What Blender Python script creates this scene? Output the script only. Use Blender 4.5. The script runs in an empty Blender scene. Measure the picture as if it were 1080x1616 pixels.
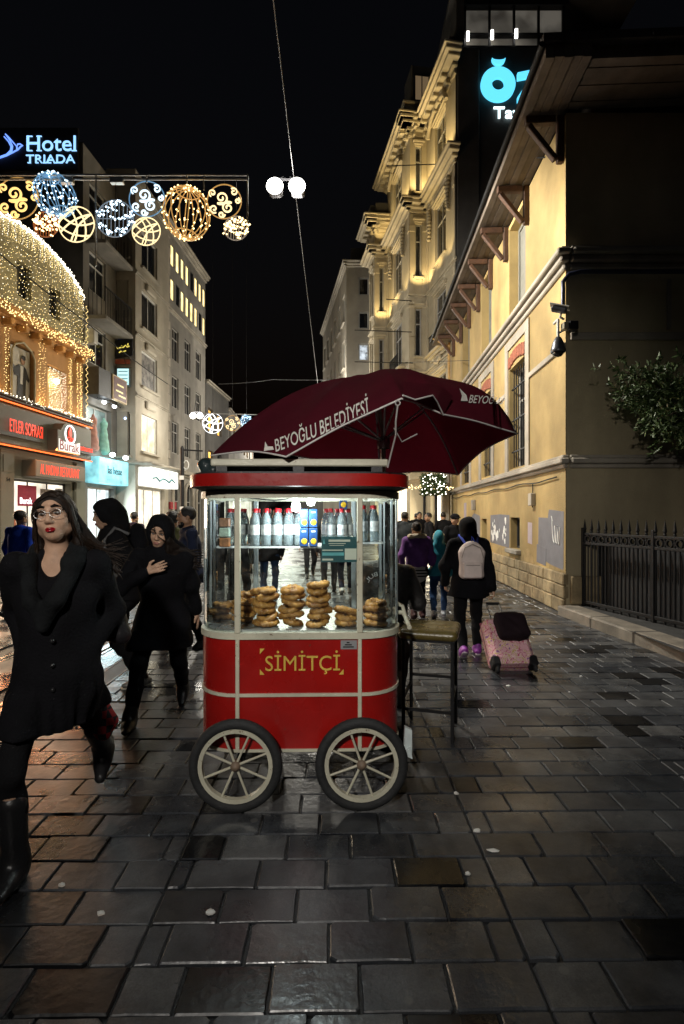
import bpy, bmesh, math, random
import numpy as np
from mathutils import Vector, Matrix
from mathutils.bvhtree import BVHTree

random.seed(7)
RNG = np.random.default_rng(7)
R = math.radians
sc = bpy.context.scene
COL = sc.collection

# ------------------------------------------------------------------ camera
F_PX, CX, CY, CAM_H = 820.0, 540.0, 813.0, 1.6
cam_d = bpy.data.cameras.new('camera')
cam_d.sensor_fit = 'VERTICAL'; cam_d.sensor_height = 36.0; cam_d.sensor_width = 24.06
cam_d.lens = F_PX / 1616.0 * 36.0
cam_d.shift_y = 5.0 / 1616.0
cam_d.clip_start = 0.05; cam_d.clip_end = 800
cam = bpy.data.objects.new('camera', cam_d)
cam.location = (0, 0, CAM_H); cam.rotation_euler = (R(90), 0, 0)
COL.objects.link(cam); sc.camera = cam

# ------------------------------------------------------------------ world and night light
w = bpy.data.worlds.new('World'); sc.world = w; w.use_nodes = True
nt = w.node_tree
bg = nt.nodes['Background']
sky = nt.nodes.new('ShaderNodeTexSky'); sky.sky_type = 'NISHITA'; sky.sun_disc = False
sky.sun_elevation = R(-3.0); sky.sun_rotation = R(160); sky.air_density = 1.2; sky.dust_density = 1.5
nt.links.new(sky.outputs[0], bg.inputs['Color']); bg.inputs['Strength'].default_value = 0.05
moon_d = bpy.data.lights.new('night_sun', 'SUN'); moon_d.energy = 0.010; moon_d.angle = R(12); moon_d.color = (0.8, 0.87, 1.0)
moon = bpy.data.objects.new('night_sun', moon_d); moon.rotation_euler = (R(42), 0, R(-20)); COL.objects.link(moon)
sc.view_settings.view_transform = 'Standard'; sc.view_settings.look = 'None'
sc.view_settings.exposure = 0.0; sc.view_settings.gamma = 1.0; sc.view_settings.use_curve_mapping = False
sc.render.engine = 'CYCLES'
sc.cycles.use_denoising = True
try:
    sc.cycles.denoiser = 'OPENIMAGEDENOISE'; sc.cycles.denoising_input_passes = 'RGB_ALBEDO_NORMAL'
except Exception: pass
sc.cycles.max_bounces = 7; sc.cycles.diffuse_bounces = 2; sc.cycles.glossy_bounces = 3
sc.cycles.transmission_bounces = 6; sc.cycles.transparent_max_bounces = 16
sc.cycles.sample_clamp_indirect = 2.5; sc.cycles.sample_clamp_direct = 10.0
sc.cycles.caustics_reflective = False; sc.cycles.caustics_refractive = False
sc.cycles.use_light_tree = True

def at(px, py, Y):
    """a point of the place at distance Y that shows at photograph pixel px, py"""
    return Vector(((px - CX) / F_PX * Y, Y, CAM_H - (py - CY) / F_PX * Y))
def gnd(px, py, z=0.0):
    return at(px, py, F_PX * (CAM_H - z) / (py - CY))

# ------------------------------------------------------------------ materials
MATS = {}
def pm(name, col, rough=0.6, var=0.18, scale=6.0, bump=0.08, bscale=40.0, metal=0.0, spec=0.5, coat=0.0,
       rvar=0.0, emit=None, estr=0.0, sheen=0.0, trans=0.0, col2=None, dirt=0.0):
    if name in MATS: return MATS[name]
    m = bpy.data.materials.new(name); m.use_nodes = True; n = m.node_tree; L = n.links
    b = n.nodes['Principled BSDF']
    tc = n.nodes.new('ShaderNodeTexCoord')
    nz = n.nodes.new('ShaderNodeTexNoise'); nz.inputs['Scale'].default_value = scale
    nz.inputs['Detail'].default_value = 5; nz.inputs['Roughness'].default_value = 0.6
    L.new(tc.outputs['Object'], nz.inputs['Vector'])
    rp = n.nodes.new('ShaderNodeValToRGB')
    a = [max(0, c * (1 - var)) for c in col[:3]] + [1]
    c2 = col2 if col2 else [min(1, c * (1 + var)) for c in col[:3]]
    rp.color_ramp.elements[0].position = 0.32; rp.color_ramp.elements[0].color = a
    rp.color_ramp.elements[1].position = 0.68; rp.color_ramp.elements[1].color = list(c2[:3]) + [1]
    L.new(nz.outputs['Fac'], rp.inputs['Fac'])
    out = rp.outputs['Color']
    if dirt > 0:
        nd = n.nodes.new('ShaderNodeTexNoise'); nd.inputs['Scale'].default_value = scale * 0.35; nd.inputs['Detail'].default_value = 8
        mp = n.nodes.new('ShaderNodeMapping'); mp.inputs['Scale'].default_value = (1, 1, 0.3)
        L.new(tc.outputs['Object'], mp.inputs['Vector']); L.new(mp.outputs['Vector'], nd.inputs['Vector'])
        r2 = n.nodes.new('ShaderNodeValToRGB')
        r2.color_ramp.elements[0].position = 0.42; r2.color_ramp.elements[0].color = (1 - dirt,) * 3 + (1,)
        r2.color_ramp.elements[1].position = 0.62; r2.color_ramp.elements[1].color = (1, 1, 1, 1)
        L.new(nd.outputs['Fac'], r2.inputs['Fac'])
        mx = n.nodes.new('ShaderNodeMix'); mx.data_type = 'RGBA'; mx.blend_type = 'MULTIPLY'; mx.inputs[0].default_value = 1.0
        L.new(out, mx.inputs[6]); L.new(r2.outputs['Color'], mx.inputs[7]); out = mx.outputs[2]
    L.new(out, b.inputs['Base Color'])
    b.inputs['Roughness'].default_value = rough; b.inputs['Metallic'].default_value = metal
    b.inputs['Specular IOR Level'].default_value = spec
    if coat: b.inputs['Coat Weight'].default_value = coat; b.inputs['Coat Roughness'].default_value = 0.15
    if sheen: b.inputs['Sheen Weight'].default_value = sheen
    if trans: b.inputs['Transmission Weight'].default_value = trans
    if rvar:
        mr = n.nodes.new('ShaderNodeMapRange'); mr.inputs[1].default_value = 0.3; mr.inputs[2].default_value = 0.7
        mr.inputs[3].default_value = max(0.03, rough - rvar); mr.inputs[4].default_value = min(1, rough + rvar)
        n3 = n.nodes.new('ShaderNodeTexNoise'); n3.inputs['Scale'].default_value = scale * 1.7; n3.inputs['Detail'].default_value = 6
        L.new(tc.outputs['Object'], n3.inputs['Vector']); L.new(n3.outputs['Fac'], mr.inputs[0]); L.new(mr.outputs[0], b.inputs['Roughness'])
    if bump:
        n2 = n.nodes.new('ShaderNodeTexNoise'); n2.inputs['Scale'].default_value = bscale; n2.inputs['Detail'].default_value = 4
        L.new(tc.outputs['Object'], n2.inputs['Vector'])
        bp = n.nodes.new('ShaderNodeBump'); bp.inputs['Strength'].default_value = bump; bp.inputs['Distance'].default_value = 0.02
        L.new(n2.outputs['Fac'], bp.inputs['Height']); L.new(bp.outputs['Normal'], b.inputs['Normal'])
    if emit is not None:
        b.inputs['Emission Color'].default_value = list(emit[:3]) + [1]; b.inputs['Emission Strength'].default_value = estr
    MATS[name] = m
    return m
def em(name, col, strength, sampled=False, mottled=0.0, scale=3.0):
    """something that gives off light: neon, bulbs, lightboxes, lit rooms"""
    if name in MATS: return MATS[name]
    m = bpy.data.materials.new(name); m.use_nodes = True; n = m.node_tree; L = n.links
    b = n.nodes['Principled BSDF']; b.inputs['Base Color'].default_value = [c * .5 for c in col[:3]] + [1]
    b.inputs['Roughness'].default_value = 0.4
    b.inputs['Emission Color'].default_value = list(col[:3]) + [1]; b.inputs['Emission Strength'].default_value = strength
    if mottled:
        tc = n.nodes.new('ShaderNodeTexCoord'); nz = n.nodes.new('ShaderNodeTexNoise'); nz.inputs['Scale'].default_value = scale
        nz.inputs['Detail'].default_value = 4
        L.new(tc.outputs['Object'], nz.inputs['Vector'])
        mr = n.nodes.new('ShaderNodeMapRange'); mr.inputs[1].default_value = .35; mr.inputs[2].default_value = .65
        mr.inputs[3].default_value = strength * (1 - mottled); mr.inputs[4].default_value = strength * (1 + mottled)
        L.new(nz.outputs['Fac'], mr.inputs[0]); L.new(mr.outputs[0], b.inputs['Emission Strength'])
    m.cycles.emission_sampling = 'AUTO' if sampled else 'NONE'
    MATS[name] = m
    return m
def glass(name, col=(0.9, 0.97, 0.95), alpha_mix=0.10, rough=0.02):
    if name in MATS: return MATS[name]
    m = bpy.data.materials.new(name); m.use_nodes = True; n = m.node_tree; L = n.links
    for x in list(n.nodes): n.nodes.remove(x)
    o = n.nodes.new('ShaderNodeOutputMaterial'); t = n.nodes.new('ShaderNodeBsdfTransparent'); g = n.nodes.new('ShaderNodeBsdfGlossy')
    t.inputs['Color'].default_value = list(col) + [1]; g.inputs['Roughness'].default_value = rough
    g.inputs['Color'].default_value = (1, 1, 1, 1)
    lw = n.nodes.new('ShaderNodeFresnel'); lw.inputs['IOR'].default_value = 1.45
    nz = n.nodes.new('ShaderNodeTexNoise'); nz.inputs['Scale'].default_value = 9
    ad = n.nodes.new('ShaderNodeMath'); ad.operation = 'MULTIPLY_ADD'; ad.inputs[1].default_value = 1.0; ad.inputs[2].default_value = alpha_mix * .3
    mx = n.nodes.new('ShaderNodeMixShader'); L.new(lw.outputs[0], ad.inputs[0]); L.new(ad.outputs[0], mx.inputs[0])
    tc = n.nodes.new('ShaderNodeTexCoord'); nz.inputs['Scale'].default_value = 7; nz.inputs['Detail'].default_value = 8; nz.inputs['Distortion'].default_value = .8; L.new(tc.outputs['Object'], nz.inputs['Vector'])
    mr = n.nodes.new('ShaderNodeMapRange'); mr.inputs[1].default_value = .48; mr.inputs[2].default_value = .75; mr.inputs[3].default_value = .004; mr.inputs[4].default_value = .075; L.new(nz.outputs['Fac'], mr.inputs[0])
    df = n.nodes.new('ShaderNodeBsdfDiffuse'); df.inputs['Color'].default_value = (.6, .62, .6, 1); m2 = n.nodes.new('ShaderNodeMixShader')
    L.new(t.outputs[0], mx.inputs[1]); L.new(g.outputs[0], mx.inputs[2]); L.new(mr.outputs[0], m2.inputs[0]); L.new(mx.outputs[0], m2.inputs[1]); L.new(df.outputs[0], m2.inputs[2]); L.new(m2.outputs[0], o.inputs[0])
    MATS[name] = m
    return m

# ------------------------------------------------------------------ mesh helpers
class MB:
    def __init__(s): s.v = []; s.f = []; s.mi = []; s.sm = []
    def add(s, vs, fs, mi=0, smooth=False):
        o = len(s.v); s.v.extend([tuple(x) for x in vs])
        for f in fs: s.f.append([i + o for i in f]); s.mi.append(mi); s.sm.append(smooth)
        return s
    def quad(s, a, b, c, d, mi=0): return s.add([a, b, c, d], [(0, 1, 2, 3)], mi)
    def box(s, x0, x1, y0, y1, z0, z1, bev=0.0, M=None, mi=0):
        if x1 < x0: x0, x1 = x1, x0
        if y1 < y0: y0, y1 = y1, y0
        if z1 < z0: z0, z1 = z1, z0
        if bev <= 0:
            vs = [(x, y, z) for z in (z0, z1) for y in (y0, y1) for x in (x0, x1)]
            fs = [(0, 2, 3, 1), (4, 5, 7, 6), (0, 1, 5, 4), (2, 6, 7, 3), (0, 4, 6, 2), (1, 3, 7, 5)]
        else:
            b = min(bev, (x1 - x0) * .45, (y1 - y0) * .45, (z1 - z0) * .45)
            vs = []; idx = {}
            for i in (0, 1):
                for j in (0, 1):
                    for k in (0, 1):
                        X = (x0, x1)[i]; Yv = (y0, y1)[j]; Z = (z0, z1)[k]
                        sx, sy, sz = (1, -1)[i], (1, -1)[j], (1, -1)[k]
                        idx[i, j, k, 0] = len(vs); vs.append((X, Yv + sy * b, Z + sz * b))
                        idx[i, j, k, 1] = len(vs); vs.append((X + sx * b, Yv, Z + sz * b))
                        idx[i, j, k, 2] = len(vs); vs.append((X + sx * b, Yv + sy * b, Z))
            fs = []
            def q(l, flip): fs.append(tuple(l[::-1]) if flip else tuple(l))
            for i in (0, 1):
                q([idx[i, 0, 0, 0], idx[i, 1, 0, 0], idx[i, 1, 1, 0], idx[i, 0, 1, 0]], i == 0)
                q([idx[0, i, 0, 1], idx[1, i, 0, 1], idx[1, i, 1, 1], idx[0, i, 1, 1]], i == 1)
                q([idx[0, 0, i, 2], idx[1, 0, i, 2], idx[1, 1, i, 2], idx[0, 1, i, 2]], i == 0)
            for i in (0, 1):
                for j in (0, 1):
                    q([idx[i, j, 0, 0], idx[i, j, 1, 0], idx[i, j, 1, 1], idx[i, j, 0, 1]], (i ^ j) == 0)
                    q([idx[i, 0, j, 0], idx[i, 1, j, 0], idx[i, 1, j, 2], idx[i, 0, j, 2]], (i ^ j) == 1)
                    q([idx[0, i, j, 1], idx[1, i, j, 1], idx[1, i, j, 2], idx[0, i, j, 2]], (i ^ j) == 0)
            for i in (0, 1):
                for j in (0, 1):
                    for k in (0, 1):
                        q([idx[i, j, k, 0], idx[i, j, k, 1], idx[i, j, k, 2]], (i + j + k) % 2 == 1)
        if M is not None: vs = [tuple(M @ Vector(v)) for v in vs]
        return s.add(vs, fs, mi)
    def tube(s, pts, rad, n=8, caps=True, mi=0, smooth=True, closed=False):
        pts = [Vector(p) for p in pts]
        if not hasattr(rad, '__len__'): rad = [rad] * len(pts)
        N = len(pts); rings = []
        up = Vector((0, 0, 1)); prev = None
        for i, p in enumerate(pts):
            if closed: t = pts[(i + 1) % N] - pts[i - 1]
            else: t = pts[min(i + 1, N - 1)] - pts[max(i - 1, 0)]
            if t.length < 1e-9: t = Vector((0, 0, 1))
            t.normalize()
            if prev is None:
                a = t.cross(up)
                if a.length < 1e-3: a = t.cross(Vector((1, 0, 0)))
                a.normalize()
            else:
                a = prev - t * prev.dot(t)
                if a.length < 1e-6: a = t.cross(up)
                a.normalize()
            prev = a; b = t.cross(a)
            rings.append([p + (a * math.cos(2 * math.pi * k / n) + b * math.sin(2 * math.pi * k / n)) * rad[i] for k in range(n)])
        vs = [v for r in rings for v in r]; fs = []
        for i in range(N if closed else N - 1):
            j = (i + 1) % N
            for k in range(n):
                fs.append((i * n + k, i * n + (k + 1) % n, j * n + (k + 1) % n, j * n + k))
        s.add(vs, fs, mi, smooth)
        if caps and not closed:
            s.add(rings[0], [tuple(range(n))[::-1]], mi); s.add(rings[-1], [tuple(range(n))], mi)
        return s
    def lathe(s, prof, n=20, M=None, mi=0, smooth=True):
        vs = []; fs = []
        for (r, z) in prof:
            for k in range(n):
                a = 2 * math.pi * k / n; vs.append(Vector((r * math.cos(a), r * math.sin(a), z)))
        for i in range(len(prof) - 1):
            for k in range(n):
                fs.append((i * n + k, i * n + (k + 1) % n, (i + 1) * n + (k + 1) % n, (i + 1) * n + k))
        if M is not None: vs = [M @ v for v in vs]
        return s.add(vs, fs, mi, smooth)
    def prism(s, poly, y0, y1, M=None, mi=0):
        """polygon in x,z extruded along y (poly counter-clockwise seen from -y)"""
        n = len(poly); vs = [Vector((x, y0, z)) for x, z in poly] + [Vector((x, y1, z)) for x, z in poly]
        fs = [tuple(range(n)), tuple(range(2 * n - 1, n - 1, -1))]
        for i in range(n): j = (i + 1) % n; fs.append((i, i + n, j + n, j))
        if M is not None: vs = [M @ v for v in vs]
        return s.add(vs, fs, mi)
    def ball(s, c, r, nu=10, nv=6, mi=0, M=None):
        if not hasattr(r, '__len__'): r = (r, r, r)
        prof = []; vs = []; fs = []
        for i in range(nv + 1):
            ph = math.pi * i / nv - math.pi / 2
            for k in range(nu):
                a = 2 * math.pi * k / nu
                p = Vector((r[0] * math.cos(ph) * math.cos(a), r[1] * math.cos(ph) * math.sin(a), r[2] * math.sin(ph)))
                if M is not None: p = M @ p
                vs.append(p + Vector(c))
        for i in range(nv):
            for k in range(nu):
                fs.append((i * nu + k, i * nu + (k + 1) % nu, (i + 1) * nu + (k + 1) % nu, (i + 1) * nu + k))
        return s.add(vs, fs, mi, True)
    def octa(s, c, r, mi=0):
        x, y, z = c
        return s.add([(x + r, y, z), (x - r, y, z), (x, y + r, z), (x, y - r, z), (x, y, z + r), (x, y, z - r)],
                     [(0, 2, 4), (2, 1, 4), (1, 3, 4), (3, 0, 4), (2, 0, 5), (1, 2, 5), (3, 1, 5), (0, 3, 5)], mi)
    def mesh(s, name, mats):
        me = bpy.data.meshes.new(name); me.from_pydata(s.v, [], s.f)
        if not isinstance(mats, (list, tuple)): mats = [mats]
        for m in mats: me.materials.append(m)
        if len(s.f):
            me.polygons.foreach_set('material_index', s.mi); me.polygons.foreach_set('use_smooth', s.sm)
        me.update(); return me
    def build(s, name, mats, parent=None, **kw):
        return ob(name, s.mesh(name, mats), parent, **kw)
def ob(name, data, parent=None, loc=None, rot=None, M=None):
    o = bpy.data.objects.new(name, data); COL.objects.link(o)
    if parent is not None: o.parent = parent
    if M is not None: o.matrix_local = M
    if loc is not None: o.location = loc
    if rot is not None: o.rotation_euler = rot
    return o
def tag(o, label=None, cat=None, group=None, kind=None):
    if label: o['label'] = label
    if cat: o['category'] = cat
    if group: o['group'] = group
    if kind: o['kind'] = kind
    return o
def thing(name, label, cat, loc=(0, 0, 0), M=None, group=None):
    o = bpy.data.objects.new(name, None); COL.objects.link(o); o.empty_display_size = 0.2
    if M is not None: o.matrix_world = M
    else: o.location = loc
    return tag(o, label, cat, group)
def facade_frame(p0, direction):
    """local x along the wall to the right as seen from the street, y into the wall, z up"""
    x = Vector((direction[0], direction[1], 0)).normalized(); z = Vector((0, 0, 1)); y = z.cross(x)
    return Matrix(((x.x, y.x, z.x, p0[0]), (x.y, y.y, z.y, p0[1]), (x.z, y.z, z.z, p0[2] if len(p0) > 2 else 0), (0, 0, 0, 1)))
def wall_sheet(mb, L, H, openings, depth=0.22, y=0.0, z0=0.0, x0=0.0, mi=0, mir=None):
    """front wall from x0 to x0+L with recessed openings (ox0, ox1, oz0, oz1)"""
    xs = sorted(set([x0, x0 + L] + [v for o in openings for v in o[:2]])); zs = sorted(set([z0, H] + [v for o in openings for v in o[2:4]]))
    xs = [v for v in xs if x0 - 1e-6 <= v <= x0 + L + 1e-6]; zs = [v for v in zs if z0 - 1e-6 <= v <= H + 1e-6]
    for i in range(len(xs) - 1):
        for j in range(len(zs) - 1):
            cx, cz = (xs[i] + xs[i + 1]) / 2, (zs[j] + zs[j + 1]) / 2
            if any(o[0] < cx < o[1] and o[2] < cz < o[3] for o in openings): continue
            mb.quad((xs[i], y, zs[j]), (xs[i + 1], y, zs[j]), (xs[i + 1], y, zs[j + 1]), (xs[i], y, zs[j + 1]), mi)
    mir = mi if mir is None else mir
    for a, b, c, d in [o[:4] for o in openings]:
        e = y + depth
        mb.quad((a, y, c), (a, e, c), (b, e, c), (b, y, c), mir); mb.quad((a, y, d), (b, y, d), (b, e, d), (a, e, d), mir)
        mb.quad((a, y, c), (a, y, d), (a, e, d), (a, e, c), mir); mb.quad((b, y, c), (b, e, c), (b, e, d), (b, y, d), mir)
    return mb

# ------------------------------------------------------------------ lettering (all made in one go)
TEXT = {}
def make_texts(lst):
    obs = []
    for s, bold in lst:
        c = bpy.data.curves.new('lettering', 'FONT'); c.body = s; c.size = 1.0; c.align_x = 'LEFT'; c.offset = 0.006 * bold
        c.resolution_u = 4
        o = bpy.data.objects.new('lettering', c); COL.objects.link(o); obs.append((s, bold, o))
    bpy.context.view_layer.update(); dg = bpy.context.evaluated_depsgraph_get()
    for s, bold, o in obs:
        me = bpy.data.meshes.new_from_object(o.evaluated_get(dg))
        v = np.empty(len(me.vertices) * 3); me.vertices.foreach_get('co', v); v = v.reshape(-1, 3)[:, :2]
        f = [tuple(p.vertices) for p in me.polygons]
        mn, mx = v.min(0), v.max(0)
        TEXT[s, bold] = ((v - mn) / (mx - mn), f, (mx - mn)[0] / (mx - mn)[1])
        bpy.data.meshes.remove(me); c = o.data; bpy.data.objects.remove(o); bpy.data.curves.remove(c)
def text_to(mb, s, x0, x1, z0, z1, y=0.0, thick=0.02, bold=1, mi=0, fn=None):
    """letters filling the rectangle x0..x1, z0..z1 on plane y (front towards -y), with a little depth"""
    v, f, _ = TEXT[s, bold]
    P = [(x0 + a * (x1 - x0), y, z0 + b * (z1 - z0)) for a, b in v]
    mb.add(P, f, mi)
    if thick:
        ed = {}
        for q in f:
            for i in range(len(q)):
                k = (q[i], q[(i + 1) % len(q)]); ed[k] = ed.get(k, 0) + 1
        for (a, b) in list(ed):
            if (b, a) not in ed:
                A, B = P[a], P[b]
                mb.add([A, B, (B[0], y + thick, B[2]), (A[0], y + thick, A[2])], [(0, 3, 2, 1)], mi)
    return mb
make_texts([('BEYOĞLU BELEDİYESİ', 1), ('BEYOĞLU', 1), ('SİMİTÇİ', 0), ('Hotel', 0), ('TRIADA', 0), ('AL MADINA RESTAURANT', 0),
            ('ETLER SOFRASI', 0), ('Burak', 1), ('CZN', 1), ('54', 1), ('ÖZ', 1), ('Tav', 1), ('restaurant', 1), ('las hesse', 1), ('SU', 1), ('ISTANBUL', 1), ('lezzet', 1)])
# ------------------------------------------------------------------ organic forms: distance fields meshed with surface nets
def snets(F, org, h):
    S = F < 0
    nx, ny, nz = F.shape
    c = np.zeros((nx - 1, ny - 1, nz - 1), np.int8)
    for i in (0, 1):
        for j in (0, 1):
            for k in (0, 1): c += S[i:nx - 1 + i, j:ny - 1 + j, k:nz - 1 + k]
    act = (c > 0) & (c < 8)
    I = np.argwhere(act)
    if len(I) == 0: return np.zeros((0, 3)), np.zeros((0, 4), int)
    vid = np.full(act.shape, -1, np.int64); vid[act] = np.arange(len(I))
    corner = np.array([(a, b, d) for a in (0, 1) for b in (0, 1) for d in (0, 1)])
    val = np.stack([F[I[:, 0] + q[0], I[:, 1] + q[1], I[:, 2] + q[2]] for q in corner], 1)
    acc = np.zeros((len(I), 3)); cnt = np.zeros(len(I))
    for a in range(8):
        for b in range(a + 1, 8):
            if np.abs(corner[a] - corner[b]).sum() != 1: continue
            va, vb = val[:, a], val[:, b]; m = (va < 0) != (vb < 0)
            t = np.where(m, va / np.where(m, va - vb, 1), 0)
            p = corner[a] + t[:, None] * (corner[b] - corner[a])
            acc[m] += p[m]; cnt[m] += 1
    V = (I + acc / cnt[:, None]) * h + org
    Q = []
    for ax in range(3):
        sl0 = [slice(None)] * 3; sl1 = [slice(None)] * 3
        sl0[ax] = slice(0, -1); sl1[ax] = slice(1, None)
        s0, s1 = S[tuple(sl0)], S[tuple(sl1)]
        E = np.argwhere(s0 != s1)
        b, d = [(1, 2), (2, 0), (0, 1)][ax]
        ok = (E[:, b] > 0) & (E[:, d] > 0) & (E[:, b] < F.shape[b] - 1) & (E[:, d] < F.shape[d] - 1); E = E[ok]
        fl = s0[tuple(E.T)]
        def g(db, dd):
            X = E.copy(); X[:, b] -= db; X[:, d] -= dd; return vid[tuple(X.T)]
        q = np.stack([g(1, 1), g(0, 1), g(0, 0), g(1, 0)], 1)
        q[~fl] = q[~fl][:, ::-1]
        Q.append(q)
    return V, np.concatenate(Q)
class SDF:
    """a soft union of limbs, bellies and folds in metres"""
    def __init__(s, h): s.h = h; s.ops = []
    def cap(s, a, b, ra, rb, k=0.03, sq=None, neg=False):
        a = np.array(a, float); b = np.array(b, float); m = max(ra, rb)
        lo = np.minimum(a, b) - m; hi = np.maximum(a, b) + m
        s.ops.append(('c', lo, hi, (a, b, ra, rb, sq), k, neg)); return s
    def ell(s, c, r, Rm=None, k=0.03, neg=False):
        c = np.array(c, float); r = np.array(r, float); m = r.max()
        s.ops.append(('e', c - m, c + m, (c, r, None if Rm is None else np.array(Rm, float)), k, neg)); return s
    def rbox(s, c, hf, Rm, r=.02, k=0.02, neg=False):
        c = np.array(c, float); hf = np.array(hf, float); m = np.linalg.norm(hf) + r
        s.ops.append(('b', c - m, c + m, (c, hf, np.array(Rm, float), r), k, neg)); return s
    def chain(s, pts, rad, k=0.02, sq=None):
        for i in range(len(pts) - 1): s.cap(pts[i], pts[i + 1], rad[i], rad[i + 1], k, sq)
        return s
    def run(s, wrinkle=0.0, wfreq=22.0, cut=None, smooth=0):
        pos = [o for o in s.ops if not o[5]]; h = s.h
        lo = np.min([o[1] for o in pos], 0) - 3 * h - 0.02; hi = np.max([o[2] for o in pos], 0) + 3 * h + 0.02
        n = np.ceil((hi - lo) / h).astype(int) + 1
        ax = [(lo[i] + h * np.arange(n[i])).astype(np.float32) for i in range(3)]
        F = np.full(n, 1.0, np.float32)
        for kind, l, u, prm, k, neg in s.ops:
            i0 = np.maximum(0, np.floor((l - k - 2 * h - lo) / h).astype(int)); i1 = np.minimum(n, np.ceil((u + k + 2 * h - lo) / h).astype(int) + 1)
            if (i1 <= i0).any(): continue
            X = ax[0][i0[0]:i1[0], None, None]; Y = ax[1][None, i0[1]:i1[1], None]; Z = ax[2][None, None, i0[2]:i1[2]]
            if kind == 'c':
                a, b, ra, rb, sq = prm; ba = b - a; L2 = max(ba @ ba, 1e-9)
                dx, dy, dz = X - a[0], Y - a[1], Z - a[2]
                t = np.clip((dx * ba[0] + dy * ba[1] + dz * ba[2]) / L2, 0, 1)
                ex, ey, ez = dx - t * ba[0], dy - t * ba[1], dz - t * ba[2]
                if sq is not None:
                    v, f = sq; g = (ex * v[0] + ey * v[1] + ez * v[2]) * (1 / f - 1)
                    ex, ey, ez = ex + g * v[0], ey + g * v[1], ez + g * v[2]
                d = np.sqrt(ex * ex + ey * ey + ez * ez) - (ra + t * (rb - ra))
                if sq is not None: d = d * (0.5 + 0.5 * sq[1])
            elif kind == 'b':
                c, hf, Rm, r = prm; dx, dy, dz = X - c[0], Y - c[1], Z - c[2]
                q = [np.abs(Rm[0, i] * dx + Rm[1, i] * dy + Rm[2, i] * dz) - (hf[i] - r) for i in range(3)]
                d = np.sqrt(sum(np.maximum(v, 0) ** 2 for v in q)) + np.minimum(np.maximum(np.maximum(q[0], q[1]), q[2]), 0) - r
            else:
                c, r, Rm = prm; dx, dy, dz = X - c[0], Y - c[1], Z - c[2]
                if Rm is not None:
                    dx, dy, dz = (Rm[0, 0] * dx + Rm[1, 0] * dy + Rm[2, 0] * dz, Rm[0, 1] * dx + Rm[1, 1] * dy + Rm[2, 1] * dz, Rm[0, 2] * dx + Rm[1, 2] * dy + Rm[2, 2] * dz)
                k0 = np.sqrt((dx / r[0]) ** 2 + (dy / r[1]) ** 2 + (dz / r[2]) ** 2)
                k1 = np.sqrt((dx / r[0] ** 2) ** 2 + (dy / r[1] ** 2) ** 2 + (dz / r[2] ** 2) ** 2)
                d = k0 * (k0 - 1) / np.maximum(k1, 1e-6)
            sub = F[i0[0]:i1[0], i0[1]:i1[1], i0[2]:i1[2]]
            if neg:
                e = np.maximum(k - np.abs(sub + d), 0) / k
                sub[...] = np.maximum(sub, -d) + e * e * k * 0.25
            else:
                e = np.maximum(k - np.abs(sub - d), 0) / k
                sub[...] = np.minimum(sub, d) - e * e * k * 0.25
        X = ax[0][:, None, None]; Y = ax[1][None, :, None]; Z = ax[2][None, None, :]
        if wrinkle:
            wq = wfreq
            F += wrinkle * (np.sin(wq * (Z + .35 * X) + 3 * np.sin(wq * .31 * (X + Y))) * np.sin(wq * .45 * X + 1.7 * np.sin(wq * .2 * Z)) +
                            .6 * np.sin(wq * .62 * (Z - .6 * Y) + 1.3 + 2 * np.sin(wq * .37 * Y)))
        if cut is not None: F = cut(F, X, Y, Z)
        F[0] = F[-1] = 1; F[:, 0] = F[:, -1] = 1; F[:, :, 0] = F[:, :, -1] = 1
        return snets(F, lo, h)
def net_obj(name, VQ, m, parent=None, loc=None):
    V, Q = VQ
    me = bpy.data.meshes.new(name)
    if loc is not None: V = V - np.array(loc)
    me.vertices.add(len(V)); me.vertices.foreach_set('co', np.asarray(V, np.float32).ravel())
    me.loops.add(len(Q) * 4); me.loops.foreach_set('vertex_index', Q.astype(np.int32).ravel())
    me.polygons.add(len(Q)); me.polygons.foreach_set('loop_start', np.arange(0, len(Q) * 4, 4, dtype=np.int32))
    me.polygons.foreach_set('use_smooth', np.ones(len(Q), bool))
    me.materials.append(m); me.update(calc_edges=True); me.validate()
    return ob(name, me, parent)
# ================================================================== LARGE STRUCTURE
FL = lambda Y: -9.65 + 0.0463 * Y          # left building line
FR = lambda Y: 3.227 + 0.0463 * Y          # right building line
DL = (0.0463, 1.0); DR = (-0.0463, -1.0)
PA = Vector((-12 / 820, 1, 0)).normalized(); PB = Vector((PA.y, -PA.x, 0))   # paving axes
YAW_P = math.atan2(-PA.x, PA.y)

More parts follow.
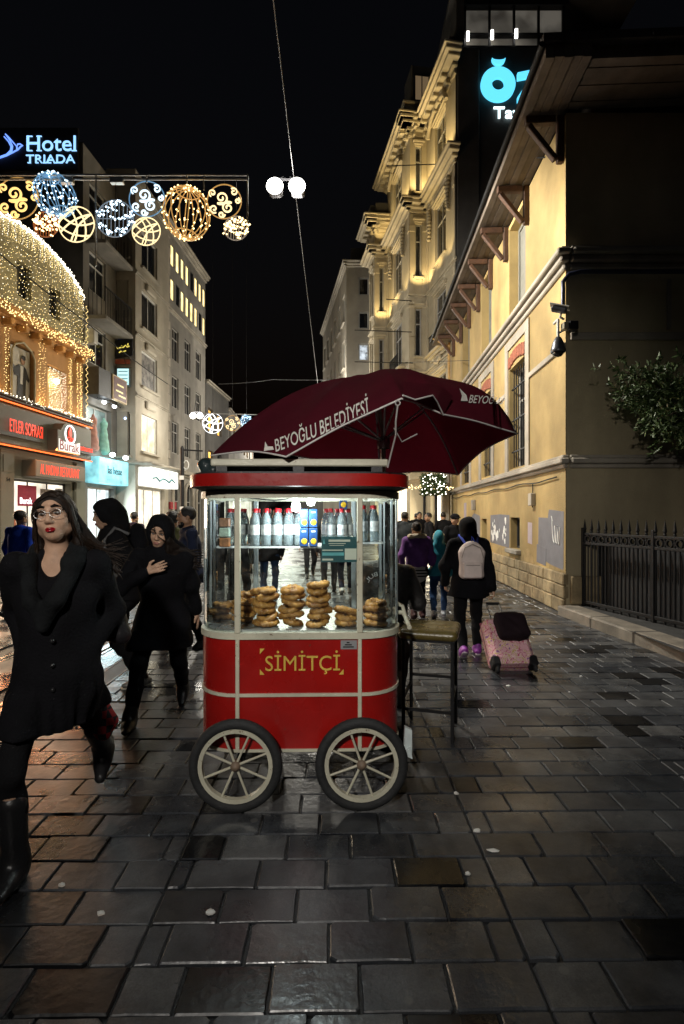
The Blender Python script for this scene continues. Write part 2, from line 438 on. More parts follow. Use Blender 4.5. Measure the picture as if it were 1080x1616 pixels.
def slab_mat(name, per_object):
    m = bpy.data.materials.new(name); m.use_nodes = True; n = m.node_tree; L = n.links; b = n.nodes['Principled BSDF']
    geo = n.nodes.new('ShaderNodeNewGeometry')
    if per_object:
        oi = n.nodes.new('ShaderNodeObjectInfo'); tone = oi.outputs['Random']
    else:
        at_ = n.nodes.new('ShaderNodeAttribute'); at_.attribute_name = 'tone'; tone = at_.outputs['Fac']
    rp = n.nodes.new('ShaderNodeValToRGB'); cr = rp.color_ramp; cr.interpolation = 'LINEAR'
    cr.elements[0].position = 0.0; cr.elements[0].color = (.007, .008, .010, 1)
    cr.elements[1].position = 1.0; cr.elements[1].color = (.105, .108, .112, 1)
    e = cr.elements.new(.12); e.color = (.010, .010, .011, 1)
    e = cr.elements.new(.19); e.color = (.038, .042, .050, 1)
    e = cr.elements.new(.6); e.color = (.062, .067, .076, 1)
    L.new(tone, rp.inputs['Fac'])
    nz = n.nodes.new('ShaderNodeTexNoise'); nz.inputs['Scale'].default_value = 3.2; nz.inputs['Detail'].default_value = 7; nz.inputs['Roughness'].default_value = .65
    L.new(geo.outputs['Position'], nz.inputs['Vector'])
    r2 = n.nodes.new('ShaderNodeValToRGB'); r2.color_ramp.elements[0].position = .33; r2.color_ramp.elements[0].color = (.34, .34, .36, 1)
    r2.color_ramp.elements[1].position = .66; r2.color_ramp.elements[1].color = (1.2, 1.19, 1.16, 1)
    L.new(nz.outputs['Fac'], r2.inputs['Fac'])
    mx = n.nodes.new('ShaderNodeMix'); mx.data_type = 'RGBA'; mx.blend_type = 'MULTIPLY'; mx.inputs[0].default_value = 1
    L.new(rp.outputs['Color'], mx.inputs[6]); L.new(r2.outputs['Color'], mx.inputs[7])
    n3 = n.nodes.new('ShaderNodeTexNoise'); n3.inputs['Scale'].default_value = 160; n3.inputs['Detail'].default_value = 3
    L.new(geo.outputs['Position'], n3.inputs['Vector'])
    r3 = n.nodes.new('ShaderNodeValToRGB'); r3.color_ramp.elements[0].position = .3; r3.color_ramp.elements[0].color = (.72, .72, .72, 1)
    r3.color_ramp.elements[1].position = .7; r3.color_ramp.elements[1].color = (1.25, 1.25, 1.25, 1)
    L.new(n3.outputs['Fac'], r3.inputs['Fac'])
    m2 = n.nodes.new('ShaderNodeMix'); m2.data_type = 'RGBA'; m2.blend_type = 'MULTIPLY'; m2.inputs[0].default_value = 1
    L.new(mx.outputs[2], m2.inputs[6]); L.new(r3.outputs['Color'], m2.inputs[7])
    vg = n.nodes.new('ShaderNodeTexVoronoi'); vg.inputs['Scale'].default_value = 3.4; L.new(geo.outputs['Position'], vg.inputs['Vector'])
    rg = n.nodes.new('ShaderNodeValToRGB'); rg.color_ramp.elements[0].position = .055; rg.color_ramp.elements[0].color = (1, 1, 1, 1); rg.color_ramp.elements[1].position = .075; rg.color_ramp.elements[1].color = (0, 0, 0, 1)
    L.new(vg.outputs['Distance'], rg.inputs['Fac']); mg = n.nodes.new('ShaderNodeMix'); mg.data_type = 'RGBA'; L.new(rg.outputs['Color'], mg.inputs[0]); L.new(m2.outputs[2], mg.inputs[6]); mg.inputs[7].default_value = (.10, .10, .10, 1)
    L.new(mg.outputs[2], b.inputs['Base Color'])
    n4 = n.nodes.new('ShaderNodeTexNoise'); n4.inputs['Scale'].default_value = 1.7; n4.inputs['Detail'].default_value = 6
    L.new(geo.outputs['Position'], n4.inputs['Vector'])
    mr = n.nodes.new('ShaderNodeMapRange'); mr.inputs[1].default_value = .36; mr.inputs[2].default_value = .64; mr.inputs[3].default_value = .13; mr.inputs[4].default_value = .50
    L.new(n4.outputs['Fac'], mr.inputs[0]); L.new(mr.outputs[0], b.inputs['Roughness'])
    b.inputs['Specular IOR Level'].default_value = .55
    bp = n.nodes.new('ShaderNodeBump'); bp.inputs['Strength'].default_value = .5; bp.inputs['Distance'].default_value = .004
    n5 = n.nodes.new('ShaderNodeTexNoise'); n5.inputs['Scale'].default_value = 28; n5.inputs['Detail'].default_value = 6
    L.new(geo.outputs['Position'], n5.inputs['Vector']); L.new(n5.outputs['Fac'], bp.inputs['Height']); L.new(bp.outputs['Normal'], b.inputs['Normal'])
    return m
M_SLAB = slab_mat('wet_granite_slab', True); M_SLABS = slab_mat('wet_granite_slabs', False)
M_JOINT = pm('paving_joint', (.014, .014, .015), .55, .3, 5, .3, 60)
def far_paving():
    m = bpy.data.materials.new('far_paving'); m.use_nodes = True; n = m.node_tree; L = n.links; b = n.nodes['Principled BSDF']
    tc = n.nodes.new('ShaderNodeTexCoord'); br = n.nodes.new('ShaderNodeTexBrick')
    br.inputs['Color1'].default_value = (.05, .05, .052, 1); br.inputs['Color2'].default_value = (.085, .083, .08, 1); br.inputs['Mortar'].default_value = (.014, .014, .015, 1)
    br.inputs['Scale'].default_value = 1.0; br.inputs['Brick Width'].default_value = .305; br.inputs['Row Height'].default_value = .1876; br.inputs['Mortar Size'].default_value = .007
    L.new(tc.outputs['Object'], br.inputs['Vector']); L.new(br.outputs['Color'], b.inputs['Base Color'])
    nz = n.nodes.new('ShaderNodeTexNoise'); nz.inputs['Scale'].default_value = 1.3; nz.inputs['Detail'].default_value = 6; L.new(tc.outputs['Object'], nz.inputs['Vector'])
    mr = n.nodes.new('ShaderNodeMapRange'); mr.inputs[1].default_value = .35; mr.inputs[2].default_value = .65; mr.inputs[3].default_value = .16; mr.inputs[4].default_value = .42
    L.new(nz.outputs['Fac'], mr.inputs[0]); L.new(mr.outputs[0], b.inputs['Roughness'])
    bp = n.nodes.new('ShaderNodeBump'); bp.inputs['Strength'].default_value = .5; bp.inputs['Distance'].default_value = .008; bp.invert = True
    L.new(br.outputs['Fac'], bp.inputs['Height']); L.new(bp.outputs['Normal'], b.inputs['Normal'])
    return m
M_FARP = far_paving()
M_STREET = pm('tram_street_granite', (.075, .072, .066), .42, .35, 1.6, .35, 45, rvar=.14, spec=.5)
M_STEEL = pm('polished_rail_steel', (.55, .54, .52), .22, .2, 9, .03, 60, metal=1.0)
M_IRON = pm('black_iron', (.010, .010, .011), .6, .3, 10, .15, 70, spec=.25)
M_CAST = pm('cast_iron_grate', (.05, .048, .046), .45, .3, 12, .2, 80, metal=.6)

def pv(a, b, z=0.0):  # paving coords: a across (right), b along (away)
    return PB * a + PA * b + Vector((0, 0, z))
tag(MB().quad((-400, -60, -.05), (400, -60, -.05), (400, 500, -.05), (-400, 500, -.05)).build('ground', pm('dark_asphalt', (.04, .04, .042), .7, .3, .8, .2, 30)), kind='structure')
pav = tag(MB().quad((-2.14, 1.0 - 3, -.014), (9.0, 1.0 - 3, -.014), (9.0, 14.2, -.014), (-2.14, 14.2, -.014)).build('pavement', M_JOINT, rot=(0, 0, YAW_P)), kind='structure')
tag(MB().quad((-2.14, 14.2, -.004), (9.0, 14.2, -.004), (9.0, 70, -.004), (-2.14, 70, -.004)).build('pavement_beyond', M_FARP, rot=(0, 0, YAW_P)), kind='structure')
# every slab of the pavement: the largest in view one by one, the rest joined
ROW, SL, GAP = 0.1876, 0.305, 0.007
slabs = []
row0 = 2.797 - 9 * ROW
for r in range(0, 70):
    y0 = row0 + r * ROW
    for s_, (xa, xb) in enumerate([(-2.14, -.723), (-.723, .70), (.70, 2.12), (2.12, 3.54), (3.54, 5.2)]):
        off = ((r * .5 + s_ * .23 + .13 * math.sin(r * 5.1 + s_)) % 1.0) * SL
        edges = [xa] + [xa + off + k * SL for k in range(0, 7) if xa + .07 < xa + off + k * SL < xb - .07] + [xb]
        for a, b in zip(edges[:-1], edges[1:]):
            slabs.append((a + GAP / 2, b - GAP / 2, y0 + GAP / 2, y0 + ROW - GAP / 2))
def slab_key(q):
    c = pv((q[0] + q[1]) / 2, (q[2] + q[3]) / 2); px = CX + F_PX * c.x / c.y; py = CY + F_PX * CAM_H / c.y
    if not (-60 < px < 1140 and py < 1680): return 1e9
    return c.y ** 3 / (q[1] - q[0])
slabs.sort(key=slab_key)
unit = MB().box(-.5, .5, -.5, .5, -.5, .5).mesh('slab_unit', M_SLAB)
variants = {}
for q in slabs[:300]:
    wq = round((q[1] - q[0]) * 50) / 50; key = (wq, random.randrange(5))
    if key not in variants:
        hx_, hy_ = wq / 2 - .001, (ROW - GAP) / 2; P_ = []
        for (cx_, cy_, ex, ey, fx, fy) in ((-hx_, -hy_, 0, 1, 1, 0), (hx_, -hy_, -1, 0, 0, 1), (hx_, hy_, 0, -1, -1, 0), (-hx_, hy_, 1, 0, 0, -1)):
            ch = random.uniform(.001, .006) if random.random() < .75 else random.uniform(.010, .022)
            P_ += [(cx_ + ex * ch, cy_ + ey * ch), (cx_ + fx * ch * random.uniform(.6, 1.5), cy_ + fy * ch)]
            L_ = 2 * (hx_ if fx else hy_); s1, s2 = random.uniform(.25, .4), random.uniform(.6, .75); d1, d2 = random.uniform(0, .0035), random.uniform(0, .0035)
            P_ += [(cx_ + fx * L_ * s1 + (fy * -d1 if fy else 0), cy_ + fy * L_ * s1 + (d1 * fx if fx else 0)), (cx_ + fx * L_ * s2 + (fy * -d2 if fy else 0), cy_ + fy * L_ * s2 + (d2 * fx if fx else 0))]
        n_ = len(P_); bv = .003 + .0007 * key[1]; T_ = [(x * (1 - bv / hx_), y * (1 - bv / hy_), 0) for x, y in P_]
        mb = MB().add(T_ + [(x, y, -bv) for x, y in P_] + [(x, y, -.06) for x, y in P_], [tuple(range(n_))] + [(n_ + i, n_ + (i + 1) % n_, (i + 1) % n_, i) for i in range(n_)] + [(2 * n_ + i, 2 * n_ + (i + 1) % n_, n_ + (i + 1) % n_, n_ + i) for i in range(n_)])
        variants[key] = mb.mesh('paving_slab', M_SLAB)
    o = ob('paving_slab', variants[key], pav)
    o.location = ((q[0] + q[1]) / 2, (q[2] + q[3]) / 2, random.gauss(0, .0022)); o.rotation_euler = (random.gauss(0, .004), random.gauss(0, .004), random.gauss(0, .003))
    o.scale = ((q[1] - q[0]) / wq, 1, 1)
mb = MB(); tones = []
for q in slabs[300:]:
    dz = random.gauss(0, .0022); nf = len(mb.f)
    mb.box(q[0], q[1], q[2], q[3], -.05, dz, bev=.005); tones += [random.random()] * (len(mb.f) - nf)
so = mb.build('paving_slabs', M_SLABS, pav); so['kind'] = 'stuff'
a_ = so.data.attributes.new('tone', 'FLOAT', 'FACE'); a_.data.foreach_set('value', tones)
# roadway with tram rails, paved in long granite slabs
street = tag(MB().quad((-11, -6, -.02), (-2.36, -6, -.02), (-2.36, 80, -.02), (-11, 80, -.02)).build('street', M_JOINT, rot=(0, 0, YAW_P)), kind='structure')
mb = MB(); tones = []
RAILS = (-2.95, -3.9)
ux = [-10.6, -9.6, -8.6, -7.6, -6.6, -5.9, -4.95, -4.0, -3.8, -3.05, -2.85, -2.38]
for i in range(len(ux) - 1):
    if ux[i + 1] - ux[i] < .21 and ux[i] < -3: continue
    if abs(ux[i] + 3.05) < .01: continue
    y = -2.0 + .4 * (i % 2)
    while y < 40:
        ln = .8; nf = len(mb.f)
        mb.box(ux[i] + .005, ux[i + 1] - .005, y + .005, y + ln - .005, -.06, -.006 + random.gauss(0, .0015), bev=.004); tones += [.35 + .65 * random.random()] * (len(mb.f) - nf); y += ln
so = mb.build('granite_setts', M_SLABS, street); so['kind'] = 'stuff'
a_ = so.data.attributes.new('tone', 'FLOAT', 'FACE'); a_.data.foreach_set('value', tones)
for i, rx in enumerate(RAILS):
    mb = MB(); mb.box(rx - .035, rx + .025, -4, 80, -.05, .002, bev=.006); mb.box(rx + .062, rx + .085, -4, 80, -.05, -.003)
    rail = tag(mb.build('tram_rail', M_STEEL, rot=(0, 0, -R(.9))), ['steel tram rail nearest the pavement slot drain', 'steel tram rail farther from the pavement, parallel to the near one'][i], 'rail', 'tram rails in the street')
    rail.location = (0, 0, .0)
dr = thing('slot_drain', 'cast iron grate drain along the pavement edge beside tram rails', 'drain', M=Matrix.Rotation(YAW_P, 4, 'Z'))
MB().box(-2.37, -2.35, -2, 30, -.05, .001).build('drain_edge', M_CAST, dr); MB().box(-2.165, -2.145, -2, 30, -.05, .001).build('drain_edge', M_CAST, dr)
gb = MB().box(-2.348, -2.167, -.012, .012, -.02, -.001, bev=.003).mesh('grate_bar', M_CAST)
mb = MB()
for k in range(900):
    if 40 <= k < 300: continue
    yy = 1.6 + .035 * (k - 40) if k >= 40 else .2 + .035 * k
    if yy < 30: mb.box(-2.348, -2.167, yy - .011, yy + .011, -.02, -.001)
o = mb.build('grate_bars', M_CAST, dr); o['kind'] = 'stuff'
for k in range(260): o = ob('grate_bar', gb, dr); o.location = (0, 1.6 + .035 * k, 0)

# ------------------------------------------------------------------ buildings
M_CREAM = pm('cream_render', (.42, .38, .31), .85, .14, 1.2, .15, 50, dirt=.35)
M_GREYR = pm('grey_render', (.30, .28, .25), .88, .16, 1.4, .15, 50, dirt=.45)
M_DARKR = pm('dark_render', (.10, .095, .09), .9, .2, 1.0, .15, 40, dirt=.4)
M_YELLOW = pm('ochre_render', (.52, .375, .155), .85, .16, 1.6, .3, 45, dirt=.42)
M_GREYTRIM = pm('grey_plaster_trim', (.40, .36, .30), .8, .14, 2.5, .15, 60, dirt=.3)
M_GREYPAINT = pm('grey_cover_paint', (.17, .17, .19), .8, .12, 4, .12, 60)
M_ORN = pm('pale_stone', (.52, .45, .32), .8, .12, 1.5, .2, 30, dirt=.3)
M_WHITEB = pm('offwhite_render', (.48, .44, .37), .85, .1, 1.2, .12, 45, dirt=.3)
M_STONE = pm('rough_base_stone', (.36, .28, .16), .9, .35, 5, .7, 16, dirt=.4)
M_WOODB = pm('brown_timber', (.07, .032, .016), .65, .35, 9, .25, 40)
M_SOFFIT = pm('weathered_soffit_board', (.15, .12, .095), .8, .25, 3, .25, 30, dirt=.4)
M_ROOF = pm('roof_tile_dark', (.06, .05, .045), .8, .3, 4, .3, 20)
M_BRICK = pm('red_brick_arch', (.28, .09, .05), .85, .3, 12, .4, 40)
M_FRAME = pm('grey_window_frame', (.32, .31, .29), .55, .12, 8, .1, 50)
M_WFRAME = pm('white_window_frame', (.55, .55, .53), .5, .1, 8, .1, 50)
M_BFRAME = pm('dark_window_frame', (.03, .03, .032), .5, .2, 8, .1, 50)
M_PANE = pm('dark_window_glass', (.012, .013, .016), .08, .3, 2, .02, 3, spec=.8)
M_SHUT = pm('greenish_grey_shutter', (.20, .20, .175), .75, .15, 5, .25, 30)
M_LITWARM = em('warm_lit_room', (1.0, .78, .34), 1.7, mottled=.35, scale=2)
M_LITWHITE = em('white_lit_room', (1.0, .90, .74), 1.15, mottled=.5, scale=1.6)
M_LITCOOL = em('cool_lit_room', (.82, .95, 1.0), 1.4, mottled=.55, scale=1.8)
M_WARMLIGHT = em('warm_shop_white', (1.0, .9, .66), 2.6, mottled=.25, scale=1.2)
M_NEON = em('orange_red_neon', (1.0, .16, .03), 2.2)
M_REDLET = em('red_lit_letters', (1.0, .05, .02), 1.5)
M_WHITELET = em('white_lit_letters', (.95, .97, 1.0), 2.4)
M_BLUELET = em('blue_white_lit_letters', (.30, .60, 1.0), 1.5)
M_CYANSIGN = em('cyan_lightbox', (.28, .75, .85), 1.0, mottled=.5, scale=2.5)
M_OLIVE = pm('olive_grey_cladding', (.15, .145, .105), .55, .1, 2, .08, 40)
M_OLIVED = pm('dark_olive_cladding', (.07, .068, .05), .5, .15, 2, .08, 40)
M_ORANGEW = pm('orange_lit_plaster', (.55, .30, .12), .8, .15, 2, .2, 40, dirt=.25)
M_PALEW = pm('pale_olive_plaster', (.40, .36, .22), .85, .15, 2, .2, 40, dirt=.3)

def sub(root, M, Mroot): return Mroot.inverted() @ M
def window(root, ML, x0, x1, z0, z1, y=0.16, fm=None, pane=None, bars=(1, 1), ft=.06, sill=None, hood=None, name='window', wm=None):
    fm = fm or M_FRAME; pane = pane or M_PANE; mb = MB()
    mb.box(x0 + .002, x0 + ft, y, y + .06, z0 + .002, z1 - .002); mb.box(x1 - ft, x1 - .002, y, y + .06, z0 + .002, z1 - .002)
    mb.box(x0 + ft, x1 - ft, y, y + .06, z1 - ft, z1 - .002); mb.box(x0 + ft, x1 - ft, y, y + .06, z0 + .002, z0 + ft)
    nx, nz = bars
    for i in range(1, nx): xx = x0 + (x1 - x0) * i / nx; mb.box(xx - .02, xx + .02, y + .004, y + .055, z0 + ft, z1 - ft)
    zz = None
    if nz == 2: zz = z0 + (z1 - z0) * .68; mb.box(x0 + ft, x1 - ft, y + .002, y + .057, zz - .025, zz + .025)
    wo = mb.build(name, fm, root, M=ML)
    pn = MB().quad((x0 + .01, y + .03, z0 + .01), (x1 - .01, y + .03, z0 + .01), (x1 - .01, y + .03, z1 - .01), (x0 + .01, y + .03, z1 - .01)).build('pane', pane, wo)
    if sill: 
        MB().box(x0 - .09, x1 + .09, -.11, .10, z0 - .10, z0 - .001, bev=.015).build('sill', sill, wo)
    if hood:
        m2 = MB(); m2.box(x0 - .12, x1 + .12, -.14, -.002, z1 + .12, z1 + .21, bev=.015); m2.box(x0 - .07, x1 + .07, -.08, -.002, z1 + .03, z1 + .12, bev=.01)
        m2.build('window_hood', hood, wo)
    return wo
def moulding(mb, L, z, steps, x0=0.0, ends=True):
    """stacked courses: (out, height) from the bottom"""
    for out, h in steps:
        e = out if ends else 0
        mb.box(x0 - e, x0 + L + e, -out, .02, z, z + h - .001, bev=min(.02, h * .2)); z += h
    return mb
def area_light(name, loc, target, power, size, col, parent=None, sy=None):
    d = bpy.data.lights.new(name, 'AREA'); d.energy = power; d.color = col; d.shape = 'RECTANGLE'; d.size = size; d.size_y = sy or size
    o = bpy.data.objects.new(name, d); COL.objects.link(o); o.location = loc
    o.rotation_euler = (Vector(target) - Vector(loc)).to_track_quat('-Z', 'Y').to_euler()
    return o
def spot_light(name, loc, target, power, ang, col, blend=.6, radius=.06):
    d = bpy.data.lights.new(name, 'SPOT'); d.energy = power; d.color = col; d.spot_size = R(ang); d.spot_blend = blend; d.shadow_soft_size = radius
    o = bpy.data.objects.new(name, d); COL.objects.link(o); o.location = loc
    o.rotation_euler = (Vector(target) - Vector(loc)).to_track_quat('-Z', 'Y').to_euler()
    return o
def point_light(name, loc, power, col, radius=.1):
    d = bpy.data.lights.new(name, 'POINT'); d.energy = power; d.color = col; d.shadow_soft_size = radius
    o = bpy.data.objects.new(name, d); COL.objects.link(o); o.location = loc
    return o

# ---- yellow consulate-like building on the right
MY = facade_frame((FR(19.7), 19.7, 0), DR); LY = 11.31
yb = thing('yellow_building', 'ochre rendered building with timber eave brackets beside the pavement on the right', 'building', M=MY)
bays = [(2.3, 3.5), (5.2, 6.35), (8.0, 9.2)]
ops = [(a, b, 2.62, 4.85) for a, b in bays] + [(a, b, 5.98, 8.0) for a, b in bays] + [(8.1, 8.8, .87, 1.55), (5.2, 5.8, .87, 1.5)]
mb = MB(); wall_sheet(mb, LY, 8.1, ops, .26); mb.build('wall', M_YELLOW, yb)
for a, b in bays:
    window(yb, Matrix(), a, b, 5.98, 8.0, .2, M_SHUT, M_SHUT, (2, 1), .07)
    wo = window(yb, Matrix(), a, b, 2.62, 4.85, .22, M_FRAME, M_PANE, (2, 2), .07, name='barred_window')
    mb = MB()
    for k in range(1, 7): xx = a + (b - a) * k / 7; mb.tube([(xx, .06, 2.66), (xx, .06, 4.8)], .013, 6)
    for zz in (3.0, 3.7, 4.4): mb.box(a + .02, b - .02, .045, .075, zz - .015, zz + .015)
    mb.build('window_bars', M_IRON, wo)
    mb = MB()
    for k in range(7): xx = a + (b - a) * k / 7; mb.box(xx + .003, xx + (b - a) / 7 - .003, -.035, .10, 4.852 + .10 * math.sin(math.pi * (k + .5) / 7), 5.10 + .10 * math.sin(math.pi * (k + .5) / 7), bev=.01)
    mb.build('brick_lintel', M_BRICK, wo)
    mb = MB(); mb.box(a - .28, a - .04, -.03, -.002, 2.57, 5.3); mb.box(b + .04, b + .28, -.03, -.002, 2.57, 5.3); mb.box(a - .28, b + .28, -.032, -.003, 5.3, 5.5); mb.build('window_surround', M_GREYTRIM, yb)
for a, b, c, d in ops[-2:]: window(yb, Matrix(), a, b, c, d, .14, M_BFRAME, M_PANE, (2, 1), .05, sill=M_GREYTRIM, name='basement_window')
for nm, z, st in (('string_course', 5.56, [(.05, .1), (.12, .1), (.19, .09), (.10, .06)]), ('string_course', 2.36, [(.05, .07), (.12, .09), (.07, .05)])):
    moulding(MB(), LY, z, st).build(nm, M_GREYTRIM, yb)
moulding(MB(), LY, 4.28, [(.03, .05), (.05, .05)], ends=False)
for a, b in [(0, 2.02), (3.78, 4.92), (6.63, 7.72), (9.48, LY)]: MB().box(a, b, -.04, .01, 4.3, 4.4, bev=.01).build('thin_band', M_GREYTRIM, yb)
# rough stone plinth, stone by stone
zc = 0.0
for ci, hgt in enumerate((.24, .22, .2)):
    x = -.01 if ci % 2 == 0 else -.01
    first = True
    while x < LY - .03:
        wv = random.uniform(.34, .62); 
        if first and ci % 2: wv *= .5
        first = False
        x1 = min(LY + .02, x + wv)
        MB().box(x + .004, x1 - .004, -.035 - random.random() * .025, .05, zc + .004, zc + hgt - .003, bev=.018).build('plinth_stone', M_STONE, yb)
        x = x1
    zc += hgt
# grey cover-paint patches over graffiti, torn bills
def patch(pts, m, y, name='paint_patch'): return MB().prism(pts, y - .003, y).build(name, m, yb)
patch([(9.98, 1.02), (10.2, .80), (10.62, .74), (11.22, .70), (11.24, 1.66), (10.55, 1.70), (10.5, 1.55), (10.0, 1.56)], M_GREYPAINT, -.001)
patch([(9.9, .72), (10.4, .69), (10.42, 1.0), (9.92, 1.06)], M_GREYPAINT, -.0055)
patch([(6.2, .90), (8.0, .86), (8.02, 1.60), (7.2, 1.62), (6.25, 1.60)], M_GREYPAINT, -.001)
patch([(3.6, .9), (5.0, .88), (5.0, 1.58), (4.2, 1.66), (3.62, 1.5)], M_GREYPAINT, -.001)
patch([(9.35, 1.05), (9.62, 1.03), (9.62, 1.45), (9.36, 1.46)], pm('lilac_cover_paint', (.40, .34, .38), .8, .1), -.001)
patch([(2.6, 1.4), (3.0, 1.4), (3.0, 2.0), (2.6, 2.0)], MATS['lilac_cover_paint'], -.001)
M_CHALK = pm('white_spray_paint', (.78, .78, .76), .7, .1)
mb = MB()
for st in ([(10.72, 1.55), (10.74, 1.3), (10.78, 1.16), (10.84, 1.12), (10.87, 1.3), (10.84, 1.42)], [(10.87, 1.3), (10.9, 1.14), (10.96, 1.12), (10.98, 1.42), (11.0, 1.15), (11.05, 1.1), (11.08, 1.4)], [(10.74, 1.5), (10.69, 1.58)]):
    mb.tube([(a, -.006, b) for a, b in st], .011, 6)
mb.build('graffiti', M_CHALK, yb)
mb = MB()
for k in range(30):
    cx_, cz_ = random.choice([6.55, 6.9, 7.65]) + random.gauss(0, .1), random.uniform(.98, 1.52); s_ = random.uniform(.02, .09)
    mb.prism([(cx_ + s_ * random.uniform(.5, 1.3) * math.cos(t), cz_ + 1.3 * s_ * random.uniform(.5, 1.3) * math.sin(t)) for t in np.linspace(0, 5.5, 7)], -.007 - k * .0001, -.005)
mb.build('torn_bills', M_CHALK, yb)
# eave, boards and brackets
MB().box(-.4, LY + 1.05, -.70, 6, 8.34, 8.46).build('roof', M_ROOF, yb)
for k in range(5): MB().box(-.35, LY + 1.0, -.66 + k * .132 + .004, -.66 + (k + 1) * .132 - .004, 8.14 + .012 * (k % 2), 8.335).build('soffit_board', M_SOFFIT, yb)
for k in range(6): MB().box(LY + .01 + k * .155, LY + .16 + k * .155, .012, 6, 8.15 + .01 * (k % 2), 8.335).build('soffit_board', M_SOFFIT, yb)
MB().tube([(-.4, -.72, 8.30), (LY + 1.05, -.72, 8.30)], .045, 8).build('gutter', M_IRON, yb)
mb = MB(); mb.tube([(.12, -.10, 8.1), (.12, -.10, .05)], .055, 10); mb.tube([(.12, -.70, 8.28), (.12, -.4, 8.12), (.12, -.10, 7.9)], .05, 8); mb.build('downpipe', pm('ochre_painted_pipe', (.45, .28, .10), .5, .2), yb)
moulding(MB(), LY, 7.95, [(.04, .12)], ends=False)
for Yb in (8.5, 10.3, 11.8, 13.25, 14.7, 16.0, 17.4, 18.85):
    u = (19.7 - Yb) * 1.001; mb = MB()
    mb.box(u - .05, u + .05, -.11, -.005, 7.36, 8.12, bev=.012); mb.box(u - .055, u + .055, -.62, -.135, 8.0, 8.125, bev=.012)
    ang = math.atan2(.60, .46)
    Mx = Matrix.Translation((u, -.345, 7.70)) @ Matrix.Rotation(-ang, 4, 'X')
    mb.box(-.05, .05, -.36, .36, -.045, .045, bev=.012, M=Mx); mb.build('eave_bracket', M_WOODB, yb)
# cables and boxes fixed to the street wall
mb = MB(); mb.tube([(x, -.035, 2.22 + .02 * math.sin(3 * x)) for x in np.linspace(.3, LY - .3, 24)], .012, 5); mb.build('wall_cable', M_IRON, yb)
mb = MB(); mb.tube([(9.75, -.03, 2.2), (9.75, -.03, 1.9), (9.72, -.03, 1.75)], .01, 5); mb.build('wall_cable', M_IRON, yb)
MB().box(9.64, 9.82, -.09, -.002, 1.78, 2.02, bev=.01).build('junction_box', M_GREYTRIM, yb); MB().box(4.2, 4.42, -.1, -.002, 1.75, 2.05, bev=.01).build('junction_box', M_GREYTRIM, yb)
M_STAIN = pm('damp_stain', (.33, .24, .11), .9, .3, 5, .3, 40)
for cx_, w_, h_ in ((10.9, .35, .30), (9.3, .5, .25), (7.4, .6, .2), (4.6, .5, .28)):
    pts = [(cx_ - w_, .665)] + [(cx_ + w_, .665)] + [(cx_ + w_ * (1 - 2 * t), .67 + h_ * (math.sin(math.pi * t) ** .6) * random.uniform(.6, 1.1)) for t in np.linspace(.05, .95, 10)]
    patch(pts, M_STAIN, -.0005, 'damp_stain')
# end wall towards the camera, render colour lifted for the missing light
MYe = facade_frame((FR(8.4) + .004, 8.392, 0), (1, 0)); ME = sub(yb, MYe, MY)
MB().quad((0, 0, 0), (9, 0, 0), (9, 0, 8.1), (0, 0, 8.1)).build('end_wall', pm('lifted_ochre_render', (.56, .47, .30), .88, .12, 1.2, .2, 50, dirt=.4), yb, M=ME)
moulding(MB(), 8.8, 5.56, [(.05, .1), (.12, .1), (.19, .09), (.10, .06)], ends=False, x0=.05).build('string_course', M_GREYTRIM, yb, M=ME)
moulding(MB(), 8.8, 2.36, [(.05, .07), (.12, .09), (.07, .05)], ends=False, x0=.05).build('string_course', M_GREYTRIM, yb, M=ME)
MB().box(.06, 8.8, -.05, .01, 4.42, 4.54, bev=.01).build('thin_band', M_GREYTRIM, yb, M=ME)
MB().box(1.62, 1.68, -.035, .01, 4.6, 5.4).build('thin_band', M_GREYTRIM, yb, M=ME)
x = .06
while x < 5:
    wv = random.uniform(.4, .7); MB().box(x, x + wv - .008, -.05, .05, .16, .62, bev=.018).build('plinth_stone', M_STONE, yb, M=ME); x += wv
MB().tube([(-.10, -.12, 4.9), (-.10, -.12, 5.32), (-.02, -.16, 5.42), (.15, -.20, 5.44), (8, -.20, 5.44)], .035, 8).build('conduit', pm('blue_black_pipe', (.03, .035, .07), .35, .2, metal=.3), yb, M=ME)

